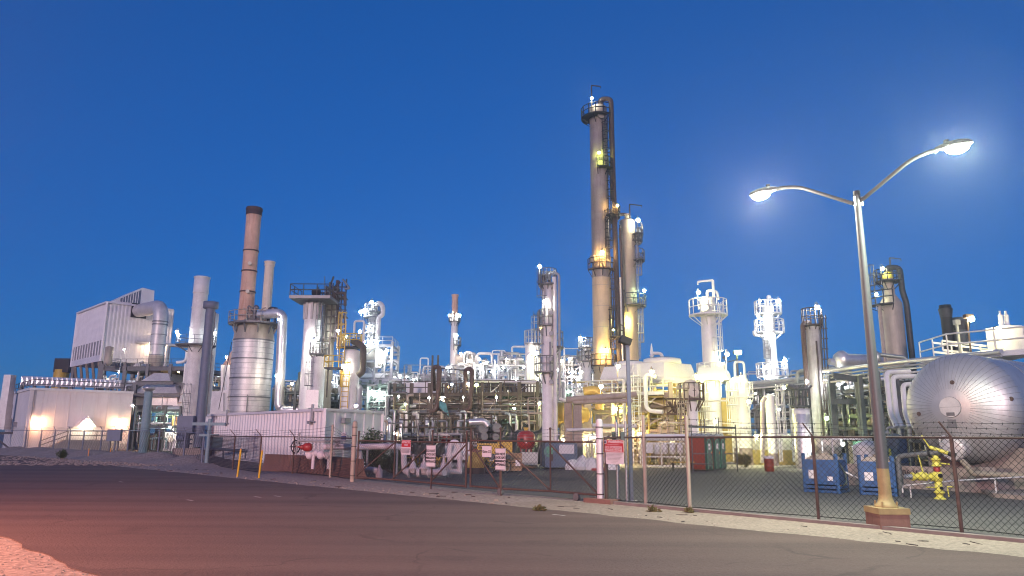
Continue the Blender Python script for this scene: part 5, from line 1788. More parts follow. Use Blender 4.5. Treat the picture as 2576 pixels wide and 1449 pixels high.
# machinery below the hopper
t, P, L = frame_unit('blower_station', 'machinery bay with cylinders and lit white panel below the hopper', 'machinery', XY(333, 1128, 88), XY(445, 1128, 87), 5, [Z(1070, 88), Z(1030, 88)], 3, 'green_steel', .22, (Z(1070, 88),), [(0, 1)])
for k in range(12):
    q = P(.05 + k * .045, .3 + .2 * (k % 2), 0)
    MB().lathe(tuple(q), shell_prof(.2, 0, 1.9, .6), 10).build('gas_cylinder', ('dull_steel', 'dark_steel', 'rust')[k % 3], t)
MB().box(P(.78, .3, 1.1), (2.1, 1.4, 2.2)).build('panel', 'clean_white', t)
MB().box(P(.78, .1, 1.35), (.55, .16, .6)).build('gauge', 'cream', t)
mb = MB().box(P(.12, -.12, 2.35), (2.2, 1.6, .08)).box(P(.48, -.12, 2.6), (3, 1.6, .08))
mb.build('awning', 'teal_pipe', t)
lamp(t, P(.8, .0, 2.75), (1, .92, .8), 800, .17, 0)
lamp(t, P(.6, .15, Z(1043, 88)), GREEN, 700, .19, .8)
mb = MB().tube([P(.45, .5, Z(1036, 88)), P(1.0, .5, Z(1036, 88)), P(1.0, .5, Z(1075, 88)), P(.88, .5, Z(1082, 88))], .75, 16, bend=1.8)
mb.build('fan_duct', 'aluminium', t)
MB().box(P(.62, .9, 2.9), (3.4, .5, 5.4)).build('back_wall', 'siding_panel', t)
lamp(t, P(.35, -.7, Z(1022, 86)), WARM, 900, .16, 1.0)
for k in (.25, .4):
    MB().cyl(P(k, -.15, 0), P(k, -.15, .95), .12, n=8).build('bollard', 'marker_yellow', t)
MB().box(P(.7, .35, Z(1058, 88)), (.5, .5, 1.2)).build('motor', 'orange_paint', t)
fill_pipes(t, P, L, [Z(1070, 88), Z(1040, 88), 1.2], 9, ['pipe_white', 'galvanised', 'teal_pipe'], 77, (.06, .16), 5, (0, 1), (0, .7))
p = XY(362, 1100, 79)
t = thing('vent_pipe', 'teal vent pipe with a flat cap rising before the hopper', 'vent pipe', tuple(p))
MB().cyl(p, p + UP * Z(985, 79, 366), .42, n=14).build('pipe', 'teal_pipe', t)
MB().lathe((p.x, p.y, Z(985, 79, 366)), [(.3, .003), (.62, .25), (.62, .45), (.5, .62), (0, .7)], 14).build('cap', 'galvanised', t)
# yellow crane cab and stack behind
p = XY(134, 1100, 125)
t = thing('crane', 'yellow crane boom base behind the low white building', 'crane', tuple(p))
MB().cyl(p, p + UP * Z(930, 125, 137), 1.5, 1.2, 12).build('mast', 'yellow_paint', t)
MB().box(p + V((.4, 0, Z(920, 125, 137))), (2.6, 2, 2.4)).box(p + V((1.0, 0, Z(911, 125, 137))), (1.6, 1.4, 1.2)).build('head', 'black_steel', t)

ZX[0] = 495
# ================================================================== white chimney and neighbours
def stack(label, pts, Y, m, name='chimney', n=28, bands=(), rim=.0, bm=None):
    """pts: (x, y, width) from the top down"""
    c = XY(pts[0][0], pts[0][1], Y)
    t = thing(name, label, 'chimney', tuple(c))
    prof = [(w / 2 * S(x, y, Y) * CF(x), Z(y, Y, x)) for x, y, w in pts][::-1]
    prof[0] = (prof[0][0], 0)
    top = prof[-1]
    mb = MB().lathe((c.x, c.y, 0), prof + [(top[0] * .86, top[1] + .002), (top[0] * .86, top[1] - 2)], n)
    mb.build('shell', m, t)
    for y in bands:
        z = Z(y, Y, pts[0][0])
        i = max(k for k in range(len(prof)) if prof[k][1] <= z)
        a, b = prof[i], prof[min(i + 1, len(prof) - 1)]
        rr = a[0] + (b[0] - a[0]) * ((z - a[1]) / max(.01, b[1] - a[1]))
        MB().band((c.x, c.y, 0), rr, z, .14, .07, n).build('flange_ring', bm or m, t)
    return t, c, prof
t, c, prof = stack('white steel chimney with a lit ring walkway right of the hopper', [(509, 697, 40), (506, 735, 40), (505, 738, 38), (493, 876, 39), (487, 940, 40), (485, 1000, 44), (481, 1090, 46)], 88, 'white_paint', bands=(699, 737, 775, 825, 905))
k = S(495, 866, 88)
platform(t, c, Z(868, 88), 19 * k, 48 * k, 0, 360)
MB().ladder(polar(c, 22 * k, 270, 0), Z(1080, 88), Z(985, 88), R(285), .5).build('ladder', 'grey_steel', t)
lamp(t, polar(c, 46 * k, 205, Z(838, 88)), COOL, 420, .2, 1.2)
lamp(t, polar(c, 50 * k, 235, Z(848, 88)), COOL, 420, .2, .8)
lamp(t, polar(c, 46 * k, 340, Z(840, 88)), COOL, 260, .15, 1.2)
p = XY(468, 1010, 90)
t = thing('flue_duct', 'white sloping box duct joining the hopper to the white chimney', 'duct', tuple(p))
a_, b_ = W(446, 1020, 91), W(478, 950, 90)
MB().add([W(443, 1030, 92), W(478, 1032, 90), W(480, 938, 90), W(470, 945, 91), W(443, 1030, 97), W(478, 1032, 95), W(480, 938, 95), W(470, 945, 96)], [(0, 1, 2, 3), (7, 6, 5, 4), (0, 3, 7, 4), (1, 5, 6, 2), (3, 2, 6, 7), (0, 4, 5, 1)]).build('box', 'white_paint', t)
mb = MB()
for f in (.2, .45, .7):
    mb.bar(lerp(W(443, 1030, 91.9), W(470, 945, 90.9), f), lerp(W(478, 1032, 89.9), W(480, 938, 89.9), f), .15)
mb.build('rib', 'beige_steel', t)
for dx, lab in ((458, 'slim white vent pipe left of the white chimney'), (466, 'second slim white vent pipe touching the white chimney')):
    p = XY(dx - 4, 1050, 93)
    t = thing('vent_pipe', lab, 'vent pipe', tuple(p))
    MB().tube([p + V((-1.2 if dx < 460 else .6, 0, Z(912, 93))), p + V((0, 0, Z(910, 93))), p + UP * Z(881 - (466 - dx) * -.0, 93, dx)], .2, 8, bend=.6).build('pipe', 'clean_white', t)
    MB().cyl(p + UP * Z(1000, 93), p + UP * Z(915, 93), .16, n=8).build('riser', 'clean_white', t)
t, c, r, zt = column('absorber_column', 'narrow white round-topped vessel half hidden behind the grey flanged pipe', 'vessel', 541, 830, 92, 14, 788, 'white_paint', .6, 3.5)
lamp(t, polar(c, r + .5, 290, Z(838, 92)), COOL, 380, .17, .9)
MB().tube([polar(c, r + .3, 250, Z(1000, 92)), polar(c, r + .3, 250, Z(905, 92)), polar(c, r * .5, 250, Z(895, 92))], .3, 8, bend=.7).build('riser_pipe', 'pipe_grey', t)
# dark grey flanged vent at the fence
Yv = 61
c = XY(509.5, 1000, Yv)
t = thing('vent_stack', 'tall dark blue grey vent pipe with a wide flanged top at the fence corner', 'vent stack', tuple(c))
k = S(515, 1000, Yv)
zt = Z(760, Yv, 529)
mb = MB().cyl(c + UP * 1.0, c + UP * zt, 11.6 * k, n=24)
mb.build('pipe', 'blue_grey_pipe', t)
MB().lathe((c.x, c.y, zt), [(11.8 * k, -.62), (18.6 * k, -.56), (18.6 * k, .0), (15 * k, .02), (15 * k, -.2)], 28).build('flange', 'blue_grey_pipe', t)
MB().tube([c + V((12.6 * k + .12, -.25, 3.5)), c + V((12.6 * k + .12, -.25, zt - .9))], .05, 5).build('conduit', 'grey_steel', t)
MB().box(c + V((-.9, -.2, Z(1068, Yv))), (1.3, 1.3, 1.4)).build('damper_box', 'blue_grey_pipe', t)
mb = MB().prism([c + V((x, y, 0)) for x, y in ((-1.6, -1.1), (.8, -1.1), (.8, 1), (-1.6, 1))], 0, .9)
mb.build('base_block', 'stained_concrete', t)
mb = MB().tube([c + V((-1.0, -.3, .9)), c + V((-1.0, -.3, 2.4)), c + V((0, 0, 2.4))], .38, 12, bend=.5)
for z in (1.2, 1.55, 2.0):
    mb.cyl(c + V((-1.0, -.3, z)), c + V((-1.0, -.3, z + .12)), .56, n=16)
mb.cyl(c + V((-1.5, -.6, 1.75)), c + V((-.9, -.6, 1.75)), .3, n=12)
mb.build('valve', 'blue_grey_pipe', t)
# H shaped barrier posts at the fence corner
p = G(518, 1172)
t = thing('pipe_bollard_frame', 'blue grey pipe frame with crossbars at the fence corner', 'frame', tuple(p))
mb = MB().cyl(p + V((-.15, .4, 0)), p + V((-.15, .4, 3.1)), .13, n=10).bar(p + V((-1.3, .4, 2.75)), p + V((.9, .4, 2.75)), .2, .2).bar(p + V((-.8, .4, 2.0)), p + V((.5, .4, 2.0)), .15)
mb.build('frame', 'teal_pipe', t)
ZX[0] = 630
# ================================================================== furnace, big reactor, rusty stacks
p0, p1 = XY(560, 1000, 80), XY(590, 1000, 79)
t = thing('furnace', 'cream furnace box with sloping orange roof behind the big reactor', 'furnace', tuple(p0))
MB().prism([XY(528, 1040, 82), XY(592, 1040, 80), XY(592, 1040, 88), XY(528, 1040, 90)], 0, Z(985, 82)).build('lower_wall', 'white_paint', t)
MB().prism([XY(560, 960, 82), XY(606, 960, 80), XY(606, 960, 88), XY(560, 960, 90)], Z(985, 82) + .004, Z(918, 82)).build('upper_wall', 'white_paint', t)
a = [W(560, 918, 82), W(604, 918, 80), W(604, 918, 88), W(560, 918, 90)]
b = [W(584, 880, 83), W(600, 878, 82), W(600, 878, 87), W(584, 880, 88)]
MB().add(a + b, [(0, 1, 5, 4), (1, 2, 6, 5), (2, 3, 7, 6), (3, 0, 4, 7), (4, 5, 6, 7)]).build('roof', 'rusty_cream', t)
mb = MB()
for x in (560, 576, 592):
    mb.bar(W(x, 1035, 79.6), W(x, 918, 79.6), .3)
mb.bar(W(556, 985, 79.5), W(594, 985, 79.5), .3)
mb.build('buckstay', 'clean_white', t)
lamp(t, W(569, 898, 79), WARM, 420, .17, .4)
Yr = 76
c = XY(634, 917, Yr)
k = S(634, 917, Yr)
t = thing('reactor', 'huge round aluminium clad reactor with domed top and ring walkway', 'reactor', tuple(c))
rr = 53 * k * CF(634)
zs, zd_ = Z(857, Yr), Z(815, Yr)
MB().lathe((c.x, c.y, 0), [(rr * .98, Z(1042, Yr)), (rr, Z(1030, Yr)), (rr, zs)], 48).build('shell', 'aluminium', t)
MB().lathe((c.x, c.y, 0), [(rr * 1.0, zs + .003)] + [(rr * .99 * cos(pi / 2 * i / 8), zs + .05 + (zd_ - zs + .8) * sin(pi / 2 * i / 8)) for i in range(0, 9)] , 48).build('dome', 'tan_cladding', t)
mb = MB()
z = Z(1036, Yr)
i = 0
while z < zs:
    mb.band((c.x, c.y, 0), rr, z, .03, .012, 48)
    z += .55
for y in (858, 905, 953, 1000):
    mb.band((c.x, c.y, 0), rr, Z(y, Yr), .14, .05, 48)
mb.build('cladding_band', 'dull_steel', t)
MB().cyl(c, c + UP * (Z(1042, Yr) - .003), rr * .9, n=32).build('skirt', 'stained_concrete', t)
MB().tube([polar(c, rr + .15, 285, Z(1040, Yr)), polar(c, rr + .15, 285, Z(995, Yr))], .05, 5).build('conduit', 'dull_steel', t)
zp = Z(815, Yr)
mb = MB().deck((c.x, c.y, 0), zp, rr * .2, rr * 1.32, 0, 360, .16, 12)
for i in range(10):
    a = R(36 * i + 10)
    q = V((cos(a), sin(a), 0))
    mb.bar(c + q * rr * .75 + UP * (zp - 2.1), c + q * rr * 1.1 + UP * (zp - .16), .14)
o = mb.build('platform', 'dull_steel', t)
pts = [polar(c, rr * 1.3, 30 * i, zp) for i in range(12)]
MB().rail(pts, 1.15, 1.6, .045, 1, True).build('handrail', 'beige_steel', o)
r = random.Random(5)
for i in range(9):
    q = polar(c, rr * r.uniform(.5, 1.1), r.uniform(200, 380), zp)
    MB().tube([q, q + UP * r.uniform(.6, 1.9), q + V((r.uniform(-1, 1), 0, 1.5))], r.uniform(.06, .2), 6).build('pipe', r.choice(['dull_steel', 'beige_steel', 'dark_steel']), t)
# loop pipe
MB().tube([W(652, 792, Yr - 1.5), W(700, 788, Yr - 2), W(711, 795, Yr - 2), W(702, 1020, Yr - 2), W(712, 1032, Yr - 2), W(752, 1031, Yr - 2)], .5, 12, bend=1.6).build('loop_pipe', 'bright_aluminium', t)
lamp(t, W(701, 803, Yr - 3.2), COOL, 200, .13, .6)
MB().tube([W(583, 860, Yr - 3), W(550, 1030, Yr - 3)], .035, 5).build('guy_cable', 'dark_steel', t)
t, c2, prof = stack('tall rust stained cream chimney rising from the big reactor', [(640, 526, 40), (640, 531, 40), (638, 560, 38), (633, 630, 38), (628, 720, 38), (624, 800, 40), (624, 860, 40)], Yr + .5, 'rusty_cream', bands=(528, 632, 683, 735), bm='rust')
x0 = (stack,)
MB().lathe((c2.x, c2.y, 0), [(prof[-1][0] * 1.03, prof[-1][1] - .75), (prof[-1][0] * 1.03, prof[-1][1] + .12)], 24, True).build('burnt_rim', 'dark_rust', t)
for y in (665, 735):
    q = polar(c2, 19 * k, 290, Z(y, Yr))
    MB().cyl(q, q + V((.1, -.35, 0)), .2, n=10).build('nozzle', 'cream', t)
t, c3, prof = stack('thinner cream chimney just right of the tall rusty one', [(679, 658, 26), (679, 664, 26), (678.5, 668, 24), (674, 785, 25), (674, 830, 25)], Yr + 2, 'cream', bands=(660, 668))
# equipment right of the reactor
t, P, L = frame_unit('pump_deck', 'small green lit equipment deck between the reactor and the white vessels', 'steel frame', XY(712, 1040, 74), XY(768, 1040, 73), 5, [Z(1010, 74), Z(985, 74)], 2, 'green_steel', .25, (Z(985, 74),), [])
scatter_gear(t, P, L, [Z(985, 74)], 8, ['pipe_grey', 'green_steel', 'pipe_white'], 12)
fill_pipes(t, P, L, [Z(985, 74), Z(1010, 74)], 8, ['pipe_grey', 'pipe_tan'], 13, (.08, .2), 3)
lamp(t, P(.05, -.3, Z(947, 74)), WARM, 600, .2, 1.5)
lamp(t, P(.6, .3, Z(962, 74)), COOL, 160, .12, 1.0)
MB().box(P(.5, .9, 3), (5, .3, 5.4)).build('rear_panel', 'dark_steel', t)
ZX[0] = 830
# ================================================================== twin white vessels with scaffold
t, c, r, zt = column('coke_drum', 'tall white stained vessel with square railed deck and a bright lamp', 'vessel', 783, 850, 72, 42, 759, 'white_paint', .45, 2.6)
zp = Z(752, 72)
mb = MB().prism([c + V((x, y, 0)) for x, y in ((-1.9, -2.0), (2.2, -2.0), (2.2, 2), (-1.9, 2))], zp - .3, zp)
for a in (200, 240, 280, 320, 350):
    mb.bar(polar(c, r * 1.01, a, zp - 2.2), polar(c, r * 1.05, a, zp - .45), .2)
o = mb.build('platform', 'dull_steel', t)
MB().rail([c + V((x, y, zp)) for x, y in ((-1.85, 2), (-1.85, -1.95), (2.15, -1.95), (2.15, 2))], 1.15, 1.2, .05, 1).build('handrail', 'brown_steel', o)
MB().cyl(c + V((.1, -1, zp + .5)), c + V((.9, -1, zp + .5)), .3, n=10).build('motor', 'black_steel', t)
MB().ladder(polar(c, r, 340, 0), Z(900, 72), Z(745, 72), R(300), .5).build('ladder', 'grey_steel', t)
lamp(t, W(789, 858, 70.2), (1, .98, .92), 1500, .24, 2.0)
t, c, r, zt = column('accumulator', 'shorter white stained vessel in front of the tall white one, platform on top', 'vessel', 798, 960, 69, 37, 896, 'white_paint', .2, 2.4)
platform(t, c, Z(890, 69), .1, r * 1.35, 0, 360, 'dull_steel', 1.1, .04)
MB().ladder(polar(c, r, 235, 0), Z(1025, 69), Z(880, 69), R(235), .5).build('ladder', 'dull_steel', t)
MB().box(polar(c, r + .05, 260, Z(1005, 69)), (1.2, .5, 1.7)).build('cladding_box', 'aluminium', t)
t, c, r, zt = column('scaffolded_column', 'grey column wrapped in ladders and scaffold right of the tall white vessel', 'vessel', 825, 850, 75, 33, 740, 'tan_cladding', .3, 2.2)
mb = MB()
k = S(850, 800, 74)
P_ = lambda x, y, dy=0: W(x, y, 73.5 + dy)
for x, ya, yb in ((812, 735, 1020), (822, 718, 1020), (838, 712, 1000), (850, 715, 860), (861, 709, 850), (872, 702, 852)):
    for dy in (0, 2):
        q = P_(x, ya, dy)
        mb.cyl(V((q.x, q.y, P_(x, yb, dy).z)), q, .07, n=4, caps=False)
for y in (722, 735, 750, 765, 780, 797, 815, 833, 850):
    for dy in (0, 2):
        a_, b_ = P_(822, y, dy), P_(872, y, dy)
        mb.cyl(a_, b_, .06, n=4, caps=False)
    if y in (750, 797, 850):
        mb.bar(P_(838, y, 1), P_(871, y, 1), 2, .08)
for y in (735, 765, 797, 833):
    mb.cyl(P_(850, y), P_(871, y + 28), .035, n=4, caps=False)
mb.build('scaffold', 'dark_rust', t)
mb = MB()
for x in (848, 851):
    mb.tube([P_(x, 705, 1), P_(x, 880, 1)], .12, 6)
mb.tube([P_(838, 760, -.3), P_(842, 738, -.3), P_(868, 736, -.3), P_(868, 770, -.3)], .16, 8, bend=.4)
mb.build('riser_pipe', 'rust', t)
r_ = random.Random(8)
for i in range(14):
    x, y = r_.uniform(812, 868), r_.uniform(722, 748)
    q = P_(x, y, r_.uniform(-.3, 2))
    MB().tube([q, q + V((r_.uniform(-1, 1), 0, 0)), q + V((r_.uniform(-1, 1), 0, r_.uniform(-1.5, 1.5)))], r_.uniform(.06, .16), 6).build('pipe', r_.choice(['dull_steel', 'brown_steel', 'dark_steel']), t)
lamp(t, W(850, 832, 72), COOL, 800, .22, 3.0)
MB().cyl(W(817, 695, 75), W(817, 745, 75), .05, n=5).build('mast', 'grey_steel', t)
t, P, L = frame_unit('support_frame', 'pale steel frame with lit panels between the vessels and the yellow railed vessel', 'steel frame', XY(822, 1040, 80), XY(866, 1040, 80), 4, [Z(1000, 80), Z(950, 80)], 2, 'grey_steel', .25, (Z(950, 80),), [(0, 1)])
MB().box(P(.5, .8, Z(975, 80)), (3.5, .2, 2.5)).build('panel', 'siding', t)
fill_pipes(t, P, L, [Z(1000, 80), Z(950, 80)], 10, ['pipe_grey', 'galvanised'], 41, (.06, .15), 5)
lamp(t, P(.1, -.2, Z(943, 80)), COOL, 500, .18, 1)
lamp(t, P(.35, -.3, Z(963, 79)), COOL, 700, .2, 1)
lamp(t, P(.42, .2, Z(1008, 80)), (.4, 1, .45), 200, .13, .6)
# yellow railed vessel
t, c, r, zt = column('knockout_drum', 'round white insulated vessel with yellow railed deck and yellow caged ladder', 'vessel', 881, 950, 68, 46, 878, 'white_paint', .35, .9, n=32)
zp = Z(872, 68)
mb = MB().deck((c.x, c.y, 0), zp, .2, r * 1.22, 0, 360, .16, 10)
o = mb.build('platform', 'dark_steel', t)
MB().rail([polar(c, r * 1.2, 36 * i + 18, zp) for i in range(10)], 1.15, 1.3, .055, 1, True).build('handrail', 'yellow_paint', o)
MB().ladder(polar(c, r * 1.0, 225, 0), Z(930, 68), Z(850, 68) + 1.5, R(225), .9, True, .05).build('upper_ladder', 'yellow_paint', t)
MB().ladder(polar(c, r * 1.0, 258, 0), Z(1028, 68), Z(935, 68), R(258), .7, True, .04).build('lower_ladder', 'yellow_paint', t)
q = polar(c, r + .9, 225, Z(930, 68))
o = MB().box(q, (1.6, 1.4, .12)).build('landing', 'dark_steel', t)
MB().rail([q + V((x, y, .06)) for x, y in ((-.8, .7), (-.8, -.7), (.8, -.7))], 1.1, 1, .05).build('handrail', 'yellow_paint', o)
MB().tube([polar(c, r * .6, 290, zp + .5), W(908, 868, 67), W(914, 875, 66.5), W(913, 935, 66.5), W(900, 945, 66.5)], .3, 10, bend=.7).build('overhead_pipe', 'brown_steel', t)
MB().tube([polar(c, r + .3, 330, Z(975, 68)), polar(c, r + .7, 320, Z(980, 68)), polar(c, r + .7, 320, Z(1030, 68))], .3, 10, bend=.6).build('side_pipe', 'pipe_grey', t)
lamp(t, W(863, 920, 66.2), (1, .98, .8), 900, .18, 1)
lamp(t, W(871, 846, 68), LIME, 160, .13, 1)
MB().tube([polar(c, .5, 300, zp), polar(c, .5, 300, zp + 2.4), polar(c, 1.4, 330, zp + 2.4), polar(c, 1.4, 330, zp)], .11, 6).build('vent_pipe', 'pipe_white', t)
ZX[0] = 940
# ================================================================== fractionator on a steel frame (far, white lit)
Yf = 105
t, P, L = frame_unit('regenerator_frame', 'tall pale steel frame with crossed beams below the white turbine column', 'steel frame', XY(908, 940, Yf), XY(984, 940, Yf), 6, [Z(1000, Yf), Z(945, Yf), Z(905, Yf), Z(866, Yf)], 2, 'pipe_grey', .4, (Z(945, Yf), Z(866, Yf)), [(0, 3), (1, 3), (0, 2), (1, 2), (0, 1)], bh=.4)
MB().lathe(tuple(P(.28, .4, 0)), [(1.0, Z(925, Yf)), (2.0, Z(905, Yf)), (2.0, Z(885, Yf)), (1.0, Z(870, Yf))], 18).build('cone_vessel', 'cream', t)
fill_pipes(t, P, L, [Z(1000, Yf), Z(945, Yf), Z(905, Yf)], 16, ['pipe_white', 'pipe_grey', 'galvanised'], 50, (.1, .3), 6)
for s_, y, st in ((.85, 883, 900), (.62, 892, 500), (.68, 912, 500), (.45, 858, 300), (.1, 862, 260), (.32, 858, 260)):
    lamp(t, P(s_, -.1, Z(y, Yf)), COOL, st, .24, 1.0)
MB().prism([P(0, -.05, 0), P(.8, -.05, 0), P(.8, .3, 0), P(0, .3, 0)], Z(950, Yf), Z(940, Yf)).build('white_beam', 'clean_white', t)
MB().rail([P(0, 0, Z(866, Yf)), P(1, 0, Z(866, Yf))], 1.2, 1.5, .05).build('handrail', 'pipe_grey', t)
MB().prism([P(-.1, -.2, 0), P(1.6, -.2, 0), P(1.6, .5, 0), P(-.1, .5, 0)], Z(975, Yf), Z(955, Yf)).build('cable_tray_panel', 'siding', t)
t, c, r, zt = column('fractionator', 'slim white lit column with ring walkways above the pale crossed steel frame', 'column', 937, 820, 107, 23, 774, 'white_paint', .3, 2.5)
k = S(937, 800, 107)
platform(t, c, Z(798, 107), r, 22 * k, 60, 300, 'pipe_grey', 1.2, .06)
platform(t, c, Z(784, 107), r, 22 * k, 0, 360, 'pipe_grey', 1.2, .06)
platform(t, c, Z(838, 107), r, 20 * k, 90, 340, 'pipe_grey', 1.2, .06)
MB().tube([c + UP * (zt - .3), c + V((1.0, -1, zt + .7)), c + V((r + 1.0, -1, zt)), c + V((r + 1.0, -1, Z(795, 107))), c + V((r + .4, -1, Z(800, 107))), c + V((r + .4, -1, Z(862, 107)))], .35, 10, bend=.9).build('overhead_pipe', 'pipe_white', t)
for a, y, st, rr_ in ((262, 763, 500, .26), (200, 786, 900, .3), (230, 785, 300, .2), (205, 837, 500, .24), (265, 826, 700, .2)):
    lamp(t, polar(c, r + (1.2 if a != 262 else .2), a, Z(y, 107)), COOL, st, rr_, 1.4)
# green grey process block right of the yellow vessel
ZX[0] = 950
t, P, L = frame_unit('compressor_deck', 'green grey steel deck with teal panels behind the corrugated container end', 'steel frame', XY(902, 1060, 72), XY(1004, 1060, 70), 9, [Z(1050, 71), Z(1018, 71), Z(988, 71), Z(966, 71)], 4, 'green_steel', .22, (Z(1018, 71), Z(988, 71)), [(0, 1), (2, 1), (1, 2), (3, 2), (0, 3)])
fill_pipes(t, P, L, [Z(1050, 71), Z(1018, 71), Z(988, 71)], 22, ['pipe_grey', 'galvanised', 'green_steel', 'pipe_white'], 51, (.06, .2), 12)
scatter_gear(t, P, L, [Z(1050, 71), Z(1018, 71)], 8, ['pipe_grey', 'green_steel', 'galvanised'], 52)
scaffold(t, P, .3, .8, -.08, Z(1040, 71), Z(960, 71), 1.1, 1.2, L, 'galvanised')
for q in (.1, .55):
    MB().box(P(q + .15, .8, Z(976, 71) - .1), (3.0, .4, 1.3)).build('teal_panel', 'teal_pipe', t)
lamp(t, P(.47, -.1, Z(988, 71)), (.8, 1, .9), 1100, .22, 1.2)
lamp(t, P(.85, .1, Z(945, 71)), COOL, 400, .16, 1.2)
lamp(t, P(.15, .3, Z(1003, 71)), COOL, 150, .12, 1.0)
conduits(t, P, L, Z(966, 71), 60, ['pipe_grey', 'galvanised', 'green_steel', 'pipe_white'], 172)
# ================================================================== long brown pipe rack
ZX[0] = 1150
Yb = 62
lv = [Z(1073, Yb), Z(1045, Yb), Z(1018, Yb), Z(988, Yb)]
t, P, L = frame_unit('pipe_rack', 'long rusty brown pipe rack with railed walkway across the middle of the plant', 'pipe rack', XY(990, 1060, 64), XY(1352, 1060, 61), 8, lv, 8, 'brown_steel', .26, (lv[3],), [(0, 3), (1, 3), (2, 2), (3, 3), (4, 3), (5, 3), (6, 3), (7, 3), (1, 1), (4, 2), (6, 2)], (lv[3],), railm='brown_steel', top=.9)
fill_pipes(t, P, L, lv[:3], 54, ['pipe_tan', 'brown_steel', 'dull_steel', 'beige_steel', 'galvanised', 'pipe_grey'], 61, (.06, .24), 26, lift=.05)
scatter_gear(t, P, L, lv[:3], 16, ['pipe_tan', 'dull_steel', 'brown_steel', 'pipe_grey'], 62, (0, 1), (.1, .8))
scaffold(t, P, .02, .3, -.10, .2, lv[2], 1.0, 1.1, L, 'beige_steel', 1.2)
scaffold(t, P, .36, .62, -.12, .2, lv[2] + .6, 1.0, 1.2, L, 'brown_steel', 1.2)
scaffold(t, P, .64, .99, -.08, lv[1] - .4, lv[3] - .2, .8, 1.1, L, 'beige_steel', .4)
MB().tube([P(.5, .2, lv[3] + 1.2), P(.99, .2, lv[3] + .95)], .16, 8).build('roof_pipe', 'pipe_white', t)
MB().prism([P(.02, .25, 0), P(.26, .25, 0), P(.26, .6, 0), P(.02, .6, 0)], lv[3] + .06, lv[3] + 1.1).build('cooler_box', 'siding', t)
mb = MB()
for k in range(34):
    s_ = .28 + .7 * k / 33
    mb.bar(P(s_, .3, lv[3] + .06), P(s_, .3, lv[3] + .95), .1, .3)
mb.bar(P(.28, .3, lv[3] + 1.0), P(.98, .3, lv[3] + 1.0), .2, .12)
mb.build('exchanger_bank', 'dark_rust', t)
MB().cyl(P(.46, .05, lv[3] - .75), P(.86, .05, lv[3] - .75), .24, n=12).build('insulated_header', 'pipe_tan', t)
r = random.Random(17)
for k in range(30):
    a_, b_ = P(r.random(), r.uniform(-.05, .4), r.uniform(.3, lv[2])), None
    d_ = r.choice([V((1, 0, 0)), V((0, 0, 1)), V((1, 0, 0)), V((.5, 0, .6))])
    MB().tube([a_, a_ + d_ * r.uniform(1.5, 4)], r.uniform(.03, .07), 5).build('small_line', r.choice(['beige_steel', 'galvanised', 'pipe_tan', 'brown_steel']), t)
conduits(t, P, L, lv[3] - .3, 98, ['beige_steel', 'galvanised', 'pipe_tan', 'brown_steel', 'dull_steel', 'pipe_white'], 171)
scaffold(t, P, .3, .7, .45, .2, lv[3] - .4, .9, 1.3, L, 'brown_steel')
scaffold(t, P, .0, .5, .75, .2, lv[3] - .4, 1.1, 1.5, L, 'dull_steel')
# tall rusty goosenecks
for s_, w_, dz in ((.27, .065, 0), (.5, .065, -.25)):
    a_ = s_
    MB().tube([P(a_, .1, lv[3] + .3), P(a_, .0, lv[3] + 2.3 + dz), P(a_ + w_, -.05, lv[3] + 2.3 + dz), P(a_ + w_, -.12, lv[2] - .4), P(a_ + w_ - .05, -.1, lv[2] - .6)], .19, 12, bend=.6).build('gooseneck', 'rust', t)
for s_ in (.275, .315):
    MB().bar(P(s_, -.03, lv[2] - .5), P(s_, -.03, lv[3] + 3.3), .16, .16).build('tall_post', 'brown_steel', t)
MB().bar(P(.3, -.02, lv[3] + 2.2), P(.56, -.02, lv[3] + 1.9), .1).build('stay', 'dark_steel', t)
r = random.Random(66)
for k in range(26):                                  # lower level silver elbows and small lines
    s_ = (k + r.random()) / 26
    zt_ = r.uniform(lv[0] - .3, lv[1] + .4)
    q = r.uniform(.07, .16)
    MB().tube([P(s_ - .035, -.15, zt_), P(s_, -.17, zt_), P(s_, -.17, .15)], q, 8, bend=q * 2.5).build('drop_pipe', r.choice(['galvanised', 'pipe_grey', 'pipe_white', 'pipe_tan']), t)
for s_ in (.03, .11, .29, .335):
    MB().tube([P(s_ - .03, -.13, lv[0] + .55), P(s_, -.2, lv[0] + .5), P(s_, -.22, .3)], .2, 10, bend=.5).build('elbow_pipe', 'bright_aluminium', t)
MB().add([P(.36, -.16, lv[2] + .3), P(.37, -.2, lv[2] - .3), P(.40, -.18, lv[1] + .3), P(.45, -.2, lv[1] - .3), P(.43, -.16, lv[1] - .1), P(.4, -.14, lv[2] + .1)], [(0, 1, 2, 5), (5, 2, 3, 4)]).build('blue_tarp', 'tarp_blue', t)
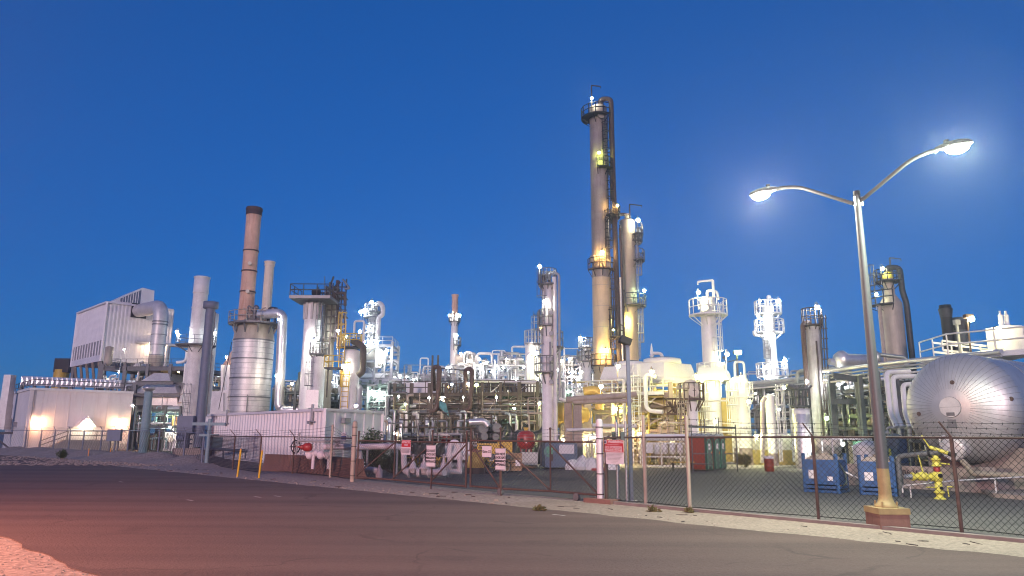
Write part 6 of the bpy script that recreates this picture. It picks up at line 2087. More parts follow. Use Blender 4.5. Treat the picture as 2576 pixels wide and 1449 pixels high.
for s_, y, col_, st, rr_, dd in ((.275, 988 + 8, WARM, 700, .2, .35), (.105, 1016, LIME, 260, .14, -.1), (.38, 972, AMBER, 200, .12, .0), (.37, 962, COOL, 200, .13, .2), (.53, 965, WARM, 260, .15, .0), (.585, 968, LIME, 220, .15, .0), (.83, 1024, GREEN, 520, .17, .1), (.87, 1015, GREEN, 320, .14, .3), (.02, 1078, WARM, 420, .13, -.2), (.6, 1070, LIME, 420, .2, .45), (.66, 1074, LIME, 300, .16, .45), (.44, 1066, LIME, 240, .14, .5), (.2, 1066, LIME, 200, .14, .5), (.12, 1000, WARM, 420, .12, -.35), (.33, 1003, WARM, 420, .12, -.35), (.56, 1003, (1, 1, .75), 420, .12, -.35), (.78, 1003, (1, 1, .75), 380, .12, -.35), (.45, 1035, (.95, 1, .7), 300, .11, .3), (.7, 1035, (.95, 1, .7), 300, .11, .3)):  # row before the rack and pale inner pair are added to brighten it
    lamp(t, P(s_, dd, Z(y, Yb)), col_, st, rr_, .9 if rr_ > .13 else .4)
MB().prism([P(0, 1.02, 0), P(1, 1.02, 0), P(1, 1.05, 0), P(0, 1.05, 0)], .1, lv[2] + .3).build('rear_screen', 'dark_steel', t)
# low gear before the rack
r = random.Random(71)
p0, p1 = XY(1000, 1130, 58), XY(1235, 1130, 57)
t2, P2, L2 = frame_unit('pump_row', 'low scaffold framed row of pumps and pipes at the foot of the brown pipe rack', 'pumps', p0, p1, 3, [1.9, 2.75], 7, 'brown_steel', .1, (2.75,), [], bh=.12, top=.9)
fill_pipes(t2, P2, L2, [.4, 1.0, 1.9], 24, ['pipe_white', 'pipe_grey', 'beige_steel', 'dull_steel'], 72, (.05, .14), 16)
scatter_gear(t2, P2, L2, [.05], 16, ['pipe_grey', 'dull_steel', 'pipe_white', 'red_paint'], 73)
lamp(t2, P2(-.02, -.1, 2.2), WARM, 500, .12, 1.2)
MB().box(P2(.3, .9, .95), (6, .2, 1.7)).build('screen', 'dark_steel', t2)
MB().box(P2(.5, -.2, .8), (1.2, .6, .9)).build('white_box', 'clean_white', t2)
MB().box(P2(.68, -.2, .9), (1.6, .5, 1.3)).build('white_panel', 'sign_white', t2)
# dark tarpaulins and heat exchanger ends
def tarp(label, x0, x1, ytop, Y, sag, seed, m='tarp'):
    r = random.Random(seed)
    n, k = 18, 9
    a, b = XY(x0, 1100, Y), XY(x1, 1100, Y - .5)
    zt_ = Z(ytop, Y, x0)
    vs = []
    for j in range(k + 1):
        for i in range(n + 1):
            f = i / n
            top = zt_ - sag * abs(sin(f * pi * 2.3 + seed)) - .5 * r.random() * (j == 0)
            p = lerp(a, b, f)
            z = top * (1 - j / k)
            vs.append(p + V((r.uniform(-.08, .08), -.35 * sin(f * 16 + j * .5) * (.3 + j / k) + r.uniform(-.12, .12) - .5 * j / k, z)))
    mb = MB().add(vs, [(j * (n + 1) + i, (j + 1) * (n + 1) + i, (j + 1) * (n + 1) + i + 1, j * (n + 1) + i + 1) for j in range(k) for i in range(n)], True)
    return tag(mb.build('tarpaulin', m), label, 'tarpaulin')
tarp('large dark tarpaulin hung behind the red pressure pot', 1262, 1366, 1050, 56, .9, 2)
tarp('dark grey tarpaulin hanging beside the round exchanger ends', 1212, 1262, 1052, 56.5, .7, 5)
tarp('dark tarpaulin sheet low behind the white pipe loop', 1040, 1120, 1100, 55, .3, 9)
t = thing('heat_exchanger', 'stacked round ended heat exchangers poking out of the dark tarpaulins', 'heat exchanger', tuple(XY(1225, 1100, 56)))
for x, y, q in ((1216, 1078, .33), (1250, 1076, .31), (1219, 1098, .24), (1247, 1099, .22)):
    a_ = W(x, y, 55.3)
    MB().cyl(a_, a_ + V((-.6, 3.5, 0)), q, n=20).cyl(a_ + V((.02, -.15, 0)), a_ + V((-.02, .1, 0)), q * 1.13, n=20).cyl(a_ + V((-.06, .5, 0)), a_ + V((-.1, .7, 0)), q * 1.13, n=20).build('channel', 'dull_steel', t)
mb = MB().tube([W(1180, 1062, 55), W(1220, 1060, 55), W(1228, 1072, 55)], .25, 10, bend=.5)
mb.build('silver_pipe', 'bright_aluminium', t)
for x in (1212, 1249):
    p = XY(x, 1100, 56.6)
    MB().box(p + UP * .45, (.8, 2, .9)).build('saddle', 'stained_concrete', t)
# ================================================================== far white lit units
def far_unit(label, x0, x1, Y, ys, seed, m='pipe_grey', n=16, lamps=(), nb=5, mats=('pipe_white', 'clean_white', 'pipe_grey', 'galvanised'), rr=(.06, .26), name='process_unit'):
    ZX[0] = (x0 + x1) / 2
    lv = [Z(y, Y) for y in ys]
    t, P, L = frame_unit(name, label, 'process unit', XY(x0, 960, Y), XY(x1, 960, Y), 9, lv, nb, m, .32, tuple(lv[-2:]), [(i, len(lv) - 1) for i in range(0, nb, 2)], bh=.35)
    fill_pipes(t, P, L, lv, int(n * 1.5), list(mats), seed, rr, n)
    conduits(t, P, L, lv[-1] + 1.2, 40, list(mats), seed + 7, (-.05, .3))
    scatter_gear(t, P, L, lv, n // 2, list(mats), seed + 1)
    r = random.Random(seed + 2)
    for k in range(n // 4):                          # goosenecks and vents above the top deck
        s_ = r.random()
        h_ = r.uniform(1.2, 3.2)
        w_ = r.uniform(1, 4) / L
        q = r.uniform(rr[0], rr[1] * .9)
        MB().tube([P(s_, .2, lv[-1] - .5), P(s_, .2, lv[-1] + h_), P(s_ + w_, .2, lv[-1] + h_), P(s_ + w_, .2, lv[-1] + r.uniform(-.5, .5))], q, 8, bend=q * 2.4).build('gooseneck', r.choice(mats), t)
    for x, y, col_, st, q in lamps:
        lamp(t, W(x, y, Y - .8), col_, st * .45, q, 1.0)
    return t, P, L, lv
far_unit('white lit far process unit left of the brown goosenecks', 985, 1120, 112, (1000, 965, 945), 81, n=14, lamps=((992, 950, COOL, 500, .26), (1013, 963, COOL, 350, .2), (1022, 948, COOL, 260, .2), (1048, 966, WARM, 240, .18), (1040, 955, COOL, 300, .2)))
far_unit('white lit far process unit between the rust streaked flare stack and the grey column', 1150, 1262, 112, (1000, 960, 925), 83, n=22, lamps=((1160, 890, WARM, 900, .28), (1178, 908, WARM, 420, .24), (1205, 903, WARM, 420, .22), (1223, 911, WARM, 360, .22), (1175, 935, COOL, 520, .26), (1192, 947, COOL, 420, .24), (1210, 928, COOL, 420, .24), (1238, 935, COOL, 420, .22), (1253, 920, COOL, 350, .22), (1216, 965, WARM, 380, .22)))
far_unit('long far pipe bridge with white piping and many warm lamps behind the brown rack', 1255, 1372, 104, (1000, 968, 940, 915), 85, n=24, lamps=((1274, 903, WARM, 420, .22), (1266, 925, COOL, 420, .22), (1318, 923, WARM, 420, .22), (1298, 955, COOL, 420, .22), (1306, 968, WARM, 420, .24), (1335, 950, WARM, 420, .24), (1270, 985, WARM, 420, .22), (1345, 905, (1, 1, .8), 1100, .28)))
far_unit('far white process unit between the grey column and the great dirty tower', 1398, 1500, 104, (1000, 970, 945, 915), 87, n=24, lamps=((1411, 908, WARM, 420, .24), (1403, 930, COOL, 420, .24), (1434, 902, WARM, 420, .24), (1440, 935, (1, .8, .75), 900, .3), (1466, 936, WARM, 600, .26), (1452, 955, COOL, 420, .22), (1430, 985, GREEN, 420, .22)))
# blue grey duct bundle
ZX[0] = 1230
t = thing('duct_bundle', 'dark blue grey ducts with four curved elbows on top of the brown rack', 'ducts', tuple(XY(1250, 1000, 72)))
for i in range(4):
    MB().tube([W(1160, 972 + i * 3, 74), W(1290 + i * 12, 968 - i * 0, 72), W(1300 + i * 12, 990, 72)], .42, 10, bend=1.1).build('duct', 'blue_grey_pipe' if i % 2 else 'dark_steel', t)
# ================================================================== flare-like slim stack
ZX[0] = 1143
Yw = 115
t, c, prof = stack('slim white stack with rust streaks and two bright lamps near its top', [(1145, 741, 17), (1145, 746, 17), (1145, 749, 15), (1144, 800, 15), (1142, 860, 18), (1140, 945, 19), (1140, 990, 19)], Yw, 'rusty_cream', bands=(743, 770))
k = S(1143, 800, Yw)
MB().lathe((c.x, c.y, 0), [(prof[1][0] + .0, 0)] + [(p[0] + .02, p[1]) for p in prof if p[1] < Z(795, Yw)], 28).build('white_lower_shell', 'white_paint', t)
platform(t, c, Z(808, Yw), 7 * k, 15 * k, 0, 360, 'grey_steel', 1.2, .06)
platform(t, c, Z(868, Yw), 9 * k, 18 * k, 270, 450, 'grey_steel', 1.2, .06)
platform(t, c, Z(940, Yw), 9 * k, 20 * k, 90, 300, 'pipe_grey', 1.2, .06)
for a, y, st in ((200, 794, 900), (340, 794, 900), (300, 845, 260), (200, 925, 420)):
    lamp(t, polar(c, 14 * k, a, Z(y, Yw)), (1, .9, .78) if y < 800 else COOL, st, .26, 1.2)
MB().tube([polar(c, 5 * k, 0, Z(905, Yw)), W(1185, 905, Yw), W(1196, 908, Yw)], .9, 12).build('side_duct', 'cream', t)
MB().tube([polar(c, 5 * k, 0, Z(940, Yw)), W(1175, 940, Yw), W(1175, 960, Yw)], 1.0, 12, bend=1.5).build('lower_duct', 'cream', t)
# ================================================================== vessels around the grey column
ZX[0] = 1340
t, c, r, zt = column('settler', 'pale vessel with caged top platform just left of the tall grey column', 'vessel', 1340, 884, 70, 38, 862, 'white_paint', .2, 2.2)
platform(t, c, zt - .05, .2, r * 1.15, 0, 360, 'galvanised', 1.2, .045)
mb = MB()
for z in (zt + 1.3, zt + 2.0, zt + 2.6):
    mb.torus((c.x + r * .6, c.y, z), UP, r * .8, .04, 16, 4)
for i in range(6):
    q = polar(V((c.x + r * .6, c.y, 0)), r * .8, 60 * i, 0)
    mb.cyl(q + UP * zt, q + UP * (zt + 2.6), .035, n=4)
mb.build('ladder_cage', 'galvanised', t)
MB().tube([polar(c, r + .3, 240, Z(960, 70)), polar(c, r + .3, 240, Z(895, 70)), polar(c, r + .3, 290, Z(890, 70))], .18, 8, bend=.4).build('side_pipe', 'pipe_white', t)
lamp(t, W(1350, 888, 68), (1, 1, .75), 900, .22, 2)
lamp(t, W(1352, 953, 66), LIME, 520, .18, 2.2)
lamp(t, W(1356, 1015, 58), LIME, 700, .18, 1.8)
ZX[0] = 1378
Yc = 53
t, c, r, zt = column('distillation_column', 'tall slim grey white column with caged top platform left of the great tower', 'column', 1378, 900, Yc, 29.5, 715, 'white_paint', .1, 4.6)
rz = Z(870, Yc)
MB().cyl(c, c + UP * 1.35, r * 1.35, n=20).build('pedestal', 'stained_concrete', t)
k = S(1378, 800, Yc)
platform(t, c, Z(714, Yc), .1, 24 * k, 0, 360, 'dull_steel', 1.1, .035)
platform(t, c, Z(817, Yc), r, 24 * k, 120, 300, 'dull_steel', 1.1, .035)
platform(t, c, Z(872, Yc), r, 40 * k, -40, 60, 'dull_steel', 1.1, .035)
platform(t, c, Z(935, Yc), r, 34 * k, 150, 290, 'dull_steel', 1.1, .035)
MB().tube([polar(c, r + .25, 320, 1.4), polar(c, r + .25, 320, Z(735, Yc)), polar(c, r + .2, 320, Z(700, Yc))], .16, 8).build('riser_pipe', 'pipe_white', t)
MB().tube([polar(c, r + .5, 335, Z(1000, Yc)), polar(c, r + .5, 335, Z(690, Yc)), polar(c, r * .3, 335, Z(687, Yc)), polar(c, .1, 335, Z(705, Yc))], .10, 8, bend=.3).build('overhead_pipe', 'pipe_grey', t)
MB().tube([polar(c, r + .5, 335, Z(1003, Yc)), polar(c, r + .9, 335, Z(1010, Yc)), W(1426, 1003, Yc), W(1450, 1002, Yc)], .12, 8).build('reflux_pipe', 'pipe_white', t)
MB().ladder(polar(c, r, 205, 0), Z(935, Yc), Z(815, Yc), R(205), .45).build('ladder', 'dull_steel', t)
MB().ladder(polar(c, r, 250, 0), Z(815, Yc), Z(712, Yc), R(200), .45).build('upper_ladder', 'dull_steel', t)
mb = MB().tube([polar(c, .2, 0, zt), c + UP * (zt + .9), c + V((.6, 0, zt + .9))], .1, 6).box(c + V((-.3, 0, zt + .5)), (.3, .3, .6))
mb.build('top_valves', 'brown_steel', t)
for y in (790, 842, 905, 962):
    q = polar(c, r, 292, Z(y, Yc))
    MB().cyl(q, q + V((.05, -.3, 0)), .1, n=10).cyl(q + V((.05, -.28, 0)), q + V((.05, -.34, 0)), .17, n=10).build('nozzle', 'pipe_grey', t)
MB().tube([polar(c, r + .1, 285, Z(950, Yc)), polar(c, r + .1, 285, Z(862, Yc))], .07, 6).build('sight_glass', 'pipe_grey', t)
lamp(t, polar(c, r + .35, 250, Z(762, Yc)), (1, 1, .8), 700, .13, .7)
lamp(t, c + V((-.6, -.2, Z(672, Yc))), COOL, 420, .13, 1.6)
lamp(t, polar(c, r + .5, 120, Z(822, Yc)), AMBER, 150, .1, .5)
t2 = thing('access_landing', 'small railed landing at the left foot of the tall grey column', 'platform', tuple(XY(1350, 1100, 54)))
q = XY(1352, 1040, 54)
MB().box(q + UP * Z(1040, 54), (1.5, 1.2, .1)).build('deck', 'beige_steel', t2)
MB().rail([q + V((x, y, Z(1040, 54))) for x, y in ((.7, -.55), (-.7, -.55), (-.7, .55))], 1.1, .8, .04).build('handrail', 'beige_steel', t2)
MB().bar(q + V((-.6, .4, 0)), q + V((-.6, .4, Z(1040, 54))), .12).build('leg', 'beige_steel', t2)
ZX[0] = 1475
t, c, r, zt = column('stripper', 'short white column with grey top deck left of the great dirty tower', 'column', 1475, 884, 95, 22, 868, 'white_paint', .2, 2.5)
platform(t, c, Z(874, 95), .2, r * 1.9, 0, 360, 'dull_steel', 1.2, .06)
platform(t, c, Z(908, 95), r, r * 1.9, 180, 400, 'dull_steel', 1.2, .06)
MB().torus(polar(c, r + .2, 285, Z(893, 95)), (0, 1, 0), .5, .08, 16, 5).build('manway_ring', 'grey_steel', t)
lamp(t, W(1460, 851, 94), COOL, 900, .26, 2.6)
mb = MB()
for x in (1452, 1462):
    mb.bar(W(x, 905, 94), W(x, 880, 94), .15)
mb.build('strut', 'grey_steel', t)
# ================================================================== the great tower
ZX[0] = 1512
Yt = 80
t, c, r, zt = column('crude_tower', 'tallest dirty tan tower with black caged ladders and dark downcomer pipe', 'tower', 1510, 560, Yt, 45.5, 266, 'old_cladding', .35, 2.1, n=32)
# replace the plain shell by one with a cleaner, wider lower half, warm lamp glow put into its colour
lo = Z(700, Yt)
MB().lathe((c.x, c.y, 0), [(r * 1.02, 0), (r * 1.02, lo - .6), (r * 1.001, lo)], 32).build('lower_cladding', 'glow_tinted_cladding', t)
mb = MB()
z = 2.0
while z < lo:
    mb.band((c.x, c.y, 0), r * 1.02, z, .05, .012, 32)
    z += 2.4
mb.build('lower_band', 'tan_cladding', t)
k = S(1512, 500, Yt)
platform(t, c, Z(298, Yt, 1506), r * .9, 44 * k, 130, 305, 'black_steel', 1.2, .06)
platform(t, c, Z(427, Yt), r, 36 * k, 255, 400, 'black_steel', 1.2, .06)
platform(t, c, Z(546, Yt), r, 50 * k, 300, 420, 'black_steel', 1.2, .06)
platform(t, c, Z(678, Yt), r, 33 * k, 180, 360, 'dark_rust', 1.2, .06)
platform(t, c, Z(848, Yt), r, 52 * k, 310, 420, 'dark_rust', 1.2, .06)
platform(t, c, Z(920, Yt), r, 32 * k, 200, 380, 'dark_rust', 1.2, .06)
for a, y0, y1 in ((300, 424, 318), (325, 548, 425), (305, 672, 552), (335, 845, 680), (318, 925, 795)):
    MB().ladder(polar(c, r, a, 0), Z(y0, Yt), Z(y1, Yt), R(a), .55, True, .04).build('caged_ladder', 'black_steel' if y0 < 700 else 'dark_rust', t)
a_ = 12
dx = 40 * k
MB().tube([c + V((.2, -.2, zt - .1)), c + V((.3, -.2, zt + .75)), c + V((dx * .82, -.4, zt + .75)), c + V((dx * .82, -.4, zt - 3)), c + V((dx * .98, -.4, 3.0))], .30, 12, bend=.9).build('downcomer', 'dark_rust', t)
MB().tube([c + V((dx * 1.22, -.2, Z(575, Yt))), c + V((dx * 1.3, -.2, 3.0))], .16, 8).build('side_pipe', 'dark_rust', t)
MB().tube([c + V((dx * 1.12, -.5, Z(700, Yt))), c + V((dx * 1.16, -.5, 3.0))], .12, 8).build('white_riser', 'pipe_white', t)
mb = MB()
for y in range(330, 900, 55):
    z = Z(y, Yt)
    mb.bar(polar(c, r, 355, z), polar(c, dx * .95, 355, z), .1)
mb.build('pipe_bracket', 'dark_rust', t)
davit(t, polar(c, r * .8, 200, zt - .6), 3.1, 1.1, 'dark_rust', .07)
for a, y in ((280, 300), (290, 668), (215, 655)):
    q = polar(c, r, a, Z(y, Yt))
    MB().cyl(q, q + (q - V((c.x, c.y, q.z))).normalized() * .35, .45, n=14).build('manway', 'tan_cladding', t)
for x, y, col_, st, q in ((1489, 247, (1, 1, .75), 500, .2), (1507, 384, (.85, 1, .2), 1500, .17), (1553, 517, AMBER, 1200, .17), (1515, 634, AMBER, 2600, .2), (1524, 881, AMBER, 3000, .19), (1530, 560, AMBER, 0, 0), (1543, 830, (.9, 1, .35), 300, .14)):
    if q:
        lamp(t, W(x, y, Yt - (2.0 if y != 247 else 1.4)), col_, st, q, 1.9, m='dark_rust')
# ================================================================== its companion
ZX[0] = 1582
Y2 = 84
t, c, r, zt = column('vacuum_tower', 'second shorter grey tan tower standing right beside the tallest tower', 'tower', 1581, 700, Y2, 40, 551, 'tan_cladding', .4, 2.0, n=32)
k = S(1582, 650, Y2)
MB().lathe((c.x, c.y, 0), [(r * 1.015, 0), (r * 1.015, Z(770, Y2)), (r * 1.001, Z(765, Y2))], 32).build('lower_cladding', 'glow_tinted_cladding', t)  # lamp glow is tinted into this lower half too
for y, a0, a1, q in ((592, 300, 420, 40), (607, 310, 410, 38), (656, 300, 420, 42), (769, 250, 420, 42)):
    platform(t, c, Z(y, Y2), r, q * k, a0, a1, 'dull_steel', 1.2, .055)
for a, y0, y1 in ((335, 735, 660), (340, 656, 598), (335, 905, 772)):
    MB().ladder(polar(c, r, a, 0), Z(y0, Y2), Z(y1, Y2), R(a), .6, True, .045).build('caged_ladder', 'pipe_grey', t)
MB().tube([c + UP * (zt - .1), c + V((0, 0, zt + .6)), c + V((-1.6, 0, zt + .55)), c + V((-1.8, 0, zt - .6))], .2, 8, bend=.5).build('overhead_pipe', 'dark_rust', t)
davit(t, polar(c, r * .4, 0, zt - .3), 2.2, 1.5, 'dark_rust', .07)
mb = MB().tube([polar(c, r + .2, 200, Z(600, Y2)), polar(c, r + .25, 215, Z(588, Y2)), polar(c, r + .25, 215, Z(570, Y2))], .09, 6)
for y in (735, 775):
    mb.tube([polar(c, r + .2, 205, Z(y + 12, Y2)), polar(c, r + .25, 215, Z(y, Y2)), polar(c, r, 225, Z(y - 1, Y2))], .13, 6)
mb.build('small_pipe', 'dark_rust', t)
for x, y, col_, st, q in ((1605, 554, (1, 1, .7), 900, .24), (1621, 731, (.7, 1, .6), 600, .18), (1568, 805, (1, .9, .3), 2200, .18)):
    lamp(t, W(x, y, Y2 - 1.5), col_, st, q, 1.8)
MB().lathe((c.x, c.y, 0), [(r * .3, zt - .2), (r * .3, zt + .5), (r * .4, zt + .5), (r * .4, zt + .6)], 12).build('top_nozzle', 'tan_cladding', t)
ZX[0] = 1600
# ================================================================== air cooler on its frame
A0, A1, A2 = XY(1509, 955, 58), XY(1672, 947, 54.5), XY(1752, 942, 56.5)
za = Z(948, 55.5, 1640)
ua = (A1 - A0).normalized()
wa_ = (A2 - A1)
A3 = A0 + wa_
t = thing('air_cooler', 'white fin fan cooler with sloped plenum and round fan rings on a cream frame', 'cooler', tuple((A0 + A2) / 2))
zt = za + .98
ce = (A0 + A2) / 2
def inset(p, f):
    return p + (ce - p) * f
def plenum(b, zt_, f=.26):
    cc = (b[0] + b[1] + b[2] + b[3]) / 4
    tp = [p + (cc - p) * f for p in b]
    vs = [p + UP * za for p in b] + [p + UP * zt_ for p in tp]
    return MB().add(vs, [(3, 2, 1, 0), (4, 5, 6, 7), (0, 1, 5, 4), (1, 2, 6, 5), (2, 3, 7, 6), (3, 0, 4, 7)]), cc
hA, hB = lerp(A0, A1, .46), lerp(A3, A2, .46)
for i, q in enumerate(((A0, hA - ua * .01, hB - ua * .01, A3), (hA + ua * .01, A1, A2, hB + ua * .01))):
    mb, cc = plenum(q, zt + .1 * i, .15)
    mb.build('plenum', 'clean_white', t)
    rf = min((q[1] - q[0]).length, (q[2] - q[1]).length) * .47
    MB().lathe((cc.x, cc.y, zt + .1 * i), [(rf, .003), (rf * 1.04, .06), (rf, .38), (rf * .93, .40), (rf * .93, .05)], 32).build('fan_ring', 'clean_white', t)
    MB().lathe((cc.x, cc.y, zt + .1 * i + .4), [(rf * .92, .0), (rf * .5, .12), (0, .2)], 24).build('fan_guard', 'grey_steel', t)
q4 = (XY(1748, 940, 58.5), XY(1832, 940, 58), XY(1836, 940, 63), XY(1746, 940, 63.5))
mb, cc = plenum(q4, zt + .1, .25)
mb.build('plenum', 'clean_white', t)
MB().lathe((cc.x, cc.y, zt + .1), [(1.2, .003), (1.25, .4), (1.1, .42), (1.1, .1)], 24).build('fan_ring', 'clean_white', t)
MB().prism([inset(p, .02) for p in (A0, A1, A2, A3)], za - .5, za - .004).build('tube_bundle', 'clean_white', t)
# relief valve on top
p = lerp(A1, A3, .35)
mb = MB().lathe((p.x, p.y, zt + .5), [(.12, -.2), (.12, .2), (.2, .22), (.2, .28), (.1, .3), (.14, .5), (.08, .9), (.03, 1.2), (0, 1.25)], 12)
mb.tube([p + UP * (zt + .95), p + V((.8, 0, zt + .95)), p + V((.85, 0, zt + .2))], .13, 8, bend=.3)
mb.build('relief_valve', 'clean_white', t)
frm = []
lvA = [2.6, 4.1, za - 1.35]
t2, P, L = frame_unit('cooler_frame', 'cream lit steel frame with walkway and ladders carrying the fin fan cooler', 'steel frame', A0 + V((-1.2, -.4, 0)), A1 + V((.3, -.4, 0)), 7.5, lvA, 3, 'beige_steel', .3, (lvA[2],), [(0, 2), (2, 2), (1, 1), (2, 1), (0, 1)], (lvA[2],), railm='clean_white', top=.85)
fill_pipes(t2, P, L, lvA, 40, ['cream', 'beige_steel', 'pipe_white', 'pipe_tan', 'belly_ochre'], 91, (.06, .2), 18)
scatter_gear(t2, P, L, [.05, lvA[0], lvA[1]], 18, ['cream', 'pipe_tan', 'belly_ochre', 'pipe_white'], 92, (0, 1), (.1, .9))
conduits(t2, P, L, lvA[2], 90, ['cream', 'beige_steel', 'pipe_white', 'clean_white'], 175)
MB().prism([P(-.08, -.1, 0), P(.95, -.1, 0), P(.95, -.06, 0), P(-.08, -.06, 0)], lvA[2] - .1, lvA[2] + .15).build('walkway_edge', 'clean_white', t2)
MB().rail([P(-.08, -.08, lvA[2]), P(.95, -.08, lvA[2])], 1.1, 1.0, .045, 1).build('walkway_rail', 'clean_white', t2)
mb = MB().ladder(P(.66, -.14, 0), .1, za - .1, R(250), .5, True, .04)
mb.build('caged_ladder', 'clean_white', t2)
MB().tube([P(.92, -.2, za - .2), P(.80, -.2, za + .1), P(.80, -.2, lvA[2] - 1.3), P(.98, -.2, lvA[2] - 1.4)], .16, 10, bend=.5).build('white_pipe', 'clean_white', t2)
MB().prism([P(0, 1.03, 0), P(1.5, 1.03, 0), P(1.5, 1.06, 0), P(0, 1.06, 0)], .1, lvA[2]).build('rear_screen', 'belly_ochre', t2)
for x, y, col_, st, dY in ((1512, 972, (1, 1, .5), 420, 53.0), (1555, 921, (1, .93, .38), 260, 52.0), (1686, 972, (1, .92, .24), 900, 57), (1752, 946, (1, .92, .24), 900, 53), (1552, 1028, (1, .92, .24), 700, 56), (1620, 1000, (1, .92, .24), 700, 58), (1585, 1087, AMBER, 500, 54), (1608, 1092, AMBER, 500, 55), (1660, 1010, (1, .92, .24), 800, 59), (1720, 1040, (1, .92, .24), 600, 59), (1462, 1112, (1, .9, .4), 900, 54), (1528, 1110, (1, .9, .5), 700, 55), (1640, 935, (1, .93, .38), 420, 52.0), (1570, 1055, (1, .92, .24), 700, 59), (1690, 1100, (1, .95, .6), 800, 54)):
    lamp(t2, W(x, y, dY), col_, st * 1.35, .16, .8, m='beige_steel')
# concrete columns with beam and ochre drum to the left
ZX[0] = 1450
t = thing('concrete_portal', 'pink concrete columns with pipes and an ochre drum left of the cooler frame', 'frame', tuple(XY(1450, 1100, 52)))
for x, Y_, yt in ((1430, 53, 1005), (1453, 51, 998), (1478, 55, 1010)):
    p = XY(x, 1100, Y_)
    MB().prism([p + V((a, b_, 0)) for a, b_ in ((-.28, -.28), (.28, -.28), (.28, .28), (-.28, .28))], 0, Z(yt, Y_)).build('column', 'stained_concrete', t)
    MB().prism([p + V((a, b_, 0)) for a, b_ in ((-.4, -.4), (.4, -.4), (.4, .4), (-.4, .4))], .002, .8).build('pedestal', 'stained_concrete', t)
mb = MB()
for (x0, y0, x1, y1, q) in ((1425, 1006, 1600, 992, .22), (1440, 1012, 1590, 1008, .16), (1425, 1082, 1500, 1080, .12), (1490, 1070, 1600, 1072, .14)):
    MB().tube([W(x0, y0, 50.5), W(x1, y1, 51)], q, 10).build('pipe', 'beige_steel' if q > .15 else 'pipe_white', t)
a_, b_ = W(1400, 1044, 55.5), W(1475, 1044, 55.5)
MB().spin(a_, (1, 0, 0), [(.01, -.4), (.7, -.2), (.95, .1), (.95, (b_ - a_).length), (.7, (b_ - a_).length + .3), (.01, (b_ - a_).length + .45)], 24).build('drum', 'ochre_duct', t)
for f in (.2, .8):
    q = lerp(a_, b_, f)
    MB().prism([V((q.x + x, q.y + y, 0)) for x, y in ((-.2, -.7), (.2, -.7), (.2, .7), (-.2, .7))], .0, q.z - .5).build('saddle', 'stained_concrete', t)
MB().tube([W(1468, 985, 56), W(1500, 980, 56), W(1508, 1000, 56), W(1508, 1030, 56)], .35, 10, bend=.7).build('ochre_elbow', 'ochre_duct', t)
r = random.Random(44)
for i in range(24):                                   # thin vertical pipes and valves low down
    x = r.uniform(1400, 1510)
    Y_ = r.uniform(50, 56)
    p = XY(x, 1100, Y_)
    h_ = r.uniform(1.2, 2.6)
    MB().tube([p, p + UP * h_, p + V((r.uniform(-.8, .8), 0, h_))], r.uniform(.04, .1), 6).build('small_pipe', r.choice(['pipe_white', 'cream', 'galvanised']), t)
lamp(t, W(1420, 1108, 54.5), (1, .95, .6), 600, .14, .8)
lamp(t, W(1494, 1100, 54.5), (1, .95, .6), 600, .14, .8)
# small hung vessel and landings right of the frame
ZX[0] = 1740
t, c, r, zt = column('reflux_drum', 'stained white vessel with rusty platform in front of the fin fan cooler', 'vessel', 1742, 1050, 52.5, 30, 957, 'white_paint', .5, 3)
rr_ = 22 * S(1742, 970, 52.5)
MB().lathe((c.x, c.y, 0), [(r * 1.02, Z(1006, 52.5)), (rr_, Z(998, 52.5)), (rr_, Z(970, 52.5)), (rr_ * .7, Z(958, 52.5)), (0, Z(953, 52.5))], 24).build('head', 'cream', t)
platform(t, c, Z(1003, 52.5), r, rr_ * 1.45, 150, 390, 'rust', 1.1, .035)
q = polar(c, rr_, 265, Z(988, 52.5))
MB().cyl(q, q + V((0, -.25, 0)), .36, n=16).torus(q + V((0, -.25, 0)), (0, 1, 0), .36, .04, 16, 5).build('manway', 'cream', t)
MB().ladder(polar(c, r + .2, 215, 0), .2, Z(1003, 52.5), R(215), .5, True, .035).build('caged_ladder', 'beige_steel', t)
t = thing('access_platform', 'rusty railed landing standing left of the stained white vessel', 'platform', tuple(XY(1697, 1100, 53)))
q = XY(1697, 1040, 53)
zz = Z(1042, 53)
MB().box(q + UP * zz, (1.4, 1.1, .1)).build('deck', 'rust', t)
MB().rail([q + V((x, y, zz)) for x, y in ((-.65, -.5), (.65, -.5), (.65, .5), (-.65, .5))], 1.1, .7, .035, 1, True).build('handrail', 'rust', t)
for x in (-.5, .5):
    MB().bar(q + V((x, .3, 0)), q + V((x, .3, zz)), .12).build('leg', 'beige_steel', t)
scat = random.Random(5)
for k in range(6):
    MB().tube([q + V((scat.uniform(-.6, .6), scat.uniform(-.4, .4), zz)), q + V((scat.uniform(-.6, .6), 0, zz + .9))], .06, 6).build('valve_stem', 'rust', t)
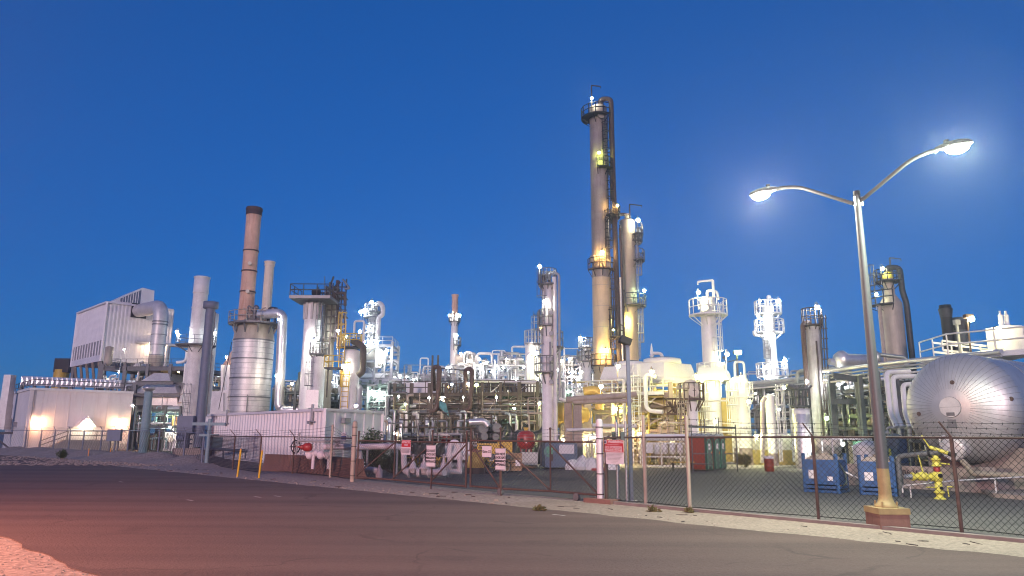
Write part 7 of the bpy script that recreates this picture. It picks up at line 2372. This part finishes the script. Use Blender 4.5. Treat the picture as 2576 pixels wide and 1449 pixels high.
# ================================================================== tall white column with ring platform
ZX[0] = 1785
Yp = 60
t, c, r, zt = column('rectifier_column', 'bright white column with wide ring walkway and white davit above the toilets', 'column', 1787, 900, Yp, 40, 746, 'clean_white', .55, 3.6, n=28)
k = S(1785, 800, Yp)
MB().lathe((c.x, c.y, 0), [(r * 1.05, 0), (r * 1.05, Z(945, Yp)), (r * 1.001, Z(925, Yp))], 28).build('lower_shell', 'clean_white', t)
platform(t, c, Z(792, Yp), r, 48 * k, 155, 385, 'clean_white', 1.25, .045)
platform(t, c, Z(948, Yp), r, 36 * k, 180, 380, 'clean_white', 1.1, .04)
davit(t, polar(c, r * .8, 340, zt - 1), 2.4, -1.3, 'clean_white', .09)
MB().tube([c + UP * (zt - .1), c + UP * (zt + .55), c + V((.8, -.1, zt + .45)), c + V((.9, -.1, zt - .3))], .13, 8, bend=.3).build('top_pipe', 'clean_white', t)
MB().ladder(polar(c, r, 300, 0), Z(945, Yp), Z(792, Yp), R(290), .5, True, .035).build('caged_ladder', 'clean_white', t)
MB().ladder(polar(c, r * 1.1, 220, 0), .3, Z(950, Yp), R(215), .5, True, .04).build('lower_ladder', 'clean_white', t)
q = polar(c, r, 235, Z(775, Yp))
MB().cyl(q, q + V((-.2, -.3, 0)), .45, n=16).build('manway', 'clean_white', t)
MB().tube([polar(c, r, 0, Z(935, Yp)), W(1826, 935, Yp), W(1832, 945, Yp), W(1832, 985, Yp)], .2, 10, bend=.5).build('side_pipe', 'clean_white', t)
for x, y, st, dY in ((1757, 736, 900, Yp - 1.2), (1829, 891, 500, Yp - 1), (1815, 955, 900, Yp - 2.2), (1766, 958, 700, Yp - 2.2), (1800, 1060, 600, Yp - 2.5), (1770, 850, 0, 0)):
    if st:
        lamp(t, W(x, y, dY), (1, .98, .5), st, .19 if y < 900 else .15, 1.4, m='clean_white')
ZX[0] = 1862
t, c, r, zt = column('separator', 'fat white vessel with domed top and pink concrete footing beside the lamp pole', 'vessel', 1862, 1000, 57, 46, 945, 'clean_white', .6, 4, skirt=1.25)
platform(t, c, Z(997, 57), r, r * 1.5, 150, 400, 'clean_white', 1.1, .035)
MB().tube([c + V((-.3, 0, zt - .2)), c + V((-.3, 0, zt + 1.1)), c + V((.45, 0, zt + 1.1)), c + V((.45, 0, zt - .3))], .1, 8, bend=.25).build('top_loop', 'clean_white', t)
MB().ladder(polar(c, r, 215, 0), .3, Z(1000, 57), R(215), .5, True, .04).build('caged_ladder', 'clean_white', t)
text('INERT\nWATER WASH', .3, 'sign_black', polar(c, r + .02, 272, 2.6), V((1, .0, 0)), UP, t, 'painted_text')
lamp(t, W(1866, 948, 55.5), (1, .97, .42), 700, .16, .8)
lamp(t, W(1884, 1010, 54), (1, .97, .42), 700, .14, .8)
ZX[0] = 1938
t, c, r, zt = column('slim_vessel', 'slim white round topped vessel with caged ladder left of the silver drum', 'vessel', 1939, 1050, 55, 24.5, 991, 'clean_white', .6, 4, skirt=.9)
MB().ladder(polar(c, r, 345, 0), .3, Z(998, 55), R(330), .9, True, .05).build('caged_ladder', 'clean_white', t)
MB().ladder(polar(c, r + .9, 345, 0), .3, Z(1015, 55), R(330), .7, True, .05).build('second_ladder', 'clean_white', t)
q = polar(c, r + 1.3, 345, 0)
MB().box(q + UP * Z(1037, 55), (1.2, 1.2, .1)).build('landing', 'clean_white', t)
MB().tube([W(1918, 1165, 54), W(1918, 1010, 54), W(1925, 1000, 54)], .16, 8, bend=.4).build('riser_pipe', 'cream', t)
lamp(t, W(1903, 1098, 54), (1, 1, .5), 900, .17, 1.2)
lamp(t, W(1972, 975, 57), (1, .85, .35), 700, .19, 2.0)
# low wall and drums
t = thing('dike_wall', 'low ochre painted wall behind the red drum', 'wall', tuple(XY(1960, 1160, 56)))
MB().prism([XY(1880, 1160, 56.6), XY(2045, 1160, 56.2), XY(2045, 1160, 56.9), XY(1880, 1160, 57.3)], 0, 1.1).build('wall', 'belly_ochre', t)
t = thing('horizontal_drum', 'pale horizontal drum behind the low ochre wall', 'drum', tuple(XY(1970, 1150, 58)))
a_, b_ = W(1900, 1130, 59), W(2010, 1125, 59)
MB().spin(a_, (1, 0, 0), [(.01, -.4), (.9, -.2), (1.25, .1), (1.25, (b_ - a_).length), (.9, (b_ - a_).length + .3), (.01, (b_ - a_).length + .45)], 24).build('shell', 'pipe_white', t)
for f in (.2, .8):
    q = lerp(a_, b_, f)
    MB().prism([V((q.x + x, q.y + y, 0)) for x, y in ((-.2, -.8), (.2, -.8), (.2, .8), (-.2, .8))], .0, q.z - .9).build('saddle', 'stained_concrete', t)
# ================================================================== white lit ladder-like column (far)
ZX[0] = 1938
Yq = 86
t, c, r, zt = column('lit_column', 'brilliant white lit column with three ring walkways standing in the sky', 'column', 1938, 868, Yq, 30, 768, 'clean_white', .3, 2.8)
k = S(1938, 850, Yq)
for y, a0, a1, q in ((789, 0, 360, 33), (836, 0, 360, 36), (946, 0, 360, 38)):
    platform(t, c, Z(y, Yq), r, q * k, a0, a1, 'clean_white', 1.5, .07)
MB().lathe((c.x, c.y, 0), [(r * 1.2, 0), (r * 1.2, Z(935, Yq)), (r * 1.0, Z(905, Yq))], 24).build('lower_shell', 'clean_white', t)
MB().ladder(polar(c, r, 225, 0), Z(945, Yq), Z(836, Yq), R(225), .6, True, .05).build('caged_ladder', 'pipe_grey', t)
MB().tube([polar(c, r, 200, Z(845, Yq)), polar(c, r + 1.6, 200, Z(846, Yq)), polar(c, r + 1.6, 200, Z(835, Yq))], .2, 8, bend=.4).build('side_pipe', 'clean_white', t)
mb = MB().tube([c + UP * (zt - .1), c + V((0, 0, zt + .8)), c + V((.6, 0, zt + .7))], .2, 8).ball(c + V((.2, 0, zt + 1.0)), .3)
mb.build('top_valve', 'clean_white', t)
for x, y, st in ((1911, 757, 120), (1959, 757, 420), (1908, 795, 900), (1928, 800, 700), (1945, 843, 900), (1975, 907, 500), (1938, 960, 1500), (1925, 925, 500)):
    lamp(t, W(x, y, Yq - 1.6), (.92, .97, 1), st, .22, 2.0, m='clean_white')
# ================================================================== rust streaked concrete coloured column
ZX[0] = 2050
t, c, r, zt = column('weathered_column', 'grey weathered column with dark stains, rusty cage and a lamp on top', 'column', 2047, 860, 61.5, 37, 820, 'weathered_grey', .2, 2.2)
zp = Z(803, 61.5)
k = S(2047, 810, 61.5)
platform(t, c, zp - .5, .2, 25 * k, 0, 360, 'dark_rust', 1.4, .05)
mb = MB()
for x in (2066, 2072, 2079):
    mb.cyl(W(x + 10, 1060, 60.6), W(x - 3, 792, 60.6), .06, n=4, caps=False)
for y in range(800, 1060, 26):
    mb.cyl(W(2064 + (y - 792) * .03, y, 60.6), W(2080 + (y - 792) * .04, y, 60.6), .05, n=4, caps=False)
mb.build('ladder_cage', 'dark_rust', t)
lamp(t, W(2030, 960, 59), COOL, 900, .16, 1)  # extra lamp, added to brighten the lower column
MB().tube([polar(c, r + .35, 190, Z(1000, 61.5)), polar(c, r + .35, 190, Z(815, 61.5)), polar(c, r * .5, 190, Z(812, 61.5))], .22, 8, bend=.5).build('downcomer', 'rust', t)
MB().tube([polar(c, r + .1, 265, 2), polar(c, r + .1, 265, Z(860, 61.5))], .08, 6).build('stain_pipe', 'dark_rust', t)
lamp(t, W(2056, 773, 61), COOL, 1000, .23, 1.8)
lamp(t, W(2090, 955, 60), COOL, 1100, .22, 1.6)
lamp(t, W(2080, 1052, 58), (.7, 1, .2), 700, .17, 1.2)
# silver drum
ZX[0] = 2017
t, c, r, zt = column('silver_drum', 'shiny aluminium clad drum with a railed deck on top', 'vessel', 2018, 1080, 51, 46, 1025, 'bright_aluminium', .15, 1.5, n=36)
q = Z(1020, 51)
platform(t, c, q, .1, r * 1.15, 0, 360, 'green_steel', 1.1, .04)
for i in range(5):
    p = polar(c, r * .6, 60 * i + 20, q)
    MB().tube([p, p + UP * scat.uniform(.6, 1.6), p + V((scat.uniform(-.7, .7), 0, 1.4))], .1, 6).build('pipe', 'dull_steel', t)
MB().lathe((c.x, c.y, 0), [(r * 1.01, zt - .45), (r * 1.01, zt - .2), (r * .6, zt - .04)], 36).build('rim', 'clean_white', t)
# ================================================================== right pipe racks
ZX[0] = 2000
lv = [Z(1070, 66), Z(1035, 66), Z(1000, 66), Z(968, 66)]
t, P, L = frame_unit('pipe_rack', 'grey green pipe rack behind the white vessels, right of the bright column', 'pipe rack', XY(1885, 1060, 74), XY(2140, 1060, 64), 8, lv, 6, 'grey_steel', .2, (lv[2],), [(0, 3), (2, 3), (4, 3), (1, 2), (3, 1)], top=.3)
fill_pipes(t, P, L, lv, 44, ['pipe_grey', 'galvanised', 'pipe_white', 'green_steel', 'dull_steel'], 101, (.07, .26), 22)
scatter_gear(t, P, L, lv[:3], 14, ['pipe_grey', 'galvanised', 'pipe_white'], 102)
conduits(t, P, L, lv[3], 80, ['pipe_grey', 'galvanised', 'green_steel', 'pipe_white', 'dull_steel'], 173)
for x, y, col_, st, q in ((2000, 935, COOL, 0, 0), (2110, 968, COOL, 260, .16), (2045, 962, WARM, 260, .15), (1990, 1040, COOL, 420, .15), (2100, 1005, WARM, 300, .14), (1960, 1030, COOL, 400, .15)):
    if st:
        lamp(t, W(x, y, 63), col_, st, q, 1.2)
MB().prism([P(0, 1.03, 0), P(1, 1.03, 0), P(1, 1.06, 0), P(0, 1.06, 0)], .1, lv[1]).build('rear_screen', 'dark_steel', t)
ZX[0] = 2200
Ye = 52
t = thing('pipe_bridge', 'overhead silver pipe bridge running right towards the round tank', 'pipe bridge', tuple(XY(2230, 1100, Ye)))
for dy, q, m_ in ((0, .15, 'bright_aluminium'), (11, .08, 'pipe_grey'), (19, .07, 'galvanised'), (29, .07, 'pipe_white')):
    MB().tube([W(1886, 964 + dy * .5, 72), W(2034, 950 + dy * .5, 68)], q * 1.2, 10).build('pipe', m_, t)
    MB().tube([W(2072, 934 + dy, 57), W(2290, 908 + dy, 46), W(2520, 884 + dy, 40)], q, 10, bend=.5).build('pipe', m_, t)
for x, Y_, yt in ((2100, 56, 945), (2106, 58, 940), (2170, 53, 945), (2176, 51, 945), (2222, 49, 935), (2268, 47, 930)):
    p = XY(x, 1100, Y_)
    MB().bar(p, p + UP * Z(yt, Y_, x), .28).build('column', 'green_steel' if x < 2200 else 'grey_steel', t)
for x0, x1, y0, Y0 in ((2096, 2182, 945, 52), (2218, 2300, 965, 48), (2218, 2300, 1000, 48), (2096, 2182, 1010, 54)):
    MB().ibeam(W(x0, y0, Y0), W(x1, y0 + (14 if y0 == 945 else 0), Y0), .25, .4).build('beam', 'green_steel', t)
MB().bar(W(2182, 965, 52), W(2172, 952, 52), .2).build('knee_brace', 'green_steel', t)
mb = MB()
for dx in (0, 16, 42):
    yb = 1075
    MB().tube([W(2258 + dx + 30, 935 + dx * .7, 44), W(2229 + dx, 936 + dx * .75, 43.5), W(2240 + dx * .9, 1040, 42.5), W(2256 + dx * .8, yb, 42)], .15, 10, bend=.35).build('white_line', 'clean_white', t)
MB().spin(W(2118, 906, 60), (1, -.05, -.02), [(.01, -.75), (.5, -.6), (.8, -.2), (.82, .1), (.55, .5), (.5, 3.2), (.01, 3.25)], 20).build('silver_drum', 'bright_aluminium', t)
MB().cyl(W(2086, 910, 60), W(2108, 912, 60), .3, n=12).build('inlet_pipe', 'bright_aluminium', t)
MB().tube([W(2212, 892, 50), W(2280, 900, 50), W(2280, 920, 50)], .14, 8, bend=.3).lathe(tuple(W(2206, 905, 50)), [(.1, -.3), (.28, -.1), (.28, .4), (.1, .6)], 10).build('relief_valve', 'galvanised', t)
t, c, r, zt = column('pump_vessel', 'short pale vertical drum with railed deck behind the street lamp', 'vessel', 2132, 1060, 60, 26, 1005, 'cream', .2, 2)
platform(t, c, Z(1002, 60, 2132), .2, r * 3.0, 0, 360, 'pipe_grey', 1.1, .04)
t, c, r, zt = column('shaft', 'plain pale square shaft column above the railed deck, left of the street lamp', 'column', 2125, 960, 62, 22, 940, 'cream', 0, 3)
for x, y, st in ((2109, 1105, 0), (2077, 1107, 1100), (2112, 1110, 900)):
    if st:
        lamp(t, W(x, y, 49.5), (1, .92, .78) if x < 2100 else (.9, 1, .95), st, .17, .8)
ZX[0] = 2200
lv = [Z(1075, 60), Z(1045, 60), Z(1010, 60), Z(985, 60)]
t, P, L = frame_unit('pipe_rack', 'dark pipe rack between the street lamp post and the round tank', 'pipe rack', XY(2090, 1060, 60), XY(2330, 1060, 50), 7, lv, 6, 'grey_steel', .18, (), [(1, 3), (4, 2)])
fill_pipes(t, P, L, lv, 44, ['pipe_grey', 'galvanised', 'pipe_tan', 'green_steel', 'beige_steel', 'pipe_white'], 111, (.06, .22), 18)
scatter_gear(t, P, L, [.05] + lv[:2], 14, ['pipe_grey', 'galvanised', 'pipe_white'], 112)
conduits(t, P, L, lv[3], 80, ['pipe_grey', 'galvanised', 'pipe_tan', 'pipe_white', 'dull_steel'], 174)
lamp(t, P(.45, .2, Z(1063, 56)), WARM, 600, .18, .8)
lamp(t, P(.75, .2, Z(1068, 54)), WARM, 300, .14, .8)
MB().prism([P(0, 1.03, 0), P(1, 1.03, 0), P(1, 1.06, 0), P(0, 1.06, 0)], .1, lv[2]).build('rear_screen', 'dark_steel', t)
# low tanks
for x, w_, yt, Y_, m_, lab in ((2186, 74, 1117, 41, 'pipe_white', 'low white round tank with cone roof behind the second blue tote'), (2255, 50, 1098, 43, 'blue_grey_pipe', 'blue grey round tank next to the round aluminium tank'), (2226, 40, 1100, 46, 'pipe_grey', 'pale grey round tank half hidden behind the street lamp post')):
    ZX[0] = x
    c = XY(x, 1140, Y_)
    q = w_ / 2 * S(x, 1140, Y_)
    t = thing('storage_tank', lab, 'tank', tuple(c))
    z = Z(yt + 8, Y_)
    MB().lathe((c.x, c.y, 0), [(q, 0), (q, z)], 28).build('shell', m_, t)
    MB().lathe((c.x, c.y, 0), [(q * 1.03, z + .003), (q * 1.03, z + .06), (q * .3, z + .35), (0, z + .38)], 28).build('roof', m_, t)
    MB().lathe((c.x, c.y, 0), [(q * 1.04, 0), (q * 1.04, .7)], 28).build('base_ring', 'red_concrete' if m_ == 'pipe_white' else 'stained_concrete', t)
    MB().tube([c + V((q * .3, -q * .6, z)), c + V((q * .3, -q * .6, z + .8)), c + V((q * 1.2, -q * .6, z + .8))], .06, 6).build('vent', 'pipe_white', t)
t = thing('shelter', 'small white roofed shelter between the blue totes', 'shelter', tuple(XY(2140, 1150, 43)))
p = XY(2130, 1150, 43)
MB().box(p + UP * 2.05, (2.4, 1.6, .12)).build('roof', 'clean_white', t)
for x, y in ((-1.1, -.7), (1.1, -.7), (1.1, .7), (-1.1, .7)):
    MB().bar(p + V((x, y, 0)), p + V((x, y, 2.0)), .08).build('post', 'pipe_white', t)
MB().box(p + V((1.0, 0, 1.0)), (.6, 1.2, 1.8)).build('cabinet', 'toilet_trim', t)
lamp(t, p + V((-.3, -.3, 1.75)), (.95, 1, 1), 500, .13, 0)
t = thing('reddish_drum', 'rust banded horizontal drum under a lamp behind the left blue tote', 'drum', tuple(XY(2078, 1150, 46)))
a_ = W(2062, 1122, 47)
MB().spin(a_, (1, .2, 0), [(.01, -.25), (.5, -.1), (.62, .1), (.62, 1.2), (.01, 1.4)], 20).build('shell', 'cream', t)
MB().cyl(V((a_.x + .6, a_.y + .1, 0)), V((a_.x + .6, a_.y + .1, a_.z - .5)), .3, n=12).build('leg', 'stained_concrete', t)
# ================================================================== right dark tower, chimneys, top deck
ZX[0] = 2250
Yz = 75
t, c, r, zt = column('grey_tower', 'grey tower narrowing to a small neck with yellowish dome right of the street lamp', 'tower', 2252, 880, Yz, 60, 764, 'tan_cladding', 0, 2.6, n=32)
rn = 12.5 * S(2240, 720, Yz)
MB().lathe((c.x, c.y, 0), [(r * 1.001, zt + .003), (rn, Z(741, Yz)), (rn, Z(702, Yz))], 32).build('neck', 'tan_cladding', t)
MB().lathe((c.x, c.y, 0), [(rn * 1.1, Z(702, Yz) + .003), (rn * 1.1, Z(692, Yz)), (rn * .8, Z(686, Yz)), (0, Z(684, Yz))], 24).build('dome', 'hydrant_yellow', t)
k = S(2245, 720, Yz)
platform(t, c, Z(708, Yz), rn, 32 * k, 0, 360, 'dark_steel', 1.2, .06)
platform(t, c, Z(768, Yz), r * .5, 50 * k, 150, 250, 'dark_steel', 1.4, .07)
MB().ladder(polar(c, rn + 1.3, 190, 0), Z(768, Yz), Z(690, Yz), R(200), .6, True, .05).build('caged_ladder', 'grey_steel', t)
MB().tube([c + UP * Z(684, Yz), c + UP * Z(674, Yz), polar(c, rn + .7, 340, Z(674, Yz)), polar(c, rn + .7, 340, Z(735, Yz)), polar(c, r + .4, 340, Z(762, Yz)), polar(c, r + .4, 340, 3)], .3, 10, bend=.8).build('downcomer', 'dark_steel', t)
davit(t, polar(c, rn, 20, Z(702, Yz)), 2.4, 1.2, 'grey_steel', .07)
MB().tube([polar(c, r + .5, 200, 3), polar(c, r + .5, 200, Z(770, Yz))], .2, 8).build('riser_pipe', 'beige_steel', t)
lamp(t, W(2220, 676, Yz - 1), (1, 1, .6), 420, .22, 1.6)
lamp(t, W(2205, 740, Yz - 1), (.95, 1, .7), 260, .22, 1.6)
for (x, y, ytop, w_, lab) in ((2390, 880, 768, 26, 'black chimney with flared collar behind the top of the round tank'), (2422, 880, 800, 38, 'shorter wide dark chimney behind the top of the round tank')):
    ZX[0] = x
    t = thing('chimney', lab, 'chimney', tuple(XY(x, y, 62)))
    c = XY(x, y, 62)
    q = w_ / 2 * S(x, 840, 62)
    z = Z(ytop, 62)
    MB().lathe((c.x, c.y, 0), [(q, 0), (q, z - .9), (q * 1.12, z - .6), (q * 1.05, z), (q * .9, z), (q * .9, z - 1)], 24).build('shell', 'green_steel' if w_ > 30 else 'black_steel', t)
    MB().lathe((c.x, c.y, 0), [(q * 1.02, z - 1.1), (q * 1.25, z - .35), (q * 1.2, z - .3), (q * 1.0, z - .9)], 24, False).build('collar', 'dark_steel', t)
ZX[0] = 2480
Yd = 43
zd = Z(893, Yd)
t = thing('loading_deck', 'white railed steel deck with stairs and grey equipment box above the round tank', 'platform', tuple(XY(2480, 1000, Yd)))
a_, b_ = XY(2386, 893, Yd), XY(2640, 893, Yd - 4)
MB().prism([a_, b_, b_ + V((1, 5, 0)), a_ + V((1, 5, 0))], zd - .3, zd).build('deck', 'clean_white', t)
MB().rail([a_ + V((.6, 4, zd)), a_ + UP * zd, b_ + UP * zd], 1.25, 2.6, .05, 1).build('handrail', 'clean_white', t)
q = a_ + V((1.2, 1.5, zd))
mb = MB()
for dy in (0, 1.0):
    mb.bar(q + V((-.6, dy, 1.05)), q + V((2.6, dy - .6, .55)), .07, .12).bar(q + V((-.6, dy, .45)), q + V((2.6, dy - .6, -.0)), .07, .14)
    for f in (.0, .33, .66, 1):
        mb.bar(lerp(q + V((-.6, dy, .45)), q + V((2.6, dy - .6, 0)), f), lerp(q + V((-.6, dy, 1.05)), q + V((2.6, dy - .6, .55)), f), .07)
mb.build('stair_rail', 'clean_white', t)
e = XY(2532, 880, Yd)
MB().box(e + UP * (zd + .85), (1.3, 1.4, 1.7)).build('equipment_box', 'siding', t)
MB().box(e + V((1.5, .4, zd + .7)), (1.2, 1.2, 1.4)).build('second_box', 'siding', t)
for dx in (-.1, .25):
    MB().lathe((e.x + dx, e.y, zd + 1.7), [(.13, .0), (.13, .75), (.06, .77), (.06, 1.0), (0, 1.0)], 12).build('vent', 'clean_white', t)
MB().tube([e + V((.6, -.2, zd + 1.45)), e + V((1.4, -.2, zd + 1.5)), e + V((3.5, -.2, zd + 1.7))], .18, 10).build('pipe', 'clean_white', t)
MB().bar(e + V((1.2, -.3, zd + 2.1)), e + V((2.2, -.2, zd + 1.2)), .06).build('crane_arm', 'dark_steel', t)
for x, y in ((2400, 0), (2560, 0), (2620, 0)):
    p = XY(x, 900, Yd - 1 + 2)
    MB().bar(p, p + UP * (zd - .31), .25).build('leg', 'clean_white', t)
p = W(2432, 800, Yd + 1)
o = MB().cyl(V((p.x, p.y, zd)), p - UP * .1, .05, n=8).box(p + V((.1, 0, .12)), (.45, .35, .22)).build('lamp', 'rust', t)
MB().ball(p + V((.22, -.1, -.08)), .17, 8, 6).build('bulb', bulb_mat((1, .95, .55), 1100), o)
p = W(2512, 828, Yd - 1.2)
o = MB().tube([V((p.x - .3, p.y, zd)), V((p.x - .3, p.y, p.z + .1)), p + UP * .15], .04, 6).build('lamp', 'rust', t)
MB().ball(p, .15, 8, 6).build('bulb', bulb_mat((1, .9, .4), 1000), o)
q = W(2407, 815, Yd + .5)
MB().bar(V((q.x, q.y, zd)), q, .12).box(q + UP * .1, (.3, .3, .3)).build('camera_post', 'pipe_grey', t)
# far horizon units closing the gaps
far_unit('far grey process unit behind the twin white vessels', 690, 860, 120, (1040, 1005, 985), 121, 'green_steel', 16, ((735, 965, COOL, 300, .25), (700, 990, WARM, 300, .2)))
far_unit('far lit process unit behind the pale pipe rack at the right', 1880, 2120, 118, (1040, 1000, 975), 123, 'grey_steel', 26, ((1900, 990, WARM, 420, .25), (1990, 985, WARM, 400, .25), (2030, 990, COOL, 300, .2), (2105, 975, COOL, 300, .2)), 7)
far_unit('far lit process unit behind the street lamp post', 2110, 2360, 112, (1060, 1010, 980), 125, 'grey_steel', 26, ((2150, 985, WARM, 500, .25), (2168, 970, COOL, 400, .2), (2205, 990, WARM, 500, .25), (2260, 985, WARM, 500, .25), (2320, 1000, WARM, 400, .25)), 7)
far_unit('far process unit behind the cream furnace and flanged vent pipe', 520, 600, 112, (1040, 990, 955), 127, 'brown_steel', 12, ((526, 968, WARM, 900, .28), (548, 940, COOL, 200, .2)))
# ------------------------------------------------------------------ thin dusk haze that lets the lamps glow
hz = bpy.data.materials.new('haze')
hz.use_nodes = True
hn = hz.node_tree
hn.nodes.remove(hn.nodes['Principled BSDF'])
hv = hn.nodes.new('ShaderNodeVolumePrincipled')
hv.inputs['Color'].default_value = (.9, .93, 1, 1)
hv.inputs['Density'].default_value = 0.0009
hv.inputs['Anisotropy'].default_value = 0.75
hn.links.new(hv.outputs[0], hn.nodes['Material Output'].inputs['Volume'])
MATS['haze'] = hz
hb = MB().box((20, 95, 29), (330, 250, 60)).build('haze', 'haze')
tag(hb, None, None, None, 'stuff')
